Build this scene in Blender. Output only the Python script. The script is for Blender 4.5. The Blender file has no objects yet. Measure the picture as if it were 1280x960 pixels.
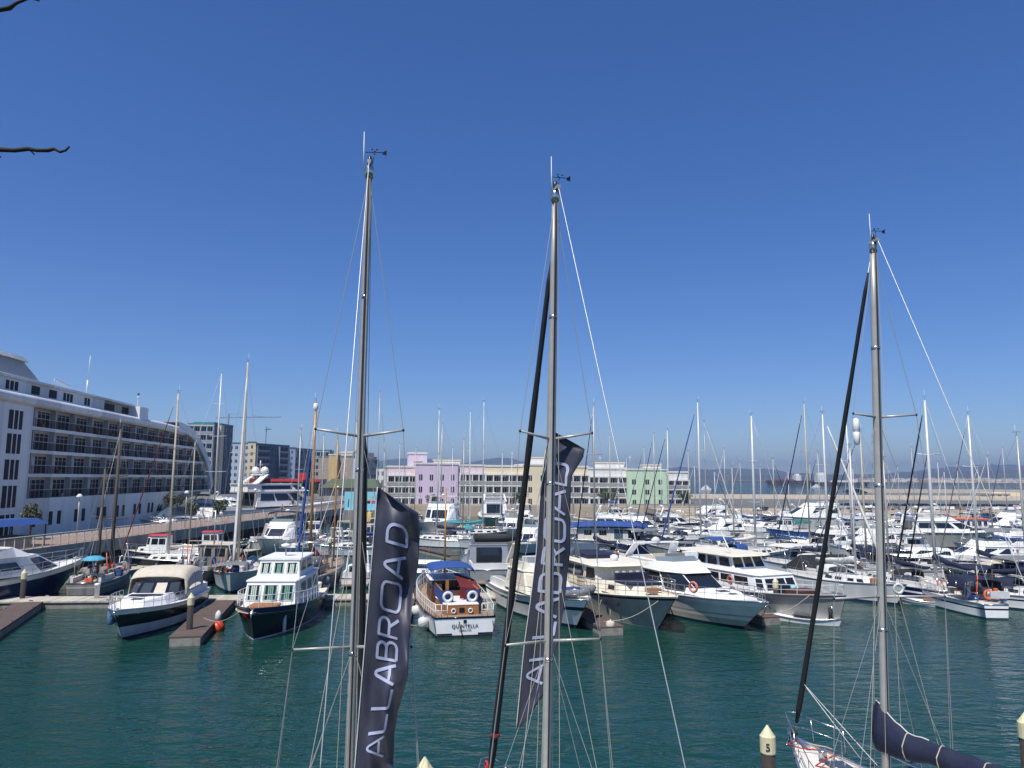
import bpy, bmesh, math, random
from mathutils import Vector, Matrix
R = math.radians
rng = random.Random(11)
sc = bpy.context.scene
# ------------------------------------------------------------------ camera
CAMZ = 9.0
PITCH = R(7.23)
FPX = 930.0
cam = bpy.data.cameras.new("camera")
cam.sensor_width = 36
cam.lens = 36 * FPX / 1280
cam.clip_start = 0.1
cam.clip_end = 30000
camo = bpy.data.objects.new("camera", cam)
camo.location = (0, 0, CAMZ)
ROLL = R(0.35)
CM = Matrix.Rotation(R(90) + PITCH, 3, 'X') @ Matrix.Rotation(ROLL, 3, 'Z')
camo.rotation_euler = CM.to_euler()
sc.collection.objects.link(camo)
sc.camera = camo
# ------------------------------------------------------------------ light
SUN_EL, SUN_AZ = 60.0, 209.0           # azimuth clockwise from +Y (the view direction)
w = bpy.data.worlds.new("World"); sc.world = w
w.use_nodes = True
nt = w.node_tree
bg = nt.nodes["Background"]
sky = nt.nodes.new("ShaderNodeTexSky")
sky.sky_type = 'NISHITA'
sky.sun_disc = False
sky.sun_elevation = R(SUN_EL)
sky.sun_rotation = R(SUN_AZ)
sky.altitude = 0
sky.air_density = 0.85
sky.dust_density = 0.0
sky.ozone_density = 8.0
hs = nt.nodes.new("ShaderNodeHueSaturation"); hs.inputs["Saturation"].default_value = 1.27; hs.inputs["Hue"].default_value = 0.514
gm = nt.nodes.new("ShaderNodeGamma"); gm.inputs[1].default_value = 0.82; nt.links.new(sky.outputs[0], gm.inputs[0]); nt.links.new(gm.outputs[0], hs.inputs["Color"]); nt.links.new(hs.outputs[0], bg.inputs[0])
bg.inputs[1].default_value = 0.138
sl = bpy.data.lights.new("sun", 'SUN')
sl.energy = 5.0
sl.angle = R(0.53)
sl.color = (1.0, 0.96, 0.9)
so = bpy.data.objects.new("sun", sl)
sd = Vector((math.sin(R(SUN_AZ)) * math.cos(R(SUN_EL)), math.cos(R(SUN_AZ)) * math.cos(R(SUN_EL)), math.sin(R(SUN_EL))))
so.rotation_euler = sd.to_track_quat('Z', 'Y').to_euler()
so.location = sd * 50
sc.collection.objects.link(so)
sc.view_settings.view_transform = 'Standard'
sc.view_settings.look = 'None'
sc.view_settings.exposure = 0.25
sc.view_settings.gamma = 1
sc.render.engine = 'CYCLES'
sc.cycles.max_bounces = 6
sc.cycles.volume_bounces = 0
# ------------------------------------------------------------------ pixel -> world
def ray(px, py):
    return CM @ Vector(((px - 640) / FPX, (480 - py) / FPX, -1))
def G(px, py, z=0.0):
    d = ray(px, py); k = (z - CAMZ) / d.z
    return Vector((0, 0, CAMZ)) + d * k
def at(px, py, Y):
    d = ray(px, py); k = Y / d.y
    return Vector((0, 0, CAMZ)) + d * k
# ------------------------------------------------------------------ materials
MATS = {}
def mat(name, col, rough=0.5, metal=0.0, noise=0.0, scale=3.0, bump=0.0, spec=None, streak=False, trans=0.0, col2=None):
    m = bpy.data.materials.new(name); m.use_nodes = True
    t = m.node_tree; b = t.nodes["Principled BSDF"]
    b.inputs["Base Color"].default_value = (*col, 1)
    b.inputs["Roughness"].default_value = rough
    b.inputs["Metallic"].default_value = metal
    if spec is not None: b.inputs["Specular IOR Level"].default_value = spec
    if noise or bump:
        tc = t.nodes.new("ShaderNodeTexCoord"); mp = t.nodes.new("ShaderNodeMapping")
        t.links.new(tc.outputs["Object"], mp.inputs[0])
        if streak: mp.inputs["Scale"].default_value = (1, 1, 0.12)
        n = t.nodes.new("ShaderNodeTexNoise"); n.inputs["Scale"].default_value = scale
        n.inputs["Detail"].default_value = 6
        t.links.new(mp.outputs[0], n.inputs[0])
        if noise:
            r = t.nodes.new("ShaderNodeValToRGB")
            r.color_ramp.elements[0].position = 0.3; r.color_ramp.elements[1].position = 0.7
            c2 = col2 if col2 else tuple(c * (1 - noise) for c in col)
            r.color_ramp.elements[0].color = (*c2, 1); r.color_ramp.elements[1].color = (*col, 1)
            t.links.new(n.outputs[0], r.inputs[0]); t.links.new(r.outputs[0], b.inputs["Base Color"])
        if bump:
            bp = t.nodes.new("ShaderNodeBump"); bp.inputs["Strength"].default_value = bump
            bp.inputs["Distance"].default_value = 0.05
            t.links.new(n.outputs[0], bp.inputs["Height"]); t.links.new(bp.outputs[0], b.inputs["Normal"])
    MATS[name] = m
    return m
mat('white_gel', (.74, .73, .70), .45, noise=.22, scale=1.2, streak=True)
mat('white_bright', (.82, .82, .80), .42, noise=.1, scale=2)
mat('cream', (.74, .69, .56), .5, noise=.15, scale=2)
mat('offwhite', (.68, .65, .58), .55, noise=.25, scale=4)
mat('hull_grey', (.43, .42, .385), .5, noise=.3, scale=1.5, streak=True)
mat('hull_silver', (.40, .41, .42), .28, .35, noise=.15, scale=1.5)
mat('hull_steel', (.36, .355, .34), .42, .15, noise=.2, scale=1.2, streak=True)
mat('hull_lightblue', (.58, .64, .66), .35, noise=.2, scale=1.5, streak=True)
mat('hull_greywood', (.26, .25, .23), .7, noise=.5, scale=3, streak=True)
mat('navy', (.012, .02, .075), .16)
mat('navy_black', (.01, .012, .022), .15)
mat('teal_hull', (.02, .09, .09), .3, noise=.2)
mat('blue_hull', (.03, .12, .35), .35, noise=.2)
mat('dark_green_hull', (.012, .04, .04), .25)
mat('antifoul', (.02, .022, .03), .7, noise=.4)
mat('antifoul_red', (.14, .03, .02), .7, noise=.4)
mat('antifoul_blue', (.02, .05, .13), .7, noise=.4)
mat('glass_dark', (.012, .015, .018), .06, spec=.8)
mat('glass_mid', (.05, .06, .065), .06, spec=.8)
mat('glass_blue', (.07, .10, .13), .1, spec=.8)
mat('screen', (.16, .20, .22), .1, spec=.8)
mat('canvas_navy', (.009, .015, .045), .85, noise=.35, scale=6, bump=.3)
mat('canvas_blue', (.02, .07, .26), .85, noise=.3, scale=5, bump=.3)
mat('canvas_beige', (.56, .50, .40), .85, noise=.15, scale=4, bump=.3)
mat('canvas_grey', (.18, .19, .20), .85, noise=.3, scale=5)
mat('canvas_black', (.012, .013, .016), .8, noise=.3, scale=5)
mat('canvas_teal', (.03, .28, .30), .8, noise=.2)
mat('canvas_green', (.02, .15, .13), .8, noise=.2)
mat('canvas_red', (.14, .012, .014), .85, noise=.3, scale=5, bump=.3)
mat('canvas_white', (.6, .6, .57), .85, noise=.2, scale=5, bump=.3)
mat('canoe_blue', (.02, .16, .55), .4)
mat('umbrella_blue', (.06, .30, .42), .7)
mat('teak', (.34, .145, .05), .55, noise=.35, scale=9)
mat('teak_dark', (.12, .045, .02), .45, noise=.4, scale=8)
mat('teak_deck', (.36, .26, .17), .7, noise=.3, scale=8)
mat('varnish_mast', (.42, .22, .07), .35, noise=.25, scale=5)
mat('spar_grey', (.40, .395, .37), .42, .25, noise=.15, scale=4)
mat('spar_white', (.60, .60, .57), .4, .1, noise=.12, scale=4)
mat('spar_buff', (.48, .43, .32), .5, noise=.2, scale=4)
mat('steel', (.58, .58, .58), .25, .9)
mat('wire', (.42, .42, .40), .4, .5)
mat('rope', (.42, .38, .30), .9)
mat('rope_dark', (.05, .05, .055), .9)
mat('rope_red', (.35, .03, .03), .9)
mat('rubber', (.02, .02, .022), .8)
mat('black_plastic', (.014, .014, .016), .35)
mat('fender_white', (.66, .66, .63), .5, noise=.2)
mat('fender_blue', (.10, .20, .32), .5, noise=.2)
mat('buoy_red', (.62, .06, .02), .45, noise=.2)
mat('curtain_green', (.13, .27, .20), .8)
mat('curtain_light', (.42, .50, .42), .8)
mat('white_paint', (.74, .74, .72), .45, noise=.08)
mat('ship_white', (.80, .80, .79), .4, noise=.16, scale=.9, streak=True)
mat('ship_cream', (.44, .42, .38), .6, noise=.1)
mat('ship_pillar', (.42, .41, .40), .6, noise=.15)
mat('brown_pile', (.035, .028, .024), .85, noise=.4, scale=6, bump=.4)
mat('pile_cap', (.66, .60, .38), .6, noise=.2)
mat('pontoon_brown', (.12, .085, .072), .85, noise=.3, scale=2.5)
mat('pontoon_beige', (.50, .46, .38), .85, noise=.25, scale=2)
mat('pontoon_side', (.30, .28, .24), .9, noise=.4, scale=3)
mat('concrete', (.34, .32, .29), .9, noise=.3, scale=.8)
mat('concrete_dark', (.16, .155, .145), .9, noise=.35, scale=.8)
mat('promenade_brick', (.30, .21, .17), .9, noise=.2, scale=1.5)
mat('rail_beige', (.48, .43, .37), .6)
mat('asphalt', (.14, .14, .13), .9, noise=.25, scale=.03)
mat('rock', (.36, .31, .24), .95, noise=.4, scale=1.2, bump=.8)
mat('sand', (.46, .38, .28), .95, noise=.2, scale=.2)
mat('wall_pink', (.62, .51, .63), .8, noise=.06, scale=1)
mat('wall_palepink', (.66, .54, .55), .8, noise=.06, scale=1)
mat('wall_cream', (.68, .60, .42), .8, noise=.06, scale=1)
mat('wall_green', (.52, .68, .47), .8, noise=.06, scale=1)
mat('wall_white', (.66, .65, .61), .8, noise=.08, scale=1)
mat('wall_yellow', (.50, .36, .16), .8, noise=.06)
mat('wall_peach', (.56, .42, .32), .8, noise=.06)
mat('wall_shade_blue', (.14, .20, .29), .8, noise=.1)  # bluish shade painted into walls and balcony slabs of the turned-away far flats
mat('wall_shade', (.09, .125, .18), .8, noise=.1)  # far facades turned from the sun: their shade is put into the colour
mat('wall_paleblue', (.40, .48, .60), .8, noise=.06)
mat('wall_taupe', (.30, .25, .21), .8, noise=.1)
mat('roof_teal', (.05, .20, .21), .7)
mat('roof_green', (.07, .10, .06), .8)
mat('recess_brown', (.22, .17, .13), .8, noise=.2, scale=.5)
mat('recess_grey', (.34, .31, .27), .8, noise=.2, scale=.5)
mat('win_dark', (.015, .018, .022), .25, spec=.3)
mat('ship_glass', (.012, .014, .018), .5, spec=.12)
mat('balustrade', (.30, .29, .27), .5)
mat('buoy_faded', (.50, .17, .12), .6)
mat('leaf', (.05, .085, .03), .6, noise=.4, scale=1.5)
mat('leaf_olive', (.085, .10, .055), .6, noise=.4, scale=1.5)
mat('bark', (.09, .07, .055), .9)
mat('twig', (.02, .016, .013), .9)
mat('flag_cloth', (.036, .038, .058), .48, noise=.18, scale=4, bump=.15)
mat('flag_ink', (.33, .36, .50), .7)
mat('letter_black', (.01, .01, .01), .5)
mat('sign_red', (.55, .03, .03), .5)
mat('mural_blue', (.22, .55, .68), .6)
mat('mural_orange', (.7, .32, .08), .6)
mat('mural_magenta', (.5, .08, .2), .6)
mat('ship_dark', (.05, .045, .06), .6)
mat('ship_rust', (.16, .08, .07), .7)
mat('crane_blue', (.18, .25, .32), .6)
mat('yellow', (.7, .48, .06), .6)
mat('red', (.5, .03, .025), .5)
mat('orange_red', (.68, .12, .04), .6)
mat('town_pale', (.58, .50, .45), .9)
mat('hill', (.055, .062, .055), .95, noise=.4, scale=.004)
mat('shore', (.19, .17, .14), .95, noise=.3, scale=.01)
def planks(name, per, width=.07, dark=.45):
    m = MATS[name]; t = m.node_tree; b = t.nodes["Principled BSDF"]
    src = b.inputs["Base Color"].links[0].from_socket
    tc = t.nodes.new("ShaderNodeTexCoord"); sx = t.nodes.new("ShaderNodeSeparateXYZ"); t.links.new(tc.outputs["Object"], sx.inputs[0])
    mu = t.nodes.new("ShaderNodeMath"); mu.operation = 'MULTIPLY'; mu.inputs[1].default_value = 1 / per; t.links.new(sx.outputs[0], mu.inputs[0])
    fr = t.nodes.new("ShaderNodeMath"); fr.operation = 'FRACT'; t.links.new(mu.outputs[0], fr.inputs[0])
    lt = t.nodes.new("ShaderNodeMath"); lt.operation = 'LESS_THAN'; lt.inputs[1].default_value = width; t.links.new(fr.outputs[0], lt.inputs[0])
    fl = t.nodes.new("ShaderNodeMath"); fl.operation = 'FLOOR'; t.links.new(mu.outputs[0], fl.inputs[0])
    wn = t.nodes.new("ShaderNodeTexWhiteNoise"); wn.noise_dimensions = '1D'; t.links.new(fl.outputs[0], wn.inputs["W"])
    mr = t.nodes.new("ShaderNodeMapRange"); mr.inputs[3].default_value = .78; mr.inputs[4].default_value = 1.1; t.links.new(wn.outputs[0], mr.inputs[0])
    s1 = t.nodes.new("ShaderNodeVectorMath"); s1.operation = 'SCALE'; t.links.new(src, s1.inputs[0]); t.links.new(mr.outputs[0], s1.inputs["Scale"])
    mx = t.nodes.new("ShaderNodeMix"); mx.data_type = 'RGBA'; mx.blend_type = 'MULTIPLY'
    t.links.new(lt.outputs[0], mx.inputs[0]); t.links.new(s1.outputs[0], mx.inputs[6]); mx.inputs[7].default_value = (dark, dark, dark, 1)
    t.links.new(mx.outputs[2], b.inputs["Base Color"])
planks('pontoon_brown', .145); planks('pontoon_beige', .29, .05); planks('ship_white', 6.0, .006, .7); planks('teak_deck', .3, .1, .4)
# ------------------------------------------------------------------ mesh builder
class MB:
    def __init__(s, m='white_gel'):
        s.v = []; s.f = []; s.mi = []; s.sm = []; s.mats = [m]; s.cur = 0
    def m(s, name):
        if name not in s.mats: s.mats.append(name)
        s.cur = s.mats.index(name); return s
    def face(s, idx, smooth=False):
        s.f.append(idx); s.mi.append(s.cur); s.sm.append(smooth)
    def pts(s, ps):
        b = len(s.v); s.v += [tuple(p) for p in ps]; return b
    def quad(s, a, b, c, d, smooth=False):
        k = s.pts([a, b, c, d]); s.face((k, k + 1, k + 2, k + 3), smooth); return s
    def box(s, x0, x1, y0, y1, z0, z1):
        k = s.pts([(x0, y0, z0), (x1, y0, z0), (x1, y1, z0), (x0, y1, z0), (x0, y0, z1), (x1, y0, z1), (x1, y1, z1), (x0, y1, z1)])
        for q in ((0, 3, 2, 1), (4, 5, 6, 7), (0, 1, 5, 4), (1, 2, 6, 5), (2, 3, 7, 6), (3, 0, 4, 7)):
            s.face(tuple(k + i for i in q))
        return s
    def tube(s, ps, r, n=6, r1=None, cap=True, smooth=True):
        ps = [Vector(p) for p in ps]
        N = len(ps); rings = []
        up = None
        for i, p in enumerate(ps):
            t = (ps[min(i + 1, N - 1)] - ps[max(i - 1, 0)])
            if t.length < 1e-9: t = Vector((0, 0, 1))
            t.normalize()
            if up is None:
                up = Vector((0, 0, 1)) if abs(t.z) < .9 else Vector((1, 0, 0))
            a = t.cross(up)
            if a.length < 1e-4: a = t.cross(Vector((0, 1, 0)))
            a.normalize(); b = a.cross(t)
            rr = r if r1 is None else r + (r1 - r) * i / max(1, N - 1)
            if isinstance(r, (list, tuple)): rr = r[i]
            rings.append(s.pts([p + a * rr * math.cos(2 * math.pi * j / n) + b * rr * math.sin(2 * math.pi * j / n) for j in range(n)]))
        for i in range(N - 1):
            for j in range(n):
                k = (j + 1) % n
                s.face((rings[i] + j, rings[i] + k, rings[i + 1] + k, rings[i + 1] + j), smooth)
        if cap:
            s.face(tuple(rings[0] + j for j in reversed(range(n)))); s.face(tuple(rings[-1] + j for j in range(n)))
        return s
    def bar(s, a, b, wdt, h):       # rectangular bar between two points
        a = Vector(a); b = Vector(b); t = (b - a).normalized()
        up = Vector((0, 0, 1)) if abs(t.z) < .95 else Vector((0, 1, 0))
        x = t.cross(up).normalized() * wdt / 2; y = x.cross(t).normalized() * h / 2
        k = s.pts([a - x - y, a + x - y, a + x + y, a - x + y, b - x - y, b + x - y, b + x + y, b - x + y])
        for q in ((0, 1, 2, 3), (7, 6, 5, 4), (0, 4, 5, 1), (1, 5, 6, 2), (2, 6, 7, 3), (3, 7, 4, 0)):
            s.face(tuple(k + i for i in q))
        return s
    def prism(s, lo, z0, hi, z1, top=True, bot=False, smooth=False):
        n = len(lo)
        k = s.pts([(p[0], p[1], z0) for p in lo] + [(p[0], p[1], z1) for p in hi])
        for i in range(n):
            j = (i + 1) % n
            s.face((k + i, k + j, k + n + j, k + n + i), smooth)
        if top: s.face(tuple(k + n + i for i in range(n)))
        if bot: s.face(tuple(k + i for i in reversed(range(n))))
        return s
    def lathe(s, prof, c=(0, 0, 0), n=12, axis='z', smooth=True):
        c = Vector(c); rings = []
        for (r, h) in prof:
            ring = []
            for j in range(n):
                a = 2 * math.pi * j / n
                x, y, z = r * math.cos(a), r * math.sin(a), h
                if axis == 'x': x, y, z = z, x, y
                elif axis == 'y': x, y, z = y, z, x
                ring.append(c + Vector((x, y, z)))
            rings.append(s.pts(ring))
        for i in range(len(prof) - 1):
            for j in range(n):
                k = (j + 1) % n
                s.face((rings[i] + j, rings[i] + k, rings[i + 1] + k, rings[i + 1] + j), smooth)
        s.face(tuple(rings[0] + j for j in reversed(range(n)))); s.face(tuple(rings[-1] + j for j in range(n)))
        return s
    def torus(s, c, Rr, r, n=14, m=6, axis='x'):
        c = Vector(c); base = len(s.v)
        for i in range(n):
            a = 2 * math.pi * i / n
            for j in range(m):
                b = 2 * math.pi * j / m
                q = (Rr + r * math.cos(b)); u, v, w_ = q * math.cos(a), q * math.sin(a), r * math.sin(b)
                p = {'x': (w_, u, v), 'y': (u, w_, v), 'z': (u, v, w_)}[axis]
                s.v.append(tuple(c + Vector(p)))
        for i in range(n):
            for j in range(m):
                i2 = (i + 1) % n; j2 = (j + 1) % m
                s.face((base + i * m + j, base + i2 * m + j, base + i2 * m + j2, base + i * m + j2), True)
        return s
    def build(s, name, parent=None, loc=None, rot=None):
        me = bpy.data.meshes.new(name)
        me.from_pydata(s.v, [], s.f)
        for mname in s.mats: me.materials.append(MATS[mname])
        me.polygons.foreach_set('material_index', s.mi)
        me.polygons.foreach_set('use_smooth', s.sm)
        me.update()
        o = bpy.data.objects.new(name, me); sc.collection.objects.link(o)
        if parent: o.parent = parent
        if loc is not None: o.location = loc
        if rot is not None: o.rotation_euler = rot
        return o
def tag(o, label=None, cat=None, group=None, kind=None):
    if label: o['label'] = label
    if cat: o['category'] = cat
    if group: o['group'] = group
    if kind: o['kind'] = kind
    return o
def thing(name, label, cat, loc=(0, 0, 0), rz=0, group=None):
    o = bpy.data.objects.new(name, None); sc.collection.objects.link(o)
    o.location = loc; o.rotation_euler = (0, 0, rz); o.empty_display_size = .3
    return tag(o, label, cat, group)
def struct(name, mb, parent=None):
    return tag(mb.build(name, parent), kind='structure')
def textmesh(body, size, m, parent, name, mtx, ext=0.004, spacing=1.0):
    cu = bpy.data.curves.new('t', 'FONT'); cu.body = body; cu.size = size; cu.extrude = ext
    cu.align_x = 'CENTER'; cu.space_character = spacing; cu.offset = 0.0
    to = bpy.data.objects.new('t', cu); sc.collection.objects.link(to)
    dg = bpy.context.evaluated_depsgraph_get(); dg.update()
    me = bpy.data.meshes.new_from_object(to.evaluated_get(dg))
    bpy.data.objects.remove(to)
    me.materials.clear(); me.materials.append(MATS[m])
    o = bpy.data.objects.new(name, me); sc.collection.objects.link(o)
    o.parent = parent; o.matrix_local = mtx
    return o
# ================================================================== SETTING
def water_material():
    m = bpy.data.materials.new('sea_water'); m.use_nodes = True
    t = m.node_tree; b = t.nodes["Principled BSDF"]
    b.inputs["Base Color"].default_value = (.006, .040, .029, 1)
    b.inputs["Roughness"].default_value = .06
    b.inputs["IOR"].default_value = 1.33; b.inputs["Specular IOR Level"].default_value = .42
    tc = t.nodes.new("ShaderNodeTexCoord")
    def nz(scale, sx, sy, det, rot=0.2):
        mp = t.nodes.new("ShaderNodeMapping"); mp.inputs["Scale"].default_value = (sx, sy, 1)
        mp.inputs["Rotation"].default_value = (0, 0, rot)
        t.links.new(tc.outputs["Object"], mp.inputs[0])
        n = t.nodes.new("ShaderNodeTexNoise"); n.inputs["Scale"].default_value = scale
        n.inputs["Detail"].default_value = det; n.inputs["Roughness"].default_value = .55
        n.inputs["Distortion"].default_value = .4
        t.links.new(mp.outputs[0], n.inputs[0]); return n
    n1 = nz(.85, .6, 1.3, 3); n2 = nz(3.2, .7, 1.3, 3, -.3); n3 = nz(.07, .6, 1.4, 4)
    a = t.nodes.new("ShaderNodeMath"); a.operation = 'MULTIPLY_ADD'; a.inputs[1].default_value = .28
    t.links.new(n2.outputs[0], a.inputs[0]); t.links.new(n1.outputs[0], a.inputs[2])
    bp = t.nodes.new("ShaderNodeBump"); bp.inputs["Distance"].default_value = .24
    st = t.nodes.new("ShaderNodeMapRange"); st.inputs[1].default_value = .3; st.inputs[2].default_value = .7
    st.inputs[3].default_value = .22; st.inputs[4].default_value = 1.1
    t.links.new(n3.outputs[0], st.inputs[0]); t.links.new(st.outputs[0], bp.inputs["Strength"])
    sy = t.nodes.new("ShaderNodeSeparateXYZ"); t.links.new(tc.outputs["Object"], sy.inputs[0])
    dm = t.nodes.new("ShaderNodeMapRange"); dm.inputs[1].default_value = 320; dm.inputs[2].default_value = 520
    dm.inputs[3].default_value = .24; dm.inputs[4].default_value = 1.3      # open bay is choppier than the sheltered basin
    t.links.new(sy.outputs[1], dm.inputs[0]); t.links.new(dm.outputs[0], bp.inputs["Distance"])
    t.links.new(a.outputs[0], bp.inputs["Height"]); t.links.new(bp.outputs[0], b.inputs["Normal"])
    MATS['water'] = m
water_material()
mb = MB('water'); S = 12000
mb.quad((-S, -300, 0), (S, -300, 0), (S, S, 0), (-S, S, 0))
struct('water', mb)
mb = MB('shore'); mb.box(-S, S, -300, S, -8, -6)
struct('seabed', mb)
# ---- far shore land and hills
def ridge(name, Y, depth, prof, m, seed, zb=0.0, amp=6):
    rr = random.Random(seed); mb = MB(m); N = 160
    xs = [prof[0][0] + (prof[-1][0] - prof[0][0]) * i / N for i in range(N + 1)]
    def hy(x):
        for a, b in zip(prof, prof[1:]):
            if a[0] <= x <= b[0]:
                return a[1] + (b[1] - a[1]) * (x - a[0]) / (b[0] - a[0])
        return prof[-1][1]
    rows = [(0, 0.0), (.25, .45), (.5, .85), (.7, 1.0), (1, .3)]
    idx = []
    for (dy, k) in rows:
        ring = []
        for x in xs:
            p = at(x, hy(x), Y); h = max(0, p.z)
            z = zb + (h - zb) * k + (rr.uniform(-1, 1) * amp * (0 if k == 0 else 1)) * min(1, h / 60)
            ring.append((p.x * (1 + dy * depth / Y), Y + dy * depth, max(z, -.5)))
        idx.append(mb.pts(ring))
    for i in range(len(rows) - 1):
        for j in range(N):
            mb.face((idx[i] + j, idx[i] + j + 1, idx[i + 1] + j + 1, idx[i + 1] + j), True)
    return struct(name, mb)
ridge('hills', 7200, 1500, [(-100, 592), (300, 588), (470, 573), (510, 569), (545, 571), (572, 578), (600, 572), (622, 568), (645, 571), (680, 580), (740, 584), (860, 582), (890, 585), (930, 584), (960, 584), (990, 590), (1060, 592), (1120, 590), (1170, 583), (1210, 579), (1250, 578), (1400, 577)], 'hill', 4, amp=9)
ridge('hills', 4600, 900, [(-100, 598), (300, 596), (600, 594), (860, 595), (900, 592), (980, 593), (1050, 594), (1130, 591), (1180, 588), (1240, 586), (1400, 584)], 'hill', 8, amp=5)
mb = MB('shore')
for (p0, p1, Y, d, h) in ((700, 1060, 3000, 800, 6), (1060, 1420, 1900, 1300, 5)):
    a = at(p0, 598, Y); b = at(p1, 598, Y)
    mb.box(a.x, b.x, Y, Y + d, -1, h)
struct('far_shore', mb)
# distant town: pale houses on the far shore, one mass
mb = MB('town_pale'); rr = random.Random(5)
for i in range(260):
    px = rr.choice([rr.uniform(1150, 1290), rr.uniform(1200, 1290), rr.uniform(1150, 1290), rr.uniform(1060, 1290)])
    Y = rr.uniform(1950, 3000); x = at(px, 598, Y).x
    wd = rr.uniform(8, 34); h = rr.uniform(2.5, 7); zb = 3 + (Y - 1900) * .012
    mb.m(rr.choice(['town_pale', 'town_pale', 'wall_white', 'wall_peach', 'wall_taupe']))
    mb.box(x, x + wd, Y, Y + 10, zb - 8, zb + h)
tag(mb.build('distant_town'), 'pale low houses of the town scattered along the far shore', 'town', kind='stuff')
# breakwater in front of the town
def rocky(name, x0, x1, y0, y1, z, seed, step=2.5):
    rr = random.Random(seed); mb = MB('rock'); nx = max(4, int((x1 - x0) / step)); ny = 6
    idx = []
    for j in range(ny + 1):
        k = j / ny; prof = min(1, k * 3, (1 - k) * 3)
        idx.append(mb.pts([(x0 + (x1 - x0) * i / nx + rr.uniform(-.5, .5), y0 + (y1 - y0) * k + rr.uniform(-.4, .4), -.6 + (z + .6) * prof + rr.uniform(-.35, .35) * (prof > 0)) for i in range(nx + 1)]))
    for j in range(ny):
        for i in range(nx): mb.face((idx[j] + i, idx[j] + i + 1, idx[j + 1] + i + 1, idx[j + 1] + i))
    return struct(name, mb)
rocky('breakwater', at(1058, 610, 600).x, 640, 560, 610, 2.6, 3, 8)
# ---- airfield strip on the right
mb = MB('sand'); mb.box(32, 900, 158, 345, -1, 2.4); struct('ground', mb)
mb = MB('asphalt'); mb.box(32, 900, 176, 262, 2.404, 2.408); struct('runway', mb)
mb = MB('concrete')
for (a, b) in ((268, 275), (290, 294), (318, 322)): mb.box(32, 900, a, b, 2.404, 2.41)
struct('runway_marking', mb)
rocky('rock_embankment', 32, 420, 148, 166, 2.7, 9, 1.6)
# ---- back quay below the pastel flats
mb = MB('concrete'); mb.box(-45, 60, 180, 330, -1, 1.9); struct('ground', mb)
mb = MB('wall_taupe'); mb.m('sand').box(-30, 44, 179.2, 179.95, -.5, 2.5); tag(mb.build('quay_wall'), 'long sandy quay wall below the pastel flats', 'wall')
# ---- left land behind the hotel ship and the far flats
mb = MB('concrete_dark'); mb.box(-260, -22, 232, 900, -1, 2.2); struct('ground', mb)
# ---- promenade (quay) on piles along the left
PA, PB = Vector((-43, 52, 0)), Vector((-34, 175, 0))
def prom(t, off=0.0, z=0.0):     # off>0 : to the left (landwards)
    d = (PB - PA); n = Vector((-d.y, d.x, 0)).normalized()
    p = PA + d * t + n * off; p.z = z; return p
mb = MB('concrete')
def slab(mb, t0, t1, o0, o1, z0, z1):
    q = [prom(t0, o0), prom(t1, o0), prom(t1, o1), prom(t0, o1)]
    mb.prism([(p.x, p.y) for p in q], z0, [(p.x, p.y) for p in q], z1, bot=True)
slab(mb, -.3, 1.4, 0, 9, 1.35, 2.6)
q = MB('promenade_brick'); slab(q, -.3, 1.4, .35, 7, 2.604, 2.608)
struct('promenade', mb); struct('pavement', q)
mb = MB('concrete_dark'); slab(mb, -.3, 1.4, 3.2, 6.2, -2, 1.34); struct('quay_core', mb)
for i in range(26):
    t = -.1 + i * .055; p = prom(t, .8)
    mb = MB('concrete_dark').tube([(0, 0, -3), (0, 0, 1.34)], .32, 8)
    tag(mb.build('quay_pile', loc=(p.x, p.y, 0)), 'dark round pile holding up the edge of the promenade', 'pile', 'piles under the promenade')
# railing: posts + rails in panels
mb = MB('rail_beige'); L_ = (PB - PA).length
n = int(L_ * 1.7 / 1.15)
rt = thing('promenade_railing', 'long beige metal railing along the edge of the brick promenade', 'railing', (PA.x, PA.y, 2.6))
def rel(p): return (p.x - PA.x, p.y - PA.y, p.z - 2.6)
posts = MB('rail_beige'); bars = MB('rail_beige')
for i in range(n):
    t = -.3 + 1.7 * i / n; p = prom(t, .12, 2.6)
    posts.box(rel(p)[0] - .035, rel(p)[0] + .035, rel(p)[1] - .035, rel(p)[1] + .035, 0, 1.1)
    for j in range(1, 8):
        p2 = prom(t + 1.7 / n * j / 8, .12, 2.6); r_ = rel(p2)
        bars.tube([(r_[0], r_[1], .12), (r_[0], r_[1], 1.0)], .011, 4, cap=False)
for z, r_ in ((1.12, .045), (.12, .02), (1.0, .02)):
    bars.m('rail_beige').tube([rel(prom(-.3, .12, 2.6 + z)), rel(prom(1.4, .12, 2.6 + z))], r_, 6)
tag(posts.build('post', rt), kind='stuff'); bars.build('rail', rt)
for t in [.18 + i * .17 for i in range(7)]:
    p = prom(t, 1.2)
    o = thing('street_lamp', 'slim white lamp post on the promenade, %s counted from the hotel ship window bay' % ['first', 'second', 'third', 'fourth', 'fifth', 'sixth', 'seventh'][round((t - .18) / .17)], 'street lamp', (p.x, p.y, 2.6), group='lamp posts along the promenade')
    MB('spar_grey').tube([(0, 0, 0), (0, 0, 4.2)], .06, 6, .04).build('pole', o)
    MB('white_paint').lathe([(.05, 4.2), (.28, 4.28), (.3, 4.4), (.1, 4.62)], n=10).build('lamp_head', o)
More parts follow.
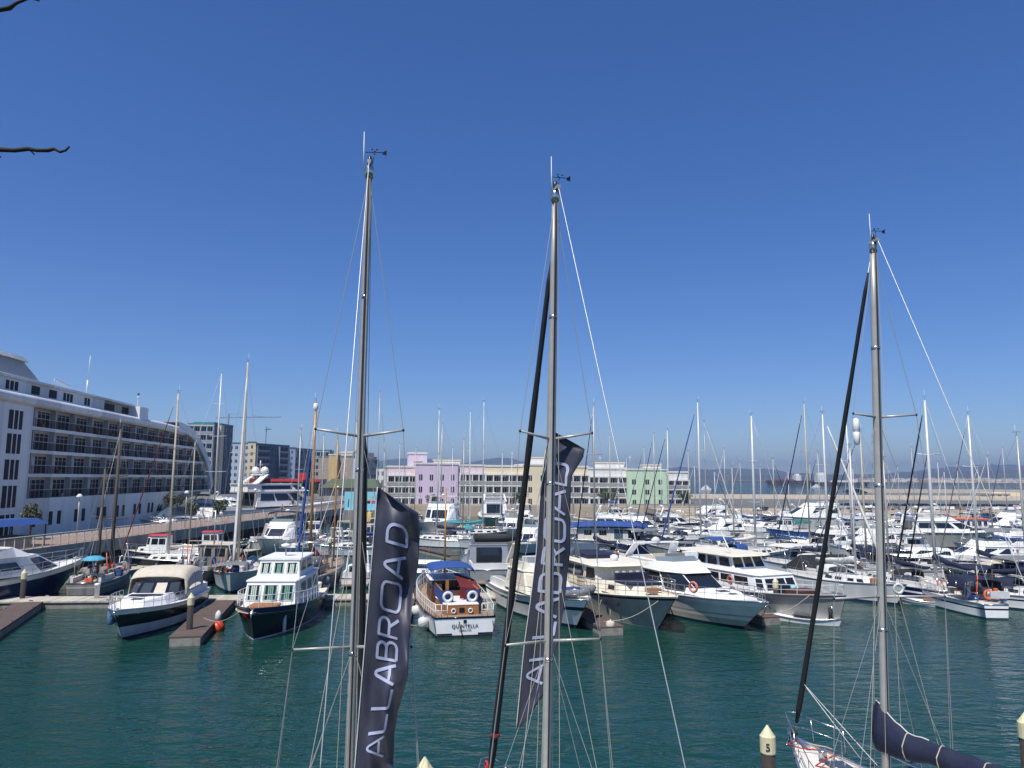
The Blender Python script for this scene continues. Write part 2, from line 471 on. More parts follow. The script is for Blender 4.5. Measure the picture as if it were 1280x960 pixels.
# ---- haze
hz = MB('concrete').box(-9500, 9500, -260, 11500, -9.0, 275)
ho = hz.build('haze'); tag(ho, kind='stuff')
hm = bpy.data.materials.new('haze'); hm.use_nodes = True
ht = hm.node_tree; ht.nodes.remove(ht.nodes["Principled BSDF"])
pv = ht.nodes.new("ShaderNodeVolumePrincipled")
pv.inputs["Color"].default_value = (.42, .56, .80, 1); pv.inputs["Density"].default_value = 1.6e-4
pv.inputs["Anisotropy"].default_value = .2
ht.links.new(pv.outputs[0], ht.nodes["Material Output"].inputs["Volume"])
ho.data.materials.clear(); ho.data.materials.append(hm)
# ================================================================== BOAT KIT
class Boat:
    def __init__(s, name, label, cat, pos, hd, L, B, fs=.9, fb=1.5, hull='white_gel', stripe=None, boot='navy', af='antifoul',
                 deck='offwhite', tr=.82, p=2.3, rake=.1, flare=.35, tm=.4, sag=.12, bulw=.06, group=None, rub='steel', tk=0.0, n=18, lower=None, bands=None):
        s.root = thing(name, label, cat, (pos[0], pos[1], 0), R(hd), group)
        s.L, s.B, s.fs, s.fb, s.tr, s.p, s.rake, s.flare, s.tm, s.sag, s.tk = L, B, fs, fb, tr, p, rake, flare, tm, sag, tk
        lv = [(-.45, af), (0.0, af), (.04, boot), (.12, lower or hull)]
        if stripe: lv += [(.62, stripe), (.74, hull)]
        lv += [(.9, hull), (1.0, hull)]
        if bands: lv = [(-.45, af), (0.0, boot)] + bands + [(1.0, bands[-1][1])]
        mb = MB(hull)
        fine = []
        for (a, m1), (b, m2) in zip(lv, lv[1:]):
            k = max(1, round((b - a) / .25)) if a >= .12 or b > .12 else 1
            for j in range(k): fine.append((a + (b - a) * j / k, m1))
        fine.append((1.0, hull))
        for side in (1, -1):
            rows = []
            for (z, m_) in fine:
                rows.append(mb.pts([s.pt(i / n, z, side) for i in range(n + 1)]))
            for k in range(len(fine) - 1):
                mb.m(fine[k][1])
                for i in range(n):
                    q = (rows[k] + i, rows[k] + i + 1, rows[k + 1] + i + 1, rows[k + 1] + i)
                    mb.face(q if side == -1 else q[::-1], True)
            if side == 1: r1 = rows
            else: r2 = rows
        for k in range(len(fine) - 1):
            mb.m(fine[k][1]); mb.face((r1[k], r1[k + 1], r2[k + 1], r2[k]))
        mb.build('hull', s.root)
        d = MB(deck); rr = []
        for i in range(n + 1):
            t = i / n; x, y, z = s.pt(t, 1.0, 1); z -= bulw
            rr.append(d.pts([(x, y * .985, z), (x, 0, z + .05 * B / 4), (x, -y * .985, z)]))
        for i in range(n):
            for j in (0, 1): d.face((rr[i] + j, rr[i] + j + 1, rr[i + 1] + j + 1, rr[i + 1] + j))
        d.build('deck', s.root)
        if rub:
            g = MB(rub)
            for side in (1, -1):
                g.tube([s.pt(i / n, 1.0, side) for i in range(n + 1)], .028 + B * .004, 5)
            a = s.pt(0, 1.0, 1); b = s.pt(0, 1.0, -1); g.tube([a, b], .028 + B * .004, 5)
            g.build('gunwale', s.root)
    def T(s, x): return min(1, max(0, (x + s.L / 2) / s.L))
    def w(s, t):
        if t < s.tm: f = s.tr + (1 - s.tr) * math.sin(math.pi / 2 * t / s.tm)
        else: f = 1 - ((t - s.tm) / (1 - s.tm)) ** s.p
        return s.B / 2 * max(f, .012)
    def zt(s, t): return s.fs + (s.fb - s.fs) * t ** 1.7 - s.sag * math.sin(math.pi * t)
    def pt(s, t, z, side):
        u = max(0, (t - s.tm) / (1 - s.tm)); w = s.w(t)
        wl = w * (.9 - s.flare * u ** 1.1)
        half = wl + (w - wl) * max(z, 0) ** 1.25
        if z < 0: half = wl * (1 + z * 1.1)
        x = -s.L / 2 + s.L * t - s.rake * s.L * u ** 2 * (1 - max(z, 0)) + (s.tk * (1 - z) if t == 0 else 0)
        return (x, side * half, (z * s.zt(t)) if z >= 0 else z)
    def half(s, x): return s.w(s.T(x))
    def dz(s, x): return s.zt(s.T(x))
    def add(s, name, mb, parent=None): return mb.build(name, parent or s.root)
    # plan outline: half points (x,y) from aft to fore ; returns full polygon CCW from aft port
    def house(s, name, lo, z0, hi, z1, m='white_gel', wins=(), roof=None, over=.0, rooft=.06, glass='glass_dark', parent=None, solo=False):
        def full(h):
            a = [(x, -y) for x, y in h]            # starboard side aft->fore
            b = [(x, y) for x, y in reversed(h)]   # port fore->aft
            if abs(h[-1][1]) < 1e-6: b = b[1:]
            return a + b
        P, Q = full(lo), full(hi); n = len(lo)
        mb = MB(m).prism(P, z0, Q, z1)
        o = s.add(name, mb, parent)
        N = len(P)
        def quad(i):
            j = (i + 1) % N
            return [Vector((*P[i], z0)), Vector((*P[j], z0)), Vector((*Q[j], z1)), Vector((*Q[i], z1))]
        for wv in wins:
            seg, u0, u1, v0, v1 = wv[:5]; gm = wv[5] if len(wv) > 5 else glass
            segs = []
            if seg == 'aft': segs = [(N - 1, u0, u1)]
            elif seg == 'front':
                segs = [(n - 1, u0, u1)]
            else:
                k = seg
                mirror = N - 2 - k if abs(lo[-1][1]) > 1e-6 else N - 1 - k - 1
                segs = [(k, u0, u1), (mirror, 1 - u1, 1 - u0)]
            for (i, a, b) in segs:
                A, B_, C, D = quad(i)
                def bl(u, v): return (A * (1 - u) + B_ * u) * (1 - v) + (D * (1 - u) + C * u) * v
                nn = (B_ - A).cross(D - A).normalized() * .012
                mw = MB(gm)
                mw.quad(bl(a, v0) + nn, bl(b, v0) + nn, bl(b, v1) + nn, bl(a, v1) + nn)
                s.add('window', mw, o)
        if roof:
            oy = over
            def grow(pl):
                cx = sum(p[0] for p in pl) / len(pl)
                return [(cx + (x - cx) * (1 + oy * .5), y * (1 + oy)) for x, y in pl]
            gp = grow(Q); gq = [(x * .995 + 0, y * .96) for x, y in gp]
            mr = MB(roof).prism(gp, z1 + .002, gp, z1 + rooft * .6, bot=True)
            mr.prism(gp, z1 + rooft * .6, gq, z1 + rooft)
            s.add('roof', mr, o)
        return o
    def rail(s, x0, x1, h=.6, n=9, r=.014, inset=.06, bow=True, m='steel', name='guard_rail', mids=1, bulge=0):
        mb = MB(m)
        for side in (1, -1):
            top = []
            for i in range(n + 1):
                x = x0 + (x1 - x0) * i / n; t = s.T(x)
                y = max(s.w(t) - inset, .05) * side; z = s.zt(t)
                mb.tube([(x, y, z), (x + .02, y, z + h)], r, 5, cap=False); top.append((x + .02, y, z + h))
            mb.tube(top, r * 1.2, 5)
            for k in range(mids):
                f = (k + 1) / (mids + 1)
                mb.tube([(p[0], p[1], p[2] - h * (1 - f)) for p in top], r * .7, 4)
            e = top[-1]; s._e = e
            if side == 1: e1 = e
            else: e2 = e
        if bow: mb.tube([e1, ((e1[0] + .25), 0, e1[2] + .02), e2], r * 1.2, 5)
        return s.add(name, mb)
    def stern_rail(s, h=.7, m='steel', r=.016):
        x = -s.L / 2 + .1; mb = MB(m); y = s.w(0) - .08; z = s.zt(0)
        mb.tube([(x + 1.0, y, z), (x + 1, y, z + h), (x, y, z + h), (x, -y, z + h), (x + 1, -y, z + h), (x + 1, -y, z)], r, 5)
        for yy in (y, y * .33, -y * .33, -y): mb.tube([(x, yy, z), (x, yy, z + h)], r, 5)
        mb.tube([(x + 1, y, z + h / 2), (x, y, z + h / 2), (x, -y, z + h / 2), (x + 1, -y, z + h / 2)], r * .7, 4)
        return s.add('stern_rail', mb)
    def canopy(s, x0, x1, hw, z0, z1, m='canvas_navy', crown=.18, sides=.3, frame=True, name='canopy', n=6, droop=.1):
        """arched fabric over a metal frame"""
        mb = MB(m); rows = []
        for i in range(n + 1):
            x = x0 + (x1 - x0) * i / n
            e = abs(2 * i / n - 1); zz = z1 - droop * e ** 3
            ring = []
            for j in range(9):
                a = -1 + 2 * j / 8
                yy = hw * math.sin(a * math.pi / 2) if abs(a) < .999 else hw * (1 if a > 0 else -1)
                ring.append((x, yy, zz - crown * (abs(a) ** 2.5) - (sides if abs(a) > .99 else 0)))
            rows.append(mb.pts(ring))
        rows2 = [mb.pts([(mb.v[r + j][0], mb.v[r + j][1] * .985, mb.v[r + j][2] - .03) for j in range(9)]) for r in rows]
        for i in range(n):
            for j in range(8):
                mb.face((rows[i] + j, rows[i + 1] + j, rows[i + 1] + j + 1, rows[i] + j + 1), True)
                mb.face((rows2[i] + j, rows2[i] + j + 1, rows2[i + 1] + j + 1, rows2[i + 1] + j), True)
        for j in range(8):
            mb.face((rows[0] + j, rows[0] + j + 1, rows2[0] + j + 1, rows2[0] + j)); mb.face((rows[n] + j + 1, rows[n] + j, rows2[n] + j, rows2[n] + j + 1))
        o = s.add(name, mb)
        if frame:
            f = MB('steel')
            for x in (x0 + .05, (x0 + x1) / 2, x1 - .05):
                for sg in (1, -1):
                    f.tube([(x, sg * hw * .97, z1 - crown - .05), (x * .8 + (x0 + x1) / 2 * .2, sg * hw * 1.0, z0)], .016, 5)
            s.add('frame', f, o)
        return o
    def mast(s, x, h, r=.085, m='spar_grey', z0=None, spreaders=((.52, .95),), lean=0.0, taper=.6, furl=None, furl_x=None, wires=True, boomL=None, boom_m=None,
             cover='canvas_navy', boom_z=1.0, back=True, vane=True, radar=False, wr=.011, furl_r=.055, furl_top=.93, frac=.985, white_cap=False, boom_dir=-1, furl_y=0):
        z0 = s.dz(x) if z0 is None else z0
        tx = x - lean
        mb = MB(m).tube([(x, 0, z0 - .3), (x + (tx - x) * .5, 0, z0 + (h - z0) * .5), (tx, 0, h)], [r, r * .95, r * taper], 8)
        mo = s.add('mast', mb)
        if white_cap: MB('white_paint').lathe([(.02, h), (.2, h - .15), (.22, h - .5), (.05, h - .9)], c=(tx, 0, 0), n=8).build('pulley_block', mo)
        tips = []
        for (f, hw) in spreaders:
            z = z0 + (h - z0) * f; xx = x + (tx - x) * f
            sp = MB(m).tube([(xx - .12, hw, z + .08), (xx, 0, z), (xx - .12, -hw, z + .08)], max(r * .28, .018), 5)
            s.add('spreader', sp, mo); tips.append((xx - .12, hw, z + .08))
        if wires:
            wb = MB('wire'); cy = min(s.half(x) * .93, 1.9); dz = s.dz(x)
            zt = z0 + (h - z0) * frac
            for sg in (1, -1):
                path = [(tx, 0, zt)] + [(a, b * sg, c) for a, b, c in reversed(tips)] + [(x - .15, cy * sg, dz)]
                wb.tube(path, wr, 4, cap=False)
                if tips:
                    a, b, c = tips[0]
                    wb.tube([(x, 0, c - .1), (x + .3, cy * sg, dz)], wr, 4, cap=False)
                    wb.tube([(x, 0, c - .1), (x - .5, cy * sg, dz)], wr, 4, cap=False)
            fx = furl_x if furl_x is not None else s.L / 2 - .25
            if furl is None: wb.tube([(tx + .05, 0, zt), (fx, 0, s.dz(fx))], wr, 4, cap=False)
            if back: wb.tube([(tx, 0, h - .05), (-s.L / 2 + .2, 0, s.fs)], wr, 4, cap=False)
            s.add('rigging', wb)
            if furl:
                a = Vector((tx + .1, 0, zt)); b = Vector((fx, furl_y, s.dz(fx) + .25))
                fb = MB(furl); N = 10; k0 = 1 - furl_top
                pts_ = [a.lerp(b, k0 + (1 - k0) * i / N) for i in range(N + 1)]
                rs = [furl_r * .35] + [furl_r * (.6 + .5 * i / N) for i in range(1, N)] + [furl_r * .5]
                fb.tube(pts_, rs, 6); fb.m('wire').tube([a, b], wr, 4)
                s.add('furled_sail', fb)
        if boomL:
            bz = z0 + boom_z; bx = x + boom_dir * boomL
            bb = MB(boom_m or m).tube([(x, 0, bz), (bx, 0, bz + .05)], r * .75, 7)
            bo = s.add('boom', bb)
            if cover:
                cb = MB(cover); N = 8; pts_ = []; rs = []
                for i in range(N + 1):
                    t = i / N
                    pts_.append((x + boom_dir * (.0 + boomL * .98 * t), .02 * math.sin(i * 2.1), bz + .16 + .34 * (1 - t) ** 2 + .03 * math.sin(i * 1.7)))
                    rs.append((.24 - .13 * t) * (1 + .08 * math.sin(i * 2.7)))
                cb.tube(pts_, rs, 8)
                s.add('sail_cover', cb)
        if vane:
            vb = MB('black_plastic').tube([(tx, 0, h), (tx, 0, h + .35)], .012, 4)
            vb.tube([(tx - .3, 0, h + .3), (tx + .25, 0, h + .3)], .012, 4)
            vb.m('white_paint').tube([(tx - .1, .05, h - .1), (tx - .1, .05, h + .8)], .01, 4)
            vb.build('wind_vane', mo)
        if radar:
            zr = z0 + (h - z0) * .42
            MB('white_paint').lathe([(.1, zr - .12), (.26, zr - .1), (.28, zr), (.22, zr + .1), (.05, zr + .14)], c=(x + .36, 0, 0), n=10).bar((x, 0, zr - .1), (x + .3, 0, zr - .13), .08, .04).build('radar_dome', mo)
        return mo
def coach(b, x0, x1, hw, h, m='white_gel', nwin=3, glass='glass_dark', taper=.55):
    z = b.dz((x0 + x1) / 2) - .12
    lo = [(x0, hw), ((x0 + x1) / 2, hw * .97), (x1 - .3, hw * taper), (x1, hw * taper * .4)]
    hi = [(x0 + .05, hw * .86), ((x0 + x1) / 2, hw * .82), (x1 - .7, hw * taper * .8), (x1 - .45, hw * taper * .3)]
    wins = []
    for k in range(nwin):
        wins.append((0 if k < (nwin + 1) // 2 else 1, .12 + .44 * (k % ((nwin + 1) // 2)), .42 + .44 * (k % ((nwin + 1) // 2)), .35, .75))
    return b.house('coachroof', lo, z, hi, z + h + .12, m, wins, glass=glass)
def clutter(b, r_, x0, x1, seed):
    """small deck gear: hatches, winches, coiled ropes, boxes"""
    q = random.Random(seed)
    for k in range(3):
        mb = MB('glass_mid')
        x = x0 + (x1 - x0) * (k + .5) / 3; z = b.dz(x) + r_
        mb.m(q.choice(['glass_mid', 'steel', 'rope', 'canvas_blue', 'fender_white', 'teak']))
        w_ = q.uniform(.12, .3); y = q.uniform(-.5, .5) * b.half(x)
        mb.box(x - w_, x + w_, y - w_, y + w_, z - .1, z + q.uniform(.05, .3)); b.add('deck_locker', mb)
CNT = [0]
def sail(label, px, ytop, py, L, hd, hull='white_gel', stripe='navy', cover='canvas_navy', furl='canvas_white', hood='canvas_navy', bim=None, mx=.09, mastm='spar_grey',
         group=None, boot='navy', fs=1.0, fb=1.35, B=None, mizzen=None, coachm='white_gel', deck='offwhite', spread=None, r=.09, name='sailing_boat', cat='sailboat', radar=False, arch=False, lean=0.0, anchor='mast', furl_r=.055, furl_top=.93, **kw):
    CNT[0] += 1; sd_ = CNT[0]; q = random.Random(sd_ * 7)
    Y_ = G(px, py).y; tp = at(px, ytop, Y_); base = Vector((tp.x, Y_, 0)); B = B or L * .31
    hdv = Vector((math.cos(R(hd)), math.sin(R(hd)), 0)); mxl = L * mx
    pos = base - hdv * mxl
    H = tp.z
    b = Boat(name, label, cat, pos, hd, L, B, fs, fb, hull, stripe, boot, 'antifoul_blue' if q.random() < .4 else 'antifoul', deck, tr=.72, p=2.0, rake=.09, flare=.18, group=group, tm=.42, n=14, **kw)
    coach(b, -L * .12, L * .27, B * .3, .42, coachm, 4)
    sp = spread or (((.5, B * .3),) if H < 13 else ((.36, B * .34), (.66, B * .26)))
    b.mast(mxl, H, r, mastm, spreaders=sp, furl=furl, boomL=L * .36 if cover or cover is None else None, cover=cover, boom_z=1.15, radar=radar, lean=lean, furl_r=furl_r, furl_top=furl_top)
    if mizzen: b.mast(mizzen[0] * L, mizzen[1], r * .75, mastm, spreaders=((.55, B * .22),), boomL=L * .2, cover=cover, boom_z=1.0, furl=None, wires=True, back=False, vane=False)
    if hood: b.canopy(-L * .17, -L * .06, B * .3, b.fs + .2, b.fs + 1.05, hood, sides=.35, name='sprayhood', frame=False)
    if bim: b.canopy(-L * .44, -L * .2, B * .36, b.fs + .2, b.fs + 1.75, bim, sides=.08, name='bimini')
    b.rail(-L * .42, L * .46, .6, 8, .012)
    # cockpit coaming, wheel, stern gear
    c = MB('white_gel'); x0, x1 = -L * .45, -L * .14; hw = B * .3; z = b.fs - .1
    for sg in (1, -1): c.box(x0, x1, sg * hw - .09, sg * hw + .09, z, z + .42)
    c.m('teak_deck').box(x0 + .1, x1, -hw + .09, hw - .09, z + .03, z + .05)
    b.add('cockpit', c)
    wl = MB('steel').torus((-L * .36, 0, b.fs + .65), .38, .02, 12, 4, 'x').tube([(-L * .36, 0, b.fs), (-L * .36, 0, b.fs + .7)], .06, 6); b.add('steering_wheel', wl)
    if q.random() < .5:
        g = MB(q.choice(['fender_white', 'buoy_faded', 'fender_white'])).torus((-L * .45, B * .25, b.fs + .55), .2, .06, 12, 5, 'x'); b.add('life_ring', g)
    if arch or q.random() < .35:
        a = MB('steel')
        for sg in (1, -1): a.tube([(-L * .47, sg * B * .28, b.fs), (-L * .49, sg * B * .26, b.fs + 1.9)], .025, 5)
        a.tube([(-L * .49, B * .26, b.fs + 1.9), (-L * .49, -B * .26, b.fs + 1.9)], .025, 5)
        a.m('glass_blue').box(-L * .53, -L * .44, -B * .22, B * .22, b.fs + 1.92, b.fs + 1.95)
        b.add('solar_arch', a)
    clutter(b, .05, -L * .4, L * .4, sd_)
    return b
def rail_simple(b, x0, x1, **k): b.rail(x0, x1, **k)
def motor(label, px, py, L, hd, style='fly', hull='white_gel', stripe=None, glass='glass_dark', top='white_gel', canopy=None, B=None, fs=1.1, fb=1.75, group=None, name='motor_boat', cat='motorboat',
          lower=None, radar=True, arch=True, trim=None, boot='navy', deck='offwhite', anchor='mid', H=1.0, pos=None, **kw):
    CNT[0] += 1; sd_ = CNT[0]; q = random.Random(sd_ * 13)
    B = B or L * .31; p0 = G(px, py) if pos is None else Vector((pos[0], pos[1], 0)); hv = Vector((math.cos(R(hd)), math.sin(R(hd)), 0))
    if anchor == 'bow': p0 = p0 - hv * (L * .42)
    if anchor == 'stern': p0 = p0 + hv * (L * .5)
    b = Boat(name, label, cat, p0, hd, L, B, fs, fb, hull, stripe, boot, 'antifoul', deck, tr=.9, p=2.5, rake=.13, flare=.38, group=group, lower=lower, n=14, **kw)
    z = (fs + fb) / 2 - .15; h = 1.15 * H
    if style in ('fly', 'sport'):
        fh = h if style == 'fly' else .75 * H
        lo = [(-L * .22, B * .40), (L * .08, B * .38), (L * .24, B * .2)]
        hi = [(-L * .2, B * .36), (L * .0, B * .33), (L * .07, B * .2)]
        c = b.house('cabin', lo, z, hi, z + fh, top, [(0, .08, .48, .38, .86), (0, .52, .94, .38, .86), (1, .1, .92, .35, .86), ('front', .05, .95, .3, .85)], glass=glass, roof=top if style == 'fly' else None, over=.06)
        lo2 = [(L * .06, B * .28), (L * .24, B * .24), (L * .38, B * .1)]; hi2 = [(L * .06, B * .24), (L * .2, B * .2), (L * .3, B * .06)]
        b.house('foredeck_trunk', lo2, b.dz(L * .2) - .1, hi2, b.dz(L * .2) + .28, top)
        if style == 'fly':
            zf = z + fh + .06
            lo = [(-L * .2, B * .34), (L * .0, B * .32), (L * .07, B * .18)]; hi = [(-L * .21, B * .35), (-L * .0, B * .30), (L * .03, B * .18)]
            m_ = MB(top)
            # hollow coaming
            def full(h_): return [(x, -y) for x, y in h_] + [(x, y) for x, y in reversed(h_)]
            m_.prism(full(lo), zf, full(hi), zf + .5, top=False)
            ins = [(x * .96, y * .9) for x, y in full(hi)]; inb = [(x * .96, y * .9) for x, y in full(lo)]
            m_.prism(ins, zf + .5, inb, zf + .02, top=False)
            k = m_.pts([(x, y, zf + .5) for x, y in full(hi)] + [(x, y, zf + .5) for x, y in ins]); nn = len(ins)
            for i in range(nn): m_.face((k + i, k + (i + 1) % nn, k + nn + (i + 1) % nn, k + nn + i))
            fo = b.add('flybridge', m_)
            sc_ = MB('screen'); sc_.quad((L * .0, -B * .26, zf + .5), (L * .0, B * .26, zf + .5), (-L * .03, B * .25, zf + .85), (-L * .03, -B * .25, zf + .85)); b.add('windscreen', sc_, fo)
            st = MB('canvas_white').box(-L * .14, -L * .08, -B * .2, B * .2, zf, zf + .75).box(-L * .05, -L * .02, -B * .1, B * .1, zf, zf + .6); b.add('seat', st, fo)
            zt = zf + .5; xa = -L * .19
        else:
            zf = z + fh; zt = b.fs + .5; xa = -L * .26
        if arch:
            a = MB(top); za = zt + (1.1 if style == 'fly' else 1.5)
            for sg in (1, -1): a.bar((xa - L * .02, sg * B * .36, zt - .3), (xa + L * .03, sg * B * .3, za), .35, .09)
            a.bar((xa + L * .03, B * .3, za), (xa + L * .03, -B * .3, za), .35, .09); ao = b.add('radar_arch', a)
            if radar:
                MB('white_paint').lathe([(.1, za + .04), (.3, za + .08), (.32, za + .2), (.2, za + .3), (.02, za + .32)], c=(xa + L * .03, 0, 0), n=10).build('radar_dome', ao)
            MB('white_paint').tube([(xa, B * .2, za), (xa - .3, B * .2, za + 1.8)], .014, 4).build('antenna', ao)
        if canopy: b.canopy(xa - L * .16 if style != 'fly' else -L * .2, L * .0, B * .36, zt, zt + (1.25 if style == 'fly' else 1.35), canopy, sides=.15)
        cp = MB('canvas_grey').box(-L * .46, -L * .24, -B * .32, B * .32, b.fs - .2, b.fs - .02); cp.m('white_gel').box(-L * .47, -L * .44, -B * .38, B * .38, b.fs - .1, b.fs + .45)
        for sg in (1, -1): cp.box(-L * .46, -L * .22, sg * B * .38 - .08, sg * B * .38 + .08, b.fs - .1, b.fs + .45)
        b.add('cockpit', cp)
        dr = MB(glass); dr.quad((-L * .222, -B * .25, z + .1), (-L * .222, B * .25, z + .1), (-L * .212, B * .25, z + fh * .9), (-L * .212, -B * .25, z + fh * .9)); b.add('saloon_door', dr)
        pf = MB('teak_deck').box(-L * .56, -L * .5, -B * .4, B * .4, .25, .36); b.add('swim_platform', pf)
    elif style == 'work':
        c = b.house('wheelhouse', [(-L * .05, B * .3), (L * .15, B * .3), (L * .2, B * .2)], z, [(-L * .05, B * .28), (L * .13, B * .28), (L * .17, B * .19)], z + 1.75, top, [(0, .1, .48, .5, .85), (0, .54, .92, .5, .85), ('front', .05, .47, .5, .88), ('front', .53, .95, .5, .88), (1, .1, .9, .5, .88)], roof=trim or top, over=.12, rooft=.1)
        b.house('foredeck_trunk', [(L * .1, B * .3), (L * .3, B * .18)], b.dz(L * .2) - .1, [(L * .1, B * .26), (L * .28, B * .15)], b.dz(L * .2) + .5, top, [(0, .2, .4, .4, .8), (0, .6, .8, .4, .8)])
        m_ = MB('spar_white').tube([(0, 0, z + 1.8), (0, 0, z + 3.6)], .04, 6).tube([(0, -.5, z + 2.9), (0, .5, z + 2.9)], .02, 5); b.add('mast', m_)
        cp = MB('white_gel')
        for sg in (1, -1): cp.box(-L * .47, -L * .05, sg * B * .4 - .05, sg * B * .4 + .05, b.fs - .1, b.fs + .35)
        cp.m('orange_red').box(-L * .3, -L * .22, -.3, .3, b.fs - .1, b.fs + .35); b.add('cockpit', cp)
        if canopy: b.canopy(-L * .42, -L * .06, B * .38, b.fs, z + 1.6, canopy)
    b.rail(-L * .0, L * .46, .6, 8, .014)
    clutter(b, .06, -L * .35, L * .42, sd_)
    return b
def fender(pos, label, m='fender_white', h=.62, r=.13, group='fenders hanging along the hulls', name='fender'):
    mb = MB(m).lathe([(.02, -h / 2), (r * .7, -h / 2 + .04), (r, -h / 2 + .12), (r, h / 2 - .12), (r * .7, h / 2 - .04), (.03, h / 2), (.02, h / 2 + .08)], n=10)
    mb.m('rope').tube([(0, 0, h / 2), (0, 0, h / 2 + .6)], .012, 4)
    return tag(mb.build(name, loc=pos), label, 'fender', group)

def tip(px, py, z, L, hd):
    """mid point of a boat whose bow tip (height z) is seen at a pixel"""
    p = G(px, py, z); return (p.x - math.cos(R(hd)) * L / 2, p.y - math.sin(R(hd)) * L / 2)
# ================================================================== PONTOONS
def pontoon(label, a, b, w_, top='pontoon_beige', group='floating pontoons', z=.5, name='pontoon'):
    a = Vector((*a, 0)); b = Vector((*b, 0)); d = b - a; Ln = d.length
    r_ = thing(name, label, 'pontoon', a, math.atan2(d.y, d.x), group)
    MB('pontoon_side').box(0, Ln, -w_ / 2 + .08, w_ / 2 - .08, -.25, z - .1).build('float', r_)
    m = MB(top); n = max(1, int(Ln / 6))
    for i in range(n): m.box(Ln * i / n + .02, Ln * (i + 1) / n - .02, -w_ / 2, w_ / 2, z - .1, z)
    m.build('deck_boards', r_)
    if a.y < 70:
        me0 = None
        for i in range(int(Ln / 5)):
            for sg in (1, -1):
                if me0 is None: me0 = MB('steel').box(-.12, .12, -.03, .03, 0, .09).build('cleat', r_); c = me0
                else: c = me0.copy(); sc.collection.objects.link(c)
                c.location = (2.5 + i * 5, sg * (w_ / 2 - .1), z)
    return r_
pontoon('long beige pontoon across the left foreground, from the navy yacht to the flags', (-35.2, 52.9), (-.2, 56.2), 2.3)
pontoon('long beige pontoon behind the sterns of the big motor yachts on the right', (0, 57.6), (44, 75), 2.3)
pontoon('brown finger pontoon at the bottom left edge, beside a small white boat', (-32.6, 51.8), (-26.5, 35.5), 1.7, 'pontoon_brown', 'brown finger pontoons')
pontoon('brown finger pontoon between the beige-canopy cruiser and the black trawler', (-20.0, 53.1), (-17.4, 41.2), 1.7, 'pontoon_brown', 'brown finger pontoons')
pontoon('brown finger pontoon left of the wooden motor boat with the name on its stern', (-7.4, 54.3), (-6.6, 46), 1.2, 'pontoon_brown', 'brown finger pontoons')
pontoon('brown finger pontoon ending at a pale round fender, right of the second flag', (2.9, 57.2), (5.9, 44.6), 1.5, 'pontoon_brown', 'brown finger pontoons')
pontoon('brown finger pontoon in front of the grey steel boat, ending by a pile', (11.8, 61), (16.3, 48), 1.5, 'pontoon_brown', 'brown finger pontoons')
pontoon('beige pontoon in the second row, behind the blue-roofed houseboat', (-30, 108), (24, 108), 2.2)
pontoon('beige pontoon in the second row on the right, by the small blue fishing boat', (26, 103.5), (90, 112), 2.2)
pontoon('beige pontoon at the back of the marina below the airfield', (-12, 140), (110, 140), 2.2)
pontoon('grey beige pontoon below the promenade, behind the old grey yawl', (-37, 64), (-30.5, 90), 2.0)
pontoon('small pontoon reaching out between the sloops left of the houseboat', (-11.5, 94), (-6.2, 84.5), 1.3, 'pontoon_brown', 'brown finger pontoons')
def pile(px, pyb, label, top=2.35, r=.17, num=None, pos=None, group='mooring piles with yellow caps'):
    p = G(px, pyb) if pos is None else Vector(pos)
    o = thing('mooring_pile', label, 'pile', (p.x, p.y, 0), group=group)
    MB('brown_pile').tube([(0, 0, -2.5), (0, 0, top - .45)], r, 12).build('post', o)
    MB('pile_cap').lathe([(r * 1.04, top - .55), (r * 1.12, top - .52), (r * 1.12, top - .12), (r * 1.0, top - .1), (.02, top + .14)], n=14, smooth=False).build('cap', o)
    if num:
        az = math.atan2(-p.y, -p.x) + math.pi / 2
        textmesh(num, .26, 'letter_black', o, 'number', Matrix.Rotation(az, 4, 'Z') @ Matrix.Translation((0, -r * 1.12 - .012, top - .43)) @ Matrix.Rotation(R(90), 4, 'X'), .006)
    return o
pile(27, 757, 'dark pile with yellow cap in front of the navy yacht at the far left')
pile(236, 798, 'dark pile with yellow cap at the tip of the finger beside the beige-canopy cruiser')
pile(388, 746, 'dark pile with yellow cap behind the black trawler, before the wooden-masted ketch', 2.6)
pile(971, 772, 'dark pile with yellow cap between the white flybridge yacht and the grey steel boat', 2.45)
pile(0, 0, 'dark pile with a yellow cap numbered 5, by the bow of the nearest sailboat', 2.6, .175, '5', (6.62, 20.1, 0))
pile(0, 0, 'dark pile at the bottom edge between the two flags, only its yellow cap showing', at(530, 946, 17.3).z - .14, .18, None, (at(531, 950, 17.3).x, 17.3, 0))
pile(0, 0, 'dark pile cut by the right edge of the photo near the water', at(1278, 890, 21.3).z - .14, .18, None, (at(1284, 930, 21.3).x, 21.3, 0))
pile(412, 703, 'thin dark pile among the small boats near the blue mural', 2.6)
pile(1000, 712, 'brown pile standing behind the grey steel boat, near the black tent', 2.7)
def bollard(x, y, label):
    o = MB('white_paint').lathe([(.16, .5), (.16, 1.35), (.2, 1.38), (.2, 1.5), (.02, 1.54)], n=10).build('service_bollard', loc=(x, y, 0)); tag(o, label, 'bollard', 'white service posts on the pontoon')
bollard(-13.8, 55.0, 'white service post on the pontoon right of the wooden-masted ketch')
bollard(-29, 53.6, 'white service post on the pontoon in front of the old grey yawl')
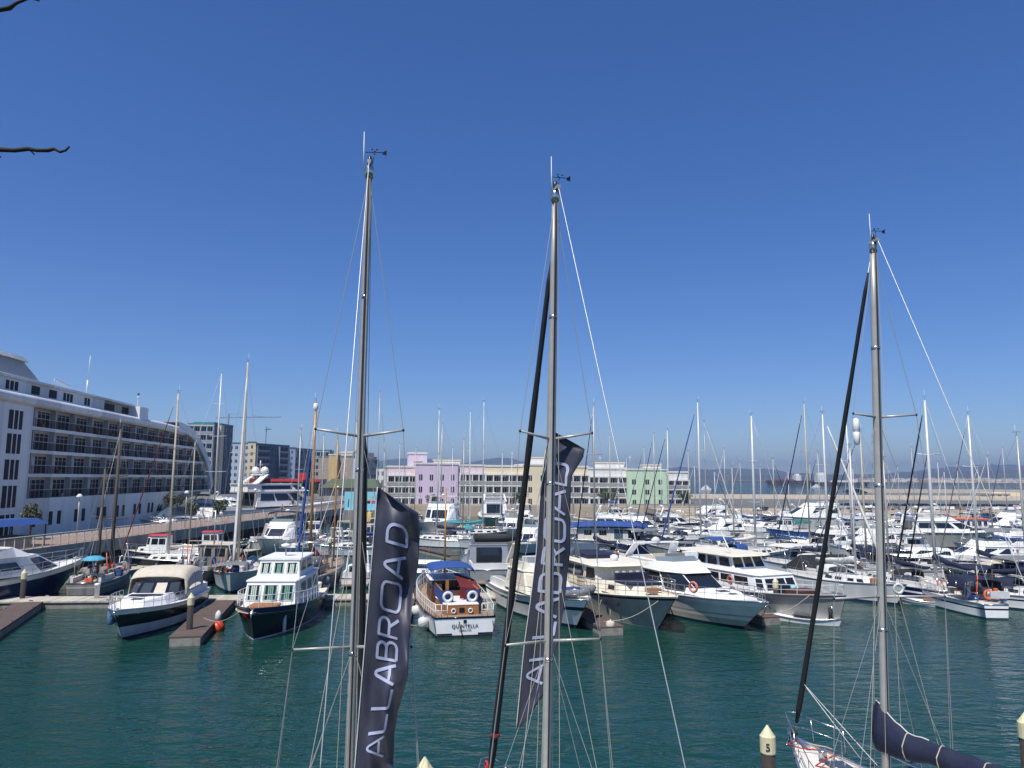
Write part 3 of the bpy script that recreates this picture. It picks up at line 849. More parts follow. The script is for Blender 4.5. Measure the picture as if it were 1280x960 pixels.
# ================================================================== HERO BOATS
# --- A: navy cruiser, beige canopy
L = 11.8; hd = -83
A = Boat('motor_cruiser', 'navy and white cruiser with a beige canopy, bow towards the camera on the left', 'motorboat', tip(143, 764, 1.75, L, hd), hd, L, 4.15, 1.35, 1.78, 'white_bright',
         deck='white_bright', tr=.92, p=2.4, rake=.12, flare=.42, bands=[(.06, 'hull_lightblue'), (.3, 'hull_lightblue'), (.42, 'navy_black'), (.62, 'navy_black'), (.84, 'white_bright')], rub='steel', n=22, bulw=.03)
A.house('foredeck_trunk', [(-1.2, 1.5), (1.8, 1.4), (3.7, .8), (4.0, .3)], 1.4, [(-1.2, 1.25), (1.5, 1.15), (3.3, .6), (3.5, .2)], 1.86, 'white_bright')
A.add('hatch', MB('glass_mid').box(2.3, 2.85, -.3, .3, 1.86, 1.89))
A.add('sun_pad', MB('canvas_navy').box(.9, 1.5, -.9, .9, 1.86, 1.92))
A.house('windscreen', [(-1.6, 1.7), (-.2, 1.5), (.4, .9)], 1.7, [(-1.9, 1.6), (-1.0, 1.35), (-.6, .8)], 2.5, 'navy_black', [('front', .08, .44, .2, .85, 'glass_mid'), ('front', .55, .93, .2, .85, 'canvas_beige'), (1, .1, .9, .2, .85, 'glass_mid')])
A.canopy(-4.6, -.75, 1.75, 1.8, 3.2, 'canvas_beige', crown=.3, sides=.8, droop=.45, n=8)
m = MB('canvas_grey').box(-5.4, -1.6, -1.4, 1.4, 1.25, 1.29); m.m('white_bright')
for sg in (1, -1): m.box(-5.5, -1.6, sg * 1.65 - .12, sg * 1.65 + .12, 1.25, 1.75)
m.box(-5.6, -5.3, -1.6, 1.6, 1.1, 1.8); A.add('cockpit', m)
m = MB('steel')
for sg in (1, -1): m.bar((-4.2, sg * 1.75, 1.6), (-4.8, sg * 1.45, 3.1), .1, .08)
A.add('radar_arch', m)
A.rail(-.6, 5.5, .62, 9, .018, inset=.12)
A.add('anchor', MB('steel').tube([(5.4, 0, 1.8), (5.95, 0, 1.75)], .05, 6).tube([(5.9, -.2, 1.45), (5.95, 0, 1.7), (5.9, .2, 1.45)], .03, 5))
m = MB('letter_black')
o = thing('canoe', 'bright blue canoe lying on deck behind the beige canopy', 'canoe', (at(216, 711, 59).x, 59.2, 1.75), R(5))
c = MB('canoe_blue'); rr_ = []
for i in range(11):
    t = -1 + i / 5; k = (1 - t * t) ** .5 * .34 + .01
    rr_.append(c.pts([(t * 1.9, k * math.cos(a), k * .7 * math.sin(a)) for a in [math.pi * j / 6 * 1.0 for j in range(7)]]))
for i in range(10):
    for j in range(6): c.face((rr_[i] + j, rr_[i] + j + 1, rr_[i + 1] + j + 1, rr_[i + 1] + j), True)
for i in range(10): c.face((rr_[i], rr_[i + 1], rr_[i + 1] + 6, rr_[i] + 6))
c.build('hull', o)
fender(at(139, 771, 42.9), 'blue grey fender hanging from the bow tip of the beige-canopy cruiser', 'fender_blue', .9, .2)
# --- B: black Dutch style trawler
L = 13; hd = -87
B_ = Boat('motor_trawler', 'black-hulled trawler with white two-level wheelhouse and green curtains, facing the camera', 'motorboat', tip(315, 762, 1.75, L, hd), hd, L, 4.5, 1.35, 1.78, 'navy_black', boot='white_paint',
          deck='cream', tr=.8, p=3.4, rake=.05, flare=.3, bands=[(.035, 'navy_black'), (.3, 'navy_black'), (.55, 'navy_black'), (.78, 'teak_dark'), (.84, 'navy')], rub='navy_black', n=26, bulw=.28)
low = B_.house('wheelhouse', [(-3.6, 1.6), (2.6, 1.6), (3.1, 1.55)], 1.25, [(-3.6, 1.5), (2.3, 1.5), (2.65, 1.42)], 2.72, 'white_paint', [(0, .1, .28, .42, .85), (0, .36, .56, .42, .85), (0, .64, .86, .42, .85)], roof='white_paint', over=.05, rooft=.1)
up = B_.house('upper_wheelhouse', [(-3.0, 1.32), (1.2, 1.32)], 2.82, [(-2.9, 1.22), (.8, 1.2)], 3.82, 'white_paint', [(0, .1, .45, .3, .85), (0, .55, .9, .3, .85)], roof='white_paint', over=.1, rooft=.12)
def curtains(par, x0, x1, z0, z1, hw, cols, u):
    for (a, b_, cm) in u:
        ya, yb = -hw + 2 * hw * a, -hw + 2 * hw * b_
        w_ = MB('glass_dark'); n_ = .02
        w_.quad((x0 + n_, ya, z0), (x0 + n_, yb, z0), (x1 + n_, yb, z1), (x1 + n_, ya, z1))
        k = 7
        for i in range(k):
            if i % 2 == 0 or i == 3: w_.m(cm)
            else: w_.m('glass_dark')
            y0, y1 = ya + (yb - ya) * (i + .15) / k, ya + (yb - ya) * (i + .85) / k
            w_.quad((x0 + .03, y0, z0 + .03), (x0 + .03, y1, z0 + .03), (x1 + .03, y1, z1 - .03), (x1 + .03, y0, z1 - .03))
        o = w_.build('window', par)
        f = MB('white_paint')
        for (p, q_) in (((x0, ya, z0), (x0, yb, z0)), ((x0, yb, z0), (x1, yb, z1)), ((x1, yb, z1), (x1, ya, z1)), ((x1, ya, z1), (x0, ya, z0))):
            f.tube([(p[0] + .04, p[1], p[2]), (q_[0] + .04, q_[1], q_[2])], .022, 4)
        f.build('frame', o)
curtains(low, 3.1 - .45 * .3, 3.1 - .45 * .88, 1.25 + 1.47 * .3, 1.25 + 1.47 * .88, 1.5, None, [(.04, .31, 'curtain_light'), (.37, .64, 'curtain_green'), (.70, .96, 'curtain_green')])
curtains(up, 1.2 - .4 * .22, 1.2 - .4 * .85, 2.82 + .22, 2.82 + .85, 1.25, None, [(.05, .31, 'curtain_light'), (.38, .62, 'curtain_green'), (.69, .95, 'curtain_light')])
m = MB('spar_grey').tube([(-.6, 0, 3.9), (-.6, 0, 4.6)], .05, 6); mo = B_.add('radar_mast', m)
MB('white_paint').lathe([(.1, 4.5), (.3, 4.52), (.32, 4.66), (.1, 4.72)], c=(-.6, 0, 0), n=10).box(-.7, -.5, -.22, .22, 4.95, 5.1).tube([(-.6, 0, 4.6), (-.6, 0, 5.0)], .03, 5).build('radar', mo)
B_.rail(-1, 6.1, .7, 10, .018, inset=.12, m='white_paint')
m = MB('steel').tube([(6.2, -.25, 1.5), (6.6, 0, 1.62), (6.2, .25, 1.5)], .05, 6).tube([(6.62, 0, 1.6), (6.6, 0, 1.2)], .04, 5); B_.add('anchor', m)
m = MB('teak').box(3.3, 4.8, -.8, .8, 1.5, 1.62); m.m('white_paint').box(3.2, 4.9, -.9, .9, 1.25, 1.5); B_.add('foredeck_locker', m)
m = MB('canvas_navy'); m.quad((-5.5, -1.95, 1.4), (-1, -2.0, 1.5), (-1, -1.95, 2.1), (-5.5, -1.9, 2.1)); B_.add('side_canvas', m)
m = MB('steel').tube([(-2.8, -1.2, 3.95), (-2.8, -1.3, 4.5), (-5.5, -1.5, 4.4), (-5.5, 1.5, 4.4), (-2.8, 1.3, 4.5), (-2.8, 1.2, 3.95)], .025, 5); B_.add('canopy_frame', m)
o = thing('buoy', 'round red mooring buoy floating at the bow of the black trawler', 'buoy', (G(272, 788).x, G(272, 788).y, 0))
MB('buoy_red').lathe([(.02, -.25), (.3, -.15), (.4, .1), (.38, .3), (.25, .48), (.08, .56)], n=14).build('float', o)
MB('fender_white').lathe([(.08, .55), (.2, .7), (.16, 1.0), (.03, 1.15)], n=10).build('top', o)
fender((G(348, 779, .8).x, 44.6, .7), 'long pale fender against the black trawler hull, lower right of its bow', 'fender_white', 1.3, .1)
# --- C: wooden motor boat seen from astern
L = 13.5; hd = 103; st = G(581, 797); C = Boat('wooden_motor_boat', 'white-hulled wooden motor boat with blue bimini, seen from its lettered stern', 'motorboat',
    (st.x + math.cos(R(hd)) * L / 2, st.y + math.sin(R(hd)) * L / 2), hd, L, 4.3, 1.12, 1.75, 'white_bright', boot='antifoul', deck='teak_deck', tr=.82, p=2.5, rake=.06, flare=.3, tm=.45,
    bands=[(.05, 'antifoul'), (.13, 'white_bright'), (.4, 'white_bright'), (.7, 'white_bright'), (.86, 'hull_lightblue'), (.94, 'navy_black')], rub='navy_black', n=22)
xs = -L / 2
ac = C.house('aft_cabin', [(xs + 1.1, 1.02), (xs + 4.2, 1.2)], 1.0, [(xs + 1.15, .98), (xs + 4.2, 1.15)], 1.62, 'teak', [('aft', .42, .58, .3, .75)], roof='white_paint', over=.03)
for y in (-.5, .5): C.add('porthole', MB('white_paint').torus((xs + 1.06, y, 1.3), .12, .035, 12, 5, 'x'), ac)
C.add('step', MB('white_paint').box(xs + .75, xs + 1.08, -.35, .35, .98, 1.08), ac)
for sg in (1, -1):
    m = MB('canvas_blue').box(xs + 1.9, xs + 5.2, sg * 1.1 - .03, sg * 1.1 + .03, 1.65, 2.35)
    m.box(xs + 1.88, xs + 1.94, min(sg * .4, sg * 1.13), max(sg * .4, sg * 1.13), 1.65, 2.35)
    m.m('teak').tube([(xs + 1.9, sg * 1.1, 2.38), (xs + 5.2, sg * 1.1, 2.4)], .05, 6)
    C.add('spray_cloth', m)
for y, lb in ((.74, 'white lifebuoy on the blue cloth at the stern of the wooden boat, left one'), (-.74, 'white lifebuoy on the blue cloth at the stern of the wooden boat, right one')):
    tt = MB('fender_white').torus((0, 0, 0), .25, .085, 16, 7, 'x').build('lifebuoy')
    p = Matrix.Rotation(R(hd), 3, 'Z') @ Vector((xs + 1.8, y, 2.0)); tt.location = p + C.root.location; tt.rotation_euler = (0, 0, R(hd)); tag(tt, lb, 'lifebuoy', 'lifebuoys of the wooden motor boat')
wh = C.house('wheelhouse', [(xs + 5.4, 1.3), (xs + 8.4, 1.25), (xs + 9, 1.0)], 1.15, [(xs + 5.4, 1.25), (xs + 8.2, 1.2), (xs + 8.6, .95)], 2.5, 'teak_dark', [(0, .08, .45, .5, .88), (0, .55, .92, .5, .88), ('aft', .1, .35, .1, .85), ('aft', .65, .9, .45, .85), ('front', .1, .9, .5, .9)], roof='white_paint', over=.12)
m = MB('teak_dark').box(xs + 4.3, xs + 5.4, -.5, .5, 1.3, 1.9); m.m('teak').box(xs + 4.5, xs + 4.6, -1.1, -.9, 1.5, 2.6).box(xs + 4.5, xs + 4.6, .3, .5, 1.5, 2.6); C.add('steering_console', m)
m = MB('canvas_red'); a = (xs + 3.3, -.5, 2.5); 
m.quad((xs + 2.6, -.1, 2.45), (xs + 2.6, -1.35, 2.3), (xs + 5.2, -1.5, 2.5), (xs + 5.2, -.1, 3.0)); m.quad((xs + 2.6, -.1, 2.45), (xs + 2.6, -.1, 1.75), (xs + 2.6, -1.35, 1.75), (xs + 2.6, -1.35, 2.3)); m.quad((xs + 2.6, -1.35, 2.3), (xs + 5.2, -1.5, 2.5), (xs + 5.2, -1.5, 1.8), (xs + 2.6, -1.35, 1.75)); C.add('red_cover', m)
C.canopy(xs + 4.4, xs + 8.2, 1.38, 1.6, 3.5, 'canvas_blue', crown=.28, sides=.12, n=8, name='bimini')
m = MB('varnish_mast').tube([(xs + 8.6, 0, 2.3), (xs + 8.7, 0, 8.3)], [.08, .05], 8); mo = C.add('mast', m)
w_ = MB('wire')
for sg in (1, -1): w_.tube([(xs + 8.7, 0, 8.1), (xs + 8.2, sg * 1.9, 1.4)], .009, 4, cap=False)
w_.tube([(xs + 8.7, 0, 8.2), (L / 2 - .2, 0, 1.8)], .009, 4, cap=False); C.add('rigging', w_)
m = MB('teak').box(L / 2 - 3.4, L / 2 - 1.6, -.5, .5, 1.35, 1.75); C.add('fore_hatch', m)
C.add('bulwark', MB('teak_dark').tube([C.pt(i / 20, 1.06, 1) for i in range(21)], .05, 5)); C.rail(xs + .12, L / 2 - .8, .72, 20, .02, inset=.1, m='white_paint')
m = MB('white_paint')
for sg in (1, -1):
    m.tube([(xs + .12, sg * 1.68, 1.84), (xs + .12, sg * 1.0, 1.84)], .026, 5)
    for y in (1.0, 1.34, 1.68): m.tube([(xs + .12, sg * y, 1.1), (xs + .12, sg * y, 1.84)], .022, 5)
    m.tube([(xs + .12, sg * 1.68, 1.5), (xs + .12, sg * 1.0, 1.5)], .018, 5)
C.add('stern_rail', m)
# transom lettering and stern stripes, local -x face
TM = lambda z: Matrix.Translation((xs - .03 , 0, z)) @ Matrix.Rotation(R(-90), 4, 'Z') @ Matrix.Rotation(R(90), 4, 'X')
textmesh('QUINTELLA', .27, 'letter_black', C.root, 'name_lettering', TM(.56), .006, 1.1)
textmesh('GIBRALTAR', .13, 'letter_black', C.root, 'port_lettering', TM(.38), .005, 1.1)
m = MB('navy_black')
for sg in (1, -1): m.box(xs - .03, xs - .005, min(sg * .75, sg * 1.6), max(sg * .75, sg * 1.6), .17, .26)
m.box(xs - .03, xs - .005, -.09, .09, .82, .98)
m.m('rubber').tube([(xs - .03, .35, .9), (xs - .1, .22, .35), (xs - .1, .1, -.1)], .03, 5).tube([(xs - .03, -1.6, .9), (xs - .1, -1.7, .3)], .025, 5)
C.add('rubbing_strake', m)
for (px, py, lb) in ((523, 763, 'round grey fender left of the wooden boat, the upper one'), (532, 778, 'round grey fender left of the wooden boat, the lower one')):
    p = G(px, py, .55) + Vector((-.15, 0, 0)); fender(p, lb, 'fender_white', .62, .3, 'round fenders beside the wooden boat')
# --- E: white flybridge cruiser behind the second flag
L = 14; hd = -71
E = motor('white flybridge cruiser behind the second flag with a grey dinghy on its bow', 0, 0, L, hd, pos=tip(735, 750, 1.95, L, hd), B=4.5, fs=1.35, fb=1.95, top='cream', hull='white_bright', lower='white_gel', stripe='navy_black', canopy=None, deck='cream', H=1.15, glass='canvas_beige', name='flybridge_cruiser')
o = thing('dinghy', 'grey inflatable dinghy with blue cover lying on the bow of the white cruiser', 'dinghy', (0, 0, 0))
p = Matrix.Rotation(R(hd), 3, 'Z') @ Vector((5.1, 0, 0)) + E.root.location; o.location = (p.x, p.y, 2.15); o.rotation_euler = (0, 0, R(25))
MB('canvas_grey').tube([(-1.1, .5, 0), (.3, .5, 0), (1.0, .3, .08), (1.3, 0, .15), (1.0, -.3, .08), (.3, -.5, 0), (-1.1, -.5, 0)], .22, 8).build('tube', o)
MB('rubber').box(-1.0, .7, -.45, .45, -.15, -.02).build('floor', o)
MB('canvas_blue').box(-.9, .2, -.3, .3, .0, .28).build('cover', o)
# --- F: grey-hulled trawler yacht with cream superstructure
L = 15.5; hd = -72
F = Boat('trawler_yacht', 'grey-hulled trawler yacht with cream flat roof and navy cushions on its foredeck', 'motorboat', tip(846, 746, 2.25, L, hd), hd, L, 4.9, 1.5, 2.25, 'hull_grey', boot='white_paint', af='navy',
         deck='cream', tr=.88, p=2.7, rake=.15, flare=.45, bands=[(.03, 'hull_grey'), (.4, 'hull_grey'), (.88, 'navy_black'), (.95, 'cream')], rub='cream', n=24, bulw=.1)
h = F.house('saloon', [(-6.2, 2.1), (-1, 2.05), (.9, 1.9)], 1.45, [(-6.2, 1.95), (-1, 1.9), (.2, 1.75)], 3.25, 'cream', [(0, .05, .3, .48, .9), (0, .34, .62, .48, .9), (0, .66, .95, .48, .9), (1, .1, .9, .48, .9), ('front', .05, .32, .25, .92, 'canvas_white'), ('front', .35, .65, .25, .92, 'canvas_white'), ('front', .68, .95, .25, .92, 'canvas_white')])
m = MB('cream').prism([(-7.2, -2.2), (.6, -2.15), (1.3, -1.2), (1.3, 1.2), (.6, 2.15), (-7.2, 2.2)], 3.26, [(-7.2, -2.15), (.5, -2.05), (1.15, -1.1), (1.15, 1.1), (.5, 2.05), (-7.2, 2.15)], 3.42, bot=True)
ro = F.add('roof', m, h)
m = MB('screen').quad((-1.4, -1.6, 3.42), (-1.4, 1.6, 3.42), (-1.6, 1.5, 3.95), (-1.6, -1.5, 3.95)); 
m = MB('canvas_navy').box(-5.9, -2.2, -1.2, 1.2, 3.42, 3.7); F.add('upper_helm_cover', m, ro)
m = MB('glass_blue')
for k in range(4): m.quad((-6.6 + k, -1.7 + .02 * k, 3.45), (-5.7 + k, -1.7, 3.45), (-5.75 + k, -1.6, 4.05), (-6.6 + k, -1.6, 4.05))
m.quad((-6.7, -1.65, 3.5), (-6.7, 1.65, 3.5), (-6.75, 1.6, 4.1), (-6.75, -1.6, 4.1)); F.add('windscreen', m, ro)
m = MB('white_paint').lathe([(.2, 3.42), (.28, 3.5), (.26, 3.75), (.1, 3.82)], c=(-.9, .2, 0), n=10); F.add('radar_dome', m, ro)
m = MB('white_paint').box(-.1, .35, -1.1, -.6, 3.42, 3.62); F.add('searchlight', m, ro)
tk_ = F.house('foredeck_trunk', [(.7, 1.6), (3.2, 1.5), (4.6, .9)], 1.7, [(.7, 1.45), (3.0, 1.35), (4.2, .75)], 2.35, 'cream', [(0, .4, .75, .35, .8)])
m = MB('canvas_navy').box(2.2, 4.0, -1.1, 1.1, 2.36, 2.52); m.box(1.9, 2.2, -1.15, 1.15, 2.36, 2.95); F.add('cushion', m, tk_)
m = MB('teak').box(4.6, 5.3, -.4, .4, 2.1, 2.35); F.add('deck_box', m)
m = MB('white_paint')
for k in range(4): m.box(1.55, 1.62, -.9 + k * .5, -.7 + k * .5, 2.35, 3.0)
F.add('deck_chair', m)
F.rail(-6.8, 7.2, .85, 15, .022, inset=.12, mids=2)
m = MB('canvas_beige'); m.quad((-1.6, -2.32, 1.75), (-.4, -2.3, 1.85), (-.4, -2.28, 2.5), (-1.6, -2.3, 2.4)); F.add('rail_cloth', m)
for t_ in (.66, .74):
    p = F.pt(t_, .68, -1); F.add('porthole', MB('letter_black').torus((p[0], p[1] - .01, p[2]), .1, .035, 10, 5, 'y'))
fender(G(763, 782, .5), 'pale round fender at the end of the finger pontoon right of the second flag', 'canvas_beige', .6, .26)
# --- G: white flybridge motor yacht with dark wrap windows
L = 15.5; hd = -71
Gb = Boat('motor_yacht', 'white flybridge yacht with dark wraparound windscreen and an orange lifebuoy on its side', 'motorboat', tip(960, 753, 1.95, L, hd), hd, L, 4.7, 1.45, 1.95, 'white_bright', boot='navy', af='navy',
          deck='white_gel', tr=.9, p=2.5, rake=.16, flare=.38, bands=[(.05, 'navy'), (.1, 'hull_grey'), (.3, 'white_gel'), (.42, 'hull_grey'), (.48, 'white_gel'), (.82, 'white_bright')], rub='steel', n=24, bulw=.04)
s_ = Gb.house('saloon', [(-5.6, 2.0), (-.5, 1.95), (2.6, 1.1)], 1.55, [(-5.6, 1.9), (-1.4, 1.8), (.2, 1.05)], 2.75, 'white_bright', [(0, .05, .46, .25, .9), (0, .52, .97, .25, .9), (1, .02, .98, .1, .95), ('front', .02, .98, .1, .95)], glass='glass_dark')
f_ = Gb.house('flybridge', [(-6.3, 2.05), (-1.2, 1.95), (.6, 1.0)], 2.76, [(-6.3, 2.1), (-2.0, 1.75), (-1.0, .95)], 3.35, 'white_bright')
m = MB('screen'); m.quad((-1.1, -.95, 3.35), (-1.1, .95, 3.35), (-1.35, .9, 3.7), (-1.35, -.9, 3.7)); m.quad((-2.0, -1.7, 3.35), (-1.1, -.95, 3.35), (-1.35, -.9, 3.7), (-2.3, -1.6, 3.62)); m.quad((-2.0, 1.7, 3.35), (-1.1, .95, 3.35), (-1.35, .9, 3.7), (-2.3, 1.6, 3.62)); Gb.add('windscreen', m, f_)
m = MB('white_bright'); m.m('canvas_beige').box(-4.4, -3.0, -1.4, -.5, 3.36, 3.55).box(-3.0, -2.8, -1.4, 1.4, 3.36, 3.75); m.m('canvas_grey').box(-2.5, -2.2, -.7, .7, 3.36, 3.8); m.m('white_bright').box(-2.6, -1.9, .75, 1.6, 3.3, 3.9); Gb.add('flybridge_seating', m, f_)
m = MB('white_bright')
for sg in (1, -1): m.bar((-6.1, sg * 1.95, 3.1), (-5.0, sg * 1.6, 4.35), .6, .12)
m.bar((-5.0, -1.65, 4.35), (-5.0, 1.65, 4.35), .5, .1); ar = Gb.add('radar_arch', m)
m = MB('canvas_white').lathe([(.3, 4.4), (.36, 4.5), (.2, 4.7), (.03, 4.75)], c=(-5, 0, 0), n=10); Gb.add('radar_dome', m, ar)
m = MB('steel'); 
for sg in (1, -1): m.tube([(-4.9, sg * 1.5, 4.3), (-2.6, sg * 1.3, 3.4)], .025, 5)
Gb.add('arch_stay', m, ar)
t2 = Gb.house('foredeck_trunk', [(1.2, 1.5), (4.2, 1.1), (5.6, .4)], 1.6, [(1.2, 1.35), (3.9, .95), (5.1, .3)], 1.95, 'white_bright')
m = MB('glass_mid').box(3.0, 3.6, -.35, .35, 1.95, 1.99).box(4.2, 4.6, -.22, .22, 1.95, 1.98); Gb.add('hatch', m, t2)
for i, x in enumerate((-4.2, -2.6, -1.2, .4)):
    t = Gb.T(x); p = Gb.pt(t, .62, -1); m = MB('letter_black').torus((p[0], p[1] - .01, p[2]), .09, .035, 10, 5, 'y'); m.box(p[0] - .09, p[0] + .09, p[1] - .02, p[1] + .02, p[2] - .07, p[2] + .07); Gb.add('porthole', m)
Gb.rail(-5, 7.3, .68, 14, .018, inset=.12)
m = MB('steel').tube([(6.8, 0, 2.0), (7.7, 0, 1.9)], .06, 6).tube([(7.6, -.28, 1.55), (7.75, 0, 1.85), (7.6, .28, 1.55)], .035, 5); Gb.add('anchor', m)
def lifebuoy(px, py, Y, label, m='buoy_faded', r=.3):
    p = at(px, py, Y); o = MB(m).torus((0, 0, 0), r, r * .3, 14, 6, 'y').build('lifebuoy', loc=p); return tag(o, label, 'lifebuoy', 'orange lifebuoys')
Wp = lambda b, v: (Matrix.Rotation(b.root.rotation_euler[2], 3, 'Z') @ Vector(v)) + b.root.location
lb_ = MB('buoy_faded').torus((0, 0, 0), .3, .08, 14, 6, 'y').build('lifebuoy', loc=Wp(Gb, (3.0, -1.95, 2.25)), rot=(0, 0, R(hd) + .3)); tag(lb_, 'orange lifebuoy on the side rail of the dark-windowed flybridge yacht', 'lifebuoy', 'orange lifebuoys')
for (x, lb2) in ((-5.2, 'white fender at the quarter of the dark-windowed flybridge yacht, left of two'), (-3.4, 'white fender amidships of the dark-windowed flybridge yacht, right of two')):
    p = Wp(Gb, (x, -Gb.half(x) - .16, .5)); fender(p, lb2, 'fender_white', .75, .15)
# --- H: grey steel boat with bluff bow
L = 15; hd = -66
H_ = Boat('steel_motor_boat', 'bare grey steel boat with bluff bow and white deckhouse, right of the flybridge yacht', 'motorboat', tip(1058, 744, 1.98, L, hd), hd, L, 4.7, 1.3, 1.98, 'hull_steel', boot='antifoul', deck='recess_brown', tr=.85, p=3.2, rake=.05, flare=.32, n=24, bulw=.22, rub='hull_silver', lower='hull_steel')
m1 = H_.house('deckhouse', [(-5.5, 1.8), (1.6, 1.75), (2.3, 1.5)], 1.2, [(-5.5, 1.7), (1.2, 1.62), (1.7, 1.38)], 2.5, 'white_bright', [(0, .3, .46, .42, .85), (0, .49, .66, .42, .85), (0, .7, .9, .42, .85), ('front', .06, .34, .3, .85), ('front', .38, .66, .3, .85), ('front', .7, .95, .3, .85), (1, .1, .9, .35, .85)], roof='white_bright', over=.05)
m2 = H_.house('wheelhouse', [(-5.4, 1.55), (-.9, 1.55)], 2.57, [(-5.3, 1.45), (-1.4, 1.4)], 3.55, 'white_bright', [(0, .1, .3, .25, .85), (0, .36, .6, .25, .85), (0, .68, .93, .25, .85), ('front', .05, .32, .2, .88), ('front', .37, .63, .2, .88), ('front', .68, .95, .2, .88)])
m = MB('cream').prism([(-7.2, -1.9), (-.9, -1.85), (-.6, -1.2), (-.6, 1.2), (-.9, 1.85), (-7.2, 1.9)], 3.56, [(-7.2, -1.85), (-.95, -1.8), (-.7, -1.1), (-.7, 1.1), (-.95, 1.8), (-7.2, 1.85)], 3.68, bot=True); H_.add('roof', m, m2)
m = MB('black_plastic').quad((-7.0, -1.8, 1.5), (-5.5, -1.8, 1.5), (-5.5, -1.7, 3.5), (-7.0, -1.7, 3.5)); H_.add('cockpit_screen', m)
m = MB('spar_white').tube([(-1.2, -.9, 2.6), (-2.6, -1.2, 5.2)], .05, 6); H_.add('signal_mast', m)
H_.rail(-6.5, 7.0, .6, 13, .018, inset=.1, m='white_paint')
H_.add('deck_hatch', MB('teak_dark').box(3.3, 4.6, -.9, .9, 1.6, 1.85)); H_.add('deck_bag', MB('canvas_navy').box(2.6, 3.2, -1.0, -.3, 1.5, 2.1)); H_.add('coiled_rope', MB('rope').torus((5.3, .2, 1.75), .25, .07, 12, 5, 'z')); H_.add('windlass', MB('hull_grey').box(5.6, 6.1, -.3, .3, 1.65, 1.95)); H_.add('bucket', MB('mural_blue').lathe([(.15, 1.5), (.22, 1.95), (.2, 1.95), (.14, 1.55)], c=(2.7, .4, 0), n=10))
p = H_.pt(.96, .45, -1)
m = MB('rubber').tube([(p[0], p[1] - .05, p[2] + .25), (p[0] + .1, p[1] - .12, p[2] - .1), (p[0], p[1] - .05, p[2] - .5)], .12, 7); m.m('steel').torus((p[0] - .1, p[1] - .05, p[2] + .05), .35, .03, 14, 5, 'y'); H_.add('anchor', m)
lb_ = MB('buoy_faded').torus((0, 0, 0), .26, .07, 14, 6, 'y').build('lifebuoy', loc=Wp(H_, (-.6, -2.15, 2.0)), rot=(0, 0, R(hd))); tag(lb_, 'orange lifebuoy on the side of the grey steel boat, beside its deckhouse windows', 'lifebuoy', 'orange lifebuoys')
# --- I: white dinghy at the bow of H
ddp = G(1006, 779)
I_ = Boat('sailing_dinghy', 'low white dinghy floating beside the bow of the grey steel boat', 'dinghy', (ddp.x + .3, ddp.y + .2), -42, 4.2, 1.5, .35, .5, 'white_bright', deck='white_bright', rake=.05, flare=.2, boot='white_bright', n=12, bulw=.02)
m = MB('glass_dark').box(-.9, .3, -.32, .32, .38, .42); m.m('canvas_white').tube([(-1.8, .1, .5), (1.5, .1, .6)], .08, 6); I_.add('cockpit', m)
# ================================================================== THE LEFT EDGE
L = 15.5; hd = 72
N_ = Boat('motor_yacht', 'big navy-hulled motor yacht with grey superstructure at the left edge, bow to the right', 'motorboat', tip(107, 696, 2.45, L, hd), hd, L, 4.8, 1.7, 2.45, 'navy', boot='navy_black', deck='white_gel', tr=.9, p=2.6, rake=.15, flare=.5, bands=[(.05, 'navy'), (.4, 'navy'), (.8, 'white_gel')], rub='steel', n=22, bulw=.05)
s_ = N_.house('saloon', [(-6, 2.05), (2.2, 1.95), (5.2, .8)], 1.85, [(-6, 1.9), (1.0, 1.75), (2.6, .8)], 3.2, 'white_gel', [(0, .1, .4, .3, .85), (0, .62, .85, .35, .75), (1, .1, .9, .2, .85), ('front', .05, .95, .2, .85, 'canvas_blue')])
f_ = N_.house('flybridge', [(-6.6, 2.0), (.2, 1.85), (2.0, 1.0)], 3.21, [(-6.6, 2.05), (-.3, 1.65), (.6, .9)], 3.85, 'white_gel')
m = MB('canvas_navy').box(-2.6, -.8, -1.4, 1.4, 3.85, 4.25); m.m('steel').tube([(-6.4, -1.8, 3.7), (-6.4, -1.8, 5.0), (-3, -1.6, 5.0)], .03, 5); N_.add('upper_helm_cover', m, f_)
N_.canopy(-6.6, -3, 1.7, 3.7, 5.1, 'canvas_navy', crown=.2, sides=.1)
N_.rail(-3, 7.3, .75, 12, .02, inset=.12)
m = MB('steel').tube([(6.6, 0, 2.45), (7.9, 0, 2.5)], .09, 6).tube([(7.7, -.35, 2.1), (8.0, 0, 2.45), (7.7, .35, 2.1)], .05, 5); N_.add('anchor', m)
motor('small white motorboat with dark fenders beside the finger pontoon at the left edge', 0, 0, 6.5, 100, 'sport', pos=(-34.9, 48.6), B=2.4, fs=.8, fb=1.1, radar=False, arch=False)
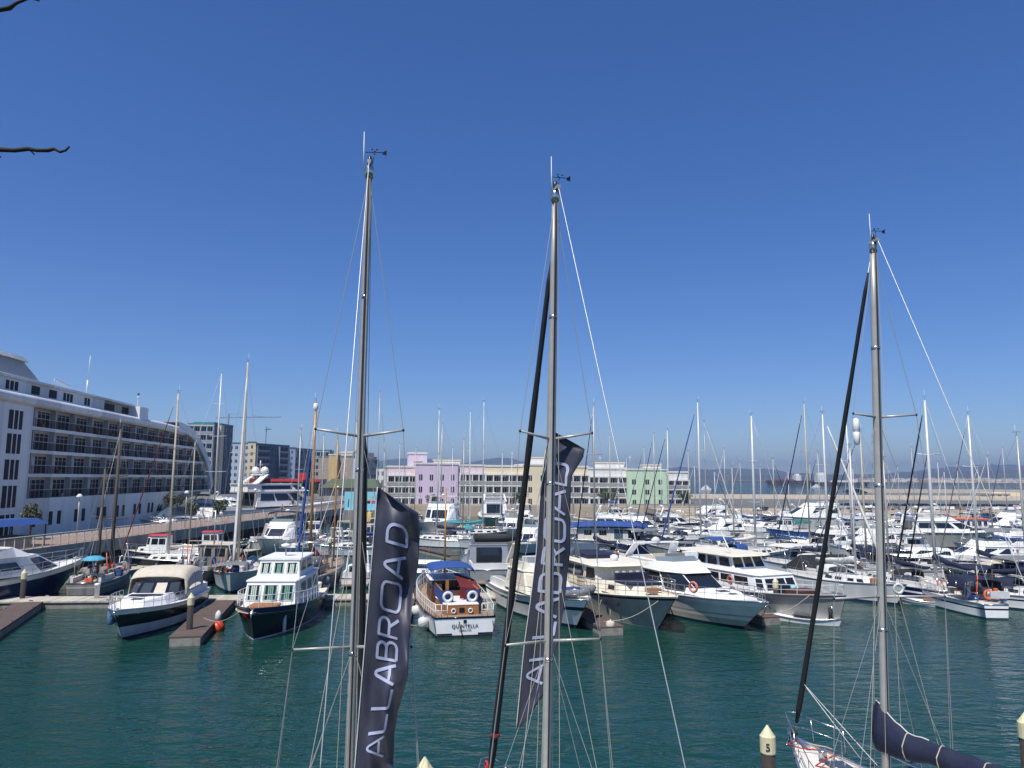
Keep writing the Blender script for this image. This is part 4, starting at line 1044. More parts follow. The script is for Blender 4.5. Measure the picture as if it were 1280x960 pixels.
# ================================================================== LEFT BASIN
def mastonly(): pass
b = sail('old grey yawl with a turquoise umbrella on its stern and two bare masts', 151, 536, 731, 10.5, 102, 'hull_greywood', 'hull_grey', None, None, None, None, .12, 'bark', r=.15, deck='hull_greywood', coachm='hull_greywood', mizzen=(-.2, 9.6), name='yawl', fs=1.0, fb=1.5)
o = thing('umbrella', 'turquoise umbrella shading the stern of the old grey yawl', 'umbrella', (at(116, 718, 58.2).x, 58.2, .9))
MB('umbrella_blue').lathe([(.02, 2.05), (.45, 2.0), (.8, 1.8), (.84, 1.72), (.45, 1.93), (.02, 1.98)], n=10, smooth=False).build('canopy', o)
MB('steel').tube([(0, 0, 0), (0, 0, 2.05)], .025, 6).build('pole', o)
def work_clutter(b, n, seed, x0, x1, z, hw, cols=('rope', 'bark', 'canvas_grey', 'fender_white', 'orange_red', 'hull_grey', 'canvas_blue')):
    q = random.Random(seed); m_ = MB('rope')
    for i in range(n):
        m_.m(q.choice(cols)); x = q.uniform(x0, x1); y = q.uniform(-hw, hw); s_ = q.uniform(.1, .35)
        k = q.random()
        if k < .45: m_.box(x - s_, x + s_, y - s_, y + s_, z, z + q.uniform(.2, .8))
        elif k < .7: m_.torus((x, y, z + .3), .28, .08, 10, 5, q.choice('xyz'))
        else: m_.tube([(x, y, z), (x + q.uniform(-.6, .6), y + q.uniform(-.4, .4), z + q.uniform(.8, 2.2))], .035, 5)
    b.add('deck_gear', m_)
work_clutter(b, 34, 2, -4.9, 4, 1.0, 1.1)
b = Boat('fishing_boat', 'weathered dark fishing boat piled with gear behind the beige-canopy cruiser', 'fishing boat', (G(233, 735).x - .3, 67), -92, 11, 3.8, 1.2, 1.6, 'hull_greywood', deck='hull_greywood', tr=.9, p=2.8, rub='rope_dark', n=14)
b.house('wheelhouse', [(-4, 1.3), (-1, 1.3)], 1.1, [(-4, 1.25), (-1, 1.25)], 2.9, 'hull_greywood', [('front', .1, .45, .45, .85), ('front', .55, .9, .45, .85), (0, .2, .8, .45, .85)], roof='canvas_beige', over=.15)
work_clutter(b, 60, 5, -4.8, 5, 1.3, 1.6); m = MB('wire').tube([(-1, 0, 2.9), (-1, 0, 6)], .06, 6).tube([(-1, -1, 5), (-1, 1, 5)], .03, 5); b.add('mast', m)
b = sail('dark-hulled sloop whose furled sail slopes down left, behind the beige-canopy cruiser', 223, 492, 712, 11, 190, 'navy_black', None, None, 'canvas_red', None, r=.12, mastm='spar_buff')
b = sail('small grey sloop with a thin mast below the promenade, right of the fishing boat', 244, 552, 702, 8, 170, 'hull_grey', None, None, None, None, r=.06, mastm='spar_buff')
motor('white workboat with red trim and bow to the left, below the promenade', 205, 703, 9, 186, 'work', stripe=None, hull='navy_black', top='white_bright', trim='red', B=3, fs=1.0, fb=1.4, name='workboat')
motor('white workboat with red trim and bow to the right, below the promenade', 258, 697, 9, 14, 'work', hull='white_bright', lower='navy_black', top='white_bright', trim='red', B=3, fs=1.0, fb=1.45, name='workboat')
b = Boat('ketch', 'pale blue ketch with tall mast and furled sail, left of the black trawler', 'sailboat', (-23.3, 64.8), -74, 13.5, 3.9, 1.1, 1.7, 'hull_lightblue', deck='offwhite', rake=.08, flare=.2, n=16, tr=.7, p=2)
coach(b, -3, 3, 1.2, .45, 'offwhite', 4)
tp = at(311, 458, 67.5)
b.mast(-.4, tp.z, .12, 'spar_buff', spreaders=((.55, 1.1),), furl='canvas_white', furl_x=4.4, furl_r=.13, boomL=4, cover='canvas_beige', boom_z=1.1)
b.rail(-6, 6.4, .6, 10, .014); work_clutter(b, 22, 9, -5, 6, 1.35, 1.2)
b.canopy(3.5, 6, 1.2, 1.6, 2.3, 'canvas_grey', sides=.3)
motor('white motor yacht with navy window band facing the camera, below the promenade', 331, 696, 14, -90, 'fly', top='white_bright', B=5.0, hull='white_gel', canopy='canvas_navy', glass='canvas_navy', fs=1.5, fb=2.1, name='motor_yacht', anchor='bow', H=1.2)
b = Boat('ketch', 'dark ketch with varnished wooden masts and blue furled sail behind the black trawler', 'sailboat', (at(391, 720, 63).x, 63.8), 84, 13, 3.9, 1.35, 1.8, 'dark_green_hull', deck='teak_deck', rake=.05, flare=.2, n=16, tr=.85, p=2.2, bands=[(.05, 'hull_greywood'), (.5, 'hull_greywood'), (.75, 'dark_green_hull')])
coach(b, -2, 3, 1.2, .5, 'teak', 4)
tp = at(390, 503, 62.5)
b.mast(-1.4, tp.z, .13, 'varnish_mast', spreaders=(), furl='canvas_blue', furl_x=-2.0, furl_y=.9, furl_r=.13, furl_top=.72, boomL=None, white_cap=True, taper=.8)
b.mast(4.4, at(399, 545, 68).z, .09, 'varnish_mast', spreaders=((.6, .9),), wires=True)
b.canopy(-4.6, -1.8, 1.3, 1.7, 2.7, 'canvas_grey', sides=.6, name='sprayhood'); b.rail(-6.2, 6, .7, 10, .016); work_clutter(b, 26, 12, -6, 4, 1.5, 1.4)
m = MB('yellow').torus((-6.3, -1.3, 2.3), .28, .1, 12, 6, 'x'); b.add('horseshoe_buoy', m)
for k, (px, py) in enumerate(((412, 722), (413, 711))): fender(G(px, py, .9) + Vector((0, -1, 0)), 'round pale fender at the right quarter of the wooden-masted ketch, %s one' % ('lower', 'upper')[k], 'fender_white', .5, .22)
motor('small white motorboat with a dark outboard, half hidden by the first mast', 449, 728, 7, 96, 'sport', top='white_bright', B=2.6, fs=.8, fb=1.1, radar=False, canopy=None, name='motor_boat')
sail('blue-hulled sloop with a white bow seen behind the wooden mast', 376, 538, 696, 10, -100, 'hull_lightblue', 'navy', 'canvas_blue', None, 'canvas_blue')
sail('white sloop below the blue mural with its bow pointing left', 446, 528, 694, 11, 200, 'white_bright', 'hull_lightblue', 'canvas_blue', 'canvas_white', 'canvas_navy')
sail('white sloop with blue sail cover crossing the gap right of the wooden mast', 405, 545, 683, 9.5, -60, 'white_gel', 'navy', 'canvas_blue', None, 'canvas_blue')
sail('white sloop with grey cover, mast just right of the first flag mast', 475, 490, 672, 13, 75, 'white_gel', 'navy', 'canvas_grey', 'canvas_white', 'canvas_grey')
sail('small white sloop moored below the blue mural with a thin bare mast', 481, 551, 668, 9, 100, 'white_gel', 'teal_hull', None, None, 'canvas_navy')
motor('white speedboat in the row under the promenade near the blue mural', 408, 690, 7, -120, 'sport', radar=False, B=2.6, fs=.8, fb=1.1)
motor('white cabin boat with cream screen close to the blue mural', 430, 679, 8, -75, 'sport', top='cream', radar=False, B=2.8, fs=.9, fb=1.2)
motor('grey cabin boat by the promenade steps, left of the blue mural', 392, 681, 8, -70, 'work', top='white_gel', hull='hull_grey', B=2.8)
motor('brown-topped launch tied up right under the blue mural', 460, 686, 7, -90, 'work', top='offwhite', hull='hull_greywood', B=2.6, trim='canvas_beige')
motor('tiny white cruiser between the white sloop and the first flag', 470, 676, 8, -80, 'sport', B=2.7, canopy='canvas_navy', radar=False)
motor('white boat with an arch at the far end of the left basin', 352, 686, 8, 25, 'sport', B=2.7, radar=False)
# ================================================================== MIDDLE BASIN
motor('silver motor yacht with black aft doors, stern to the camera, right of the blue bimini', 617, 732, 13, 98, 'fly', hull='hull_silver', top='hull_silver', glass='glass_dark', deck='hull_silver', B=4.6, fs=1.3, fb=1.9, anchor='stern', arch=False, H=1.35, name='motor_yacht')
o = thing('dinghy', 'black inflatable dinghy on the roof of the silver motor yacht', 'dinghy', (at(620, 672, 56).x, 56.5, at(620, 673, 56).z), R(5))
MB('canvas_black').tube([(-1.6, .6, 0), (.8, .6, 0), (1.5, .25, .1), (1.5, -.25, .1), (.8, -.6, 0), (-1.6, -.6, 0)], .26, 8).build('tube', o); MB('hull_silver').box(-1.4, .8, -.4, .4, -.15, .2).build('floor', o)
motor('small white cruiser with cream bow at the bow of the wooden motor boat', 531, 728, 8.5, -96, 'sport', top='white_bright', B=3.1, fs=1.0, fb=1.3, radar=False, arch=False, name='motor_boat')
b = sail('white sloop with twin portlights and a buff mast, seen just right of the first flag', 549, 513, 683, 11, 168, 'white_bright', None, 'canvas_navy', None, 'canvas_navy', None, .05, 'spar_white')
sail('white sloop with a red fender on its bow, facing the camera beside a brown finger', 580, 550, 683, 10, -75, 'white_bright', 'hull_lightblue', 'canvas_beige', None, 'canvas_blue', None, .0, 'spar_grey')
sail('white sloop with mast beside the lilac flats, third from the first flag', 588, 515, 668, 12, -85, 'white_gel', 'navy', 'canvas_white', 'canvas_white', 'canvas_navy', None, .05, 'spar_white')
sail('teal-hulled cutter with turquoise sun awning and tall white mast', 605, 503, 674, 13, 5, 'teal_hull', 'white_bright', 'canvas_teal', None, 'canvas_teal', 'canvas_teal', .05, 'spar_white', r=.1)
motor('tall white motor catamaran moored stern-to below the lilac flats', 551, 672, 15, -92, 'fly', top='white_bright', hull='white_gel', B=6.4, fs=2.2, fb=2.8, H=1.9, name='catamaran', cat='catamaran')
motor('white sportfisher with dark green hull and high tower below the cream flats', 616, 657, 17, 96, 'fly', top='white_bright', hull='dark_green_hull', deck='white_gel', B=6.0, fs=2.0, fb=3.2, H=1.7, name='sportfisher', anchor='mid')
motor('white cruiser with open transom between the teal cutter and the dark furled sail', 640, 672, 11, -95, 'fly', top='white_bright', B=3.6, H=1)
motor('white cruiser with striped awning right of the green-hulled sportfisher', 655, 658, 12, -88, 'fly', top='white_gel', B=3.9, canopy='canvas_white')
sail('grey-hulled sloop in front of the sportfisher with thin mast', 576, 583, 668, 9, -60, 'hull_grey', None, 'canvas_navy', None, 'canvas_navy')
sail('white sloop with navy hood hidden behind the sloop with the red fender', 553, 530, 668, 11, -95, 'white_bright', None, 'canvas_navy', 'canvas_white', 'canvas_navy')
motor('grey inflatable-sided launch beside the silver yacht', 598, 698, 6, 80, 'sport', top='canvas_grey', hull='canvas_grey', B=2.3, radar=False, arch=False, fs=.7, fb=.9)
motor('white motorboat seen above the cream cruiser behind the dark furled sail', 662, 690, 10, -100, 'fly', B=3.4, top='white_bright')
sail('white sloop right behind the second flag with navy cover and dark mast', 742, 507, 703, 11.5, 112, 'white_gel', 'navy', 'canvas_navy', 'navy_black', 'canvas_navy', None, .08, 'spar_grey', r=.1, furl_r=.08)
b = Boat('houseboat', 'white houseboat with an arched blue canvas roof right of the second flag', 'houseboat', G(763, 679), -8, 11, 4.0, .6, .7, 'white_gel', deck='offwhite', tr=.95, p=4, rake=.02, flare=.1, n=14)
b.house('cabin', [(-4.5, 1.6), (4.2, 1.6)], .55, [(-4.5, 1.55), (4.2, 1.55)], 2.2, 'offwhite', [(0, .1, .22, .4, .8), (0, .34, .46, .4, .8), (0, .58, .72, .1, .9, 'glass_blue'), (0, .8, .95, .2, .85), ('front', .1, .9, .3, .8)])
b.canopy(-5.6, 5.2, 2.1, .6, 3.1, 'canvas_blue', crown=.5, sides=.15, droop=.3)
motor('white yacht with dark tinted windows behind the blue-roofed houseboat', 768, 667, 14, -15, 'fly', B=4.4, top='white_bright', H=1.2, name='motor_yacht')
motor('white boat under a small blue parasol awning by the quay of the green flats', 771, 650, 10, 0, 'fly', B=3.5, top='offwhite', canopy='canvas_blue')
motor('white cruiser with big curved arch in front of the pale green flats', 800, 668, 14, -60, 'fly', top='white_bright', B=4.4)
sail('white sloop with hanging fenders right of the houseboat, bow left', 834, 538, 683, 10.5, 200, 'white_bright', 'hull_lightblue', 'canvas_white', 'navy_black', 'canvas_navy', None, .05, 'spar_white', furl_r=.07)
sail('white sloop with slanting dark furled sail left of the white-masted one', 817, 543, 673, 11, 215, 'white_gel', 'navy', 'canvas_navy', 'navy_black', 'canvas_navy', furl_r=.07)
sail('white sloop in front of the cream flats, mast just right of the flag tip', 762, 545, 664, 11, -95, 'white_gel', None, 'canvas_blue', None, 'canvas_blue', mastm='spar_buff')
sail('sloop with tallest silver mast over the green flats edge and blue furled sail', 872, 503, 697, 12.5, 196, 'white_bright', 'hull_lightblue', 'canvas_white', 'canvas_blue', 'canvas_white', None, .06, 'spar_white', r=.11, furl_r=.09)
sail('white sloop with white furled sail sloping right, next to the tallest silver mast', 880, 528, 676, 12, -12, 'white_gel', 'navy', 'canvas_navy', 'canvas_white', 'canvas_navy', furl_r=.09)
sail('small sloop with wind generator and short mast left of the airfield', 905, 562, 668, 9, 200, 'white_gel', 'blue_hull', 'canvas_navy', 'canvas_white', None)
motor('white express cruiser with swept arch below the airfield edge', 862, 678, 12, 190, 'sport', B=3.8, top='white_bright')
motor('white flybridge boat at the corner of the pale green flats', 842, 664, 13, 5, 'fly', B=4.2, top='white_bright', H=1.1)
motor('dark navy boat under a canvas cover beside the white sloop with fenders', 818, 690, 9, 20, 'sport', hull='navy', top='canvas_navy', B=3, canopy='canvas_grey', radar=False)
motor('grey covered day boat between the two middle pontoons', 850, 700, 8, 160, 'sport', hull='hull_grey', top='canvas_grey', B=2.8, radar=False, arch=False)
# ================================================================== RIGHT BASIN
sail('cream-decked sloop with navy line, bow left, in front of the second-row pontoon', 915, 585, 687, 10, 168, 'white_bright', 'navy', None, None, 'canvas_beige', None, .05, 'spar_buff')
sail('white sloop with thick white mast rising behind the grey steel boat', 939, 520, 702, 12, 15, 'white_gel', 'navy', 'canvas_white', 'canvas_white', 'canvas_blue', 'canvas_blue', .08, 'spar_white', r=.15)
motor('small blue and white fishing boat with green awning at the second-row pontoon', 985, 673, 8, 185, 'work', hull='blue_hull', top='white_bright', trim='hull_lightblue', canopy='canvas_green', B=3, name='fishing_boat', cat='fishing boat')
sail('dark-hulled sloop with black furled sail, mast behind the nearest dark furled sail', 1005, 505, 695, 12.5, 205, 'navy_black', 'white_bright', 'canvas_navy', 'navy_black', 'canvas_navy', None, .05, 'spar_buff', r=.1, furl_r=.08)
sail('white cruising yacht with wide furled white sail sloping down right and cluttered deck', 1028, 518, 722, 13, -62, 'white_bright', 'hull_lightblue', 'canvas_navy', 'canvas_white', 'canvas_white', 'canvas_white', .04, 'spar_white', r=.11, furl_r=.13, arch=True)
sail('white yawl with navy sail covers left of the nearest mast', 1057, 513, 716, 12.5, 100, 'white_gel', 'navy', 'canvas_navy', None, 'canvas_navy', 'canvas_navy', .05, 'spar_white', r=.09)
sail('white yacht with a buff mast and curved navy cover, left of the nearest mast', 1075, 540, 720, 11.5, 172, 'white_gel', 'navy', 'canvas_navy', 'navy_black', 'canvas_navy', None, .05, 'spar_buff', r=.1)
sail('small sloop with dark furled sail right of the dark-hulled sloop', 1022, 566, 690, 9.5, 195, 'white_gel', 'navy', 'canvas_navy', 'navy_black', None, r=.07)
sail('white plumb-bowed sloop facing the camera, just right of the grey steel boat', 1062, 560, 748, 11, -66, 'white_gel', None, 'canvas_white', None, 'canvas_white', None, .1, 'spar_white', fs=1.3, fb=1.6)
b = sail('navy-hulled sloop with a white lifebuoy, partly behind the nearest mast', 1104, 575, 742, 11, 108, 'navy', 'white_bright', 'canvas_navy', None, 'canvas_black', None, .05, 'spar_grey', fs=1.1, fb=1.5)
lifebuoy(1123, 736, 51, 'white horseshoe lifebuoy on the navy sloop right of the nearest mast', 'fender_white', .3)
# long white yacht L
Y_ = 57.5; tp = at(1160, 499, Y_)
b = Boat('sailing_boat', 'long white yacht with black stripe, navy boom cover and navy bimini, near the right edge', 'sailboat', (tp.x + .1, 57.8), 86, 15, 3.7, .95, 1.5, 'white_bright', 'navy_black', 'teal_hull', deck='offwhite', tr=.42, p=2.0, rake=.08, flare=.18, n=18)
coach(b, -2.4, 3.6, 1.2, .45, 'offwhite', 5)
b.mast(.4, tp.z, .13, 'spar_white', spreaders=((.38, 1.25), (.7, .9)), furl='navy_black', furl_r=.09, boomL=5.4, cover='canvas_navy', boom_z=1.7, z0=b.dz(.4))
fb = MB('canvas_black'); z1 = tp.z * .72; fb.tube([(.6, 0, z1), (3, 0, z1 * .55), (5.0, 0, 1.9)], [.03, .07, .06], 6); b.add('furled_staysail', fb)
b.canopy(-6.2, -3.6, 1.2, 1.2, 2.5, 'canvas_navy', crown=.3, sides=.5, name='bimini'); b.rail(-7, 7, .65, 14, .014); work_clutter(b, 26, 31, -7.3, -3, 1.1, 1.2)
m = MB('fender_white').box(-7.5, -7.35, -.9, .3, 1.35, 1.8); b.add('stern_locker', m)
sail('grey sloop with a silver mast and dark red sail cover behind the long white yacht', 1210, 519, 727, 12.5, 96, 'hull_grey', 'navy_black', 'canvas_navy', 'canvas_grey', 'canvas_beige', 'canvas_grey', .06, 'spar_white', r=.12, arch=True)
sail('white sloop cut by the right edge with its bow to the camera', 1271, 545, 760, 11, -50, 'white_bright', 'navy', 'canvas_navy', 'canvas_grey', 'canvas_navy', 'canvas_navy', .0, 'spar_grey', r=.1)
motor('black-hulled ketch-like cruiser with teak deck behind the long white yacht', 1150, 712, 14, 158, 'sport', hull='navy_black', top='white_bright', deck='teak_deck', B=4, fs=1.3, fb=1.8, arch=False) 
motor('white cruiser with a broad cream hardtop near the right edge', 1225, 712, 12, 175, 'fly', top='white_bright', B=4.2, canopy='canvas_grey')
motor('white rib with navy cover hanging behind the long white yacht at the right edge', 1262, 732, 8, 190, 'sport', hull='canvas_navy', top='canvas_navy', B=2.8, radar=False, arch=False)
motor('white sport yacht with raised arch by the right edge, third row', 1256, 696, 13, 185, 'fly', top='white_bright', B=4.2, H=1.1)
# second row right
motor('long white motor yacht with grey hull side, bow right, left of the orange-roofed boat', 1180, 684, 21, -6, 'fly', hull='hull_grey', top='white_bright', B=5.4, fs=1.9, fb=2.6, H=1.3, name='motor_yacht')
b = motor('passenger boat with an orange roof and a row of square windows', 1183, 672, 13, 178, 'work', hull='white_bright', top='white_bright', trim='orange_red', B=4.2, fs=1.4, fb=1.8, name='passenger_boat', cat='passenger boat')
b.house('passenger_cabin', [(-5.8, 1.8), (-.2, 1.8)], 1.2, [(-5.8, 1.7), (-.2, 1.7)], 3.0, 'white_bright', [(0, .04 + .16 * i, .14 + .16 * i, .4, .85) for i in range(6)], roof='orange_red', over=.12, rooft=.12)
motor('small blue tugboat with a blue wheelhouse at the back on the right', 1222, 655, 9, 180, 'work', hull='blue_hull', top='canoe_blue', trim='white_bright', B=3.4, name='tugboat', cat='tugboat')
motor('white flybridge yacht with a tan side panel at the right edge, back row', 1262, 672, 17, 190, 'fly', top='white_bright', B=5.0, fs=1.8, fb=2.4, H=1.3, name='motor_yacht')
motor('white yacht with pale blue covers in front of the tan-panelled one', 1245, 685, 14, 175, 'sport', hull='hull_lightblue', top='white_bright', B=4.4, canopy='canvas_navy')
motor('white cruiser with grey bow cover, second from the nearest mast in the second row', 1112, 688, 11, 10, 'sport', B=3.6, top='white_bright', canopy='canvas_grey')
motor('small white boat with a pyramid canvas tent, stern to the camera', 1138, 694, 7, 80, 'sport', B=2.8, top='white_bright', canopy='canvas_white', radar=False)
motor('white flybridge yacht with dark hull stripe left of the nearest mast, second row', 1085, 690, 14, 185, 'fly', top='white_bright', B=4.3, stripe='navy')
motor('black and white cruiser with bow left, second row behind the dark furled sail', 1030, 692, 12, 172, 'fly', hull='navy_black', top='white_bright', B=3.8)
motor('tall white three-deck motor yacht behind the dark furled sail on the right', 1015, 664, 20, 182, 'fly', top='white_bright', B=5.8, fs=2.3, fb=3.0, H=1.7, name='motor_yacht')
motor('blue-canopied day boat at the back, right of the nearest mast', 1117, 662, 11, 175, 'sport', B=3.6, top='white_bright', canopy='canvas_blue')
motor('white express boat with a raked arch at the back behind the double black stays', 1145, 664, 13, 5, 'sport', B=4, top='white_bright')
motor('white boat with grey awning at the very back, left of the nearest mast', 1078, 660, 11, 170, 'fly', B=3.6, top='white_gel', canopy='canvas_white')
motor('white yacht with long low cabin under the airfield, behind the white-masted sloop', 925, 660, 16, 184, 'sport', B=4.6, top='white_bright', fs=1.5, fb=2.1)
motor('white fast cruiser with sun shade behind the cream-decked sloop', 905, 672, 13, 176, 'fly', B=4.2, top='white_bright')
motor('long white yacht at the back, just right of the pale green flats', 885, 655, 17, 182, 'fly', B=4.8, top='white_bright', fs=1.7, fb=2.2, H=1.2)
motor('white boat carrying a yellow kayak behind the second-row pontoon', 955, 668, 11, 178, 'sport', B=3.6, top='white_bright', canopy='canvas_navy')
motor('dark-roofed dive boat between the long yachts under the airfield', 955, 655, 11, 185, 'work', B=4.2, hull='hull_grey', top='hull_greywood', trim='canvas_black', fs=1.6, fb=2)
motor('white fishing cruiser with outriggers on the right of the dark-roofed dive boat', 980, 658, 11, 180, 'fly', B=3.8, top='white_gel')
motor('small white speedboat beside the black tent awning', 1075, 701, 7, 150, 'sport', B=2.5, radar=False, top='white_bright')
motor('white cabin cruiser at the back, right of the double black stays', 1160, 656, 10, 180, 'fly', B=3.4, top='white_bright')
motor('white cabin cruiser at the back, third from the right edge', 1205, 660, 11, 185, 'sport', B=3.5, top='white_bright', canopy='canvas_navy')
motor('cream cabin cruiser with brown deckhouse at the back near the blue tugboat', 1240, 660, 10, 175, 'work', B=3.4, top='offwhite', trim='teak')
for (px, yt, py, hd_, lb2, mm) in ((1139, 560, 668, 175, 'thin-masted sloop at the back between the double black stays', 'spar_grey'), (1180, 590, 672, 200, 'short-masted sloop at the back left of the orange roof', 'spar_white'), (1196, 580, 668, -10, 'white sloop at the back just behind the orange roof', 'spar_grey'),
      (1234, 572, 700, 170, 'white sloop with a grey mast left of the right edge', 'spar_grey'), (1253, 560, 668, 180, 'sloop at the back right with bare mast near the low airfield building', 'spar_grey'), (966, 574, 668, 10, 'sloop at the back between the white mast and the dark-hulled sloop', 'spar_grey'),
      (985, 590, 660, 190, 'small sloop at the very back in front of the cargo ship', 'spar_white'), (1045, 590, 668, 180, 'small sloop at the back left of the breakwater', 'spar_white'), (860, 565, 668, 175, 'sloop at the back left of the tallest silver mast', 'spar_buff'),
      (893, 590, 660, 5, 'small sloop at the very back over the airfield edge', 'spar_white'), (805, 560, 660, 180, 'sloop in front of the pale green flats with a bare mast', 'spar_grey'), (716, 560, 668, 180, 'sloop right behind the second flag near the cream flats', 'spar_grey'),
      (640, 570, 656, 190, 'sloop in front of the cream flats left of the dark furled sail', 'spar_white'), (520, 560, 660, -100, 'sloop in front of the lilac flats right of the first flag', 'spar_buff')):
    sail(lb2, px, yt, py, 9.5, hd_, 'white_gel', rng.choice(['navy', None, 'blue_hull']), rng.choice(['canvas_navy', 'canvas_blue', 'canvas_beige', 'canvas_grey']), rng.choice(['canvas_white', None, 'canvas_navy']), rng.choice(['canvas_navy', 'canvas_blue', None]), mastm=mm, r=.075)
o = thing('boat_tent', 'black tent-shaped awning stretched over a small boat behind the grey steel boat', 'awning', (at(1028, 690, 68).x, 68, 0), R(10))
MB('canvas_black').prism([(-3.2, -1.6), (3.2, -1.6), (3.2, 1.6), (-3.2, 1.6)], 1.1, [(-2.2, -.05), (2.2, -.05), (2.2, .05), (-2.2, .05)], 2.4).build('fabric', o)
MB('hull_greywood').prism([(-3.4, -1.0), (2.4, -1.2), (3.8, 0), (2.4, 1.2), (-3.4, 1.0)], -.2, [(-3.5, -1.2), (2.6, -1.4), (4.2, 0), (2.6, 1.4), (-3.5, 1.2)], .8).build('hull', o)

p = G(1157, 756)
d_ = Boat('dinghy', 'white dinghy floating ahead of the long white yacht, under the lower spreader', 'dinghy', (p.x, p.y), 160, 3.6, 1.5, .4, .5, 'white_bright', deck='fender_white', rake=.06, flare=.2, boot='white_bright', n=12, bulw=.15)
d_.add('thwart', MB('teak').box(-.3, .1, -.6, .6, .36, .4))
fender(G(1236, 758, .5) + Vector((0, -.3, 0)), 'red round fender at the stern of the long white yacht', 'buoy_red', .5, .24)

for (px, yt, py, hd_, lb2, mm) in ((628, 566, 662, -95, 'thin-masted sloop left of the green-hulled sportfisher tower', 'spar_white'), (700, 556, 660, 185, 'sloop seen just right of the second flag tip, against the cream flats', 'spar_white'),
      (783, 572, 659, 180, 'slim sloop against the left edge of the pale green flats', 'spar_grey'), (826, 578, 660, 178, 'slim sloop against the right part of the pale green flats', 'spar_white'),
      (868, 582, 660, 182, 'small sloop just right of the pastel flats at the back', 'spar_white'), (925, 578, 664, 176, 'small sloop in front of the airfield, left of the thick white mast', 'spar_grey'),
      (950, 585, 662, 184, 'small sloop in front of the airfield, right of the thick white mast', 'spar_white'), (1012, 580, 663, 178, 'small sloop in front of the cargo ship stern', 'spar_grey'),
      (1066, 586, 664, 181, 'small sloop at the back between two buff masts left of the nearest mast', 'spar_white'), (1122, 584, 664, 179, 'small sloop at the back just right of the nearest mast', 'spar_grey'),
      (1172, 578, 662, 182, 'small sloop at the back right of the long white yacht mast', 'spar_white'), (1222, 584, 664, 177, 'small sloop at the back right of the orange-roofed boat', 'spar_grey'),
      (566, 560, 664, -80, 'sloop in front of the lilac block with a thin white mast', 'spar_white'), (500, 556, 664, -92, 'sloop over the first flag top, against the white balconies', 'spar_white')):
    sail(lb2, px, yt, py, 8.5, hd_, 'white_bright', rng.choice(['navy', None]), rng.choice(['canvas_white', 'canvas_blue', 'canvas_beige']), rng.choice(['canvas_white', None]), rng.choice(['canvas_navy', 'canvas_white', None]), mastm=mm, r=.065)
# ================================================================== HOTEL SHIP
S = thing('hotel_ship', 'large white hotel ship with four decks of balconies and an arched bow on the left', 'ship', (-57.7, 84.2, 0), R(90) + math.atan2(.106, .994))
# local +x runs along the ship away from the camera, local -y faces the marina
def topz(s):
    tab = [(-40, 19.0), (41.6, 18.8), (60, 18.6), (66, 18.0), (70.5, 16.5), (75, 14.4), (77.7, 12.6), (80, 10.3), (81.5, 8.0), (82.3, 6.8)]
    for a, b in zip(tab, tab[1:]):
        if a[0] <= s <= b[0]: return a[1] + (b[1] - a[1]) * (s - a[0]) / (b[0] - a[0])
    return tab[-1][1]
W = 18
m = MB('ship_white')
# lower hull
xs_ = [-40 + i * 4 for i in range(31)]
def hullw(x, z):      # marina face offset (bow narrows and flares)
    k = max(0, (x - 40) / 44)
    return 0 + (k ** 2) * (1.5 + 7 * max(0, (5.5 - z) / 5.5)) if x <= 84 else 9
def rk(x, z): return x - max(0, (x - 42) / 42) ** 1.4 * 30 * (1 - max(0, min(1, z / 5.9))) ** 1.0
for x in [-40 + 2 * i for i in range(62)]:
    if x > 83: break
    x2 = x + 2
    for (z0, z1) in ((-.5, 0), (0, 1.2), (1.2, 2.4), (2.4, 3.6), (3.6, 4.8), (4.8, 5.9)):
        m.quad((rk(x, z0), hullw(x, z0), z0), (rk(x2, z0), hullw(x2, z0), z0), (rk(x2, z1), hullw(x2, z1), z1), (rk(x, z1), hullw(x, z1), z1), True)
m.quad((rk(84, -.5), 9, -.5), (rk(84, -.5), hullw(84, -.5), -.5), (84, hullw(84, 5.9), 5.9), (86, 9, 5.9))
m.box(-40, 40, 1.8, W, 5.0, 5.9)
m.build('hull', S)
# front bays with triple windows (white wall left of the balconies)
m = MB('ship_white').box(-40, 6.4, -.02, 3, 5.9, 17.3); m.build('wall', S)
for s0 in (-30, -22.5, -15, -7.5, -3.0, 2.6):
    for zz, h in ((14.35, 2.2), (11.5, 2.3), (8.5, 2.3), (5.3, 2.5), (1.9, 2.6)):
        g = MB('ship_glass').box(s0 - 1.45, s0 + 1.45, -.06, -.021, zz, zz + h)
        g.m('ship_white')
        for k in (-.5, .5): g.box(s0 + k - .09, s0 + k + .09, -.1, -.061, zz, zz + h)
        g.build('window', S)
for i, s0 in enumerate([8.5, 12.6, 14.8, 19.5, 21.7, 26.4, 28.6, 33.2, 35.4, 40, 42.2, 47, 49.2, 54, 56]):
    y = hullw(s0, 3.6) - .03; s0 = rk(s0, 3.6)
    MB('ship_glass').box(s0 - .42, s0 + .42, y - .04, y + .3, 2.75, 4.45).build('window', S)
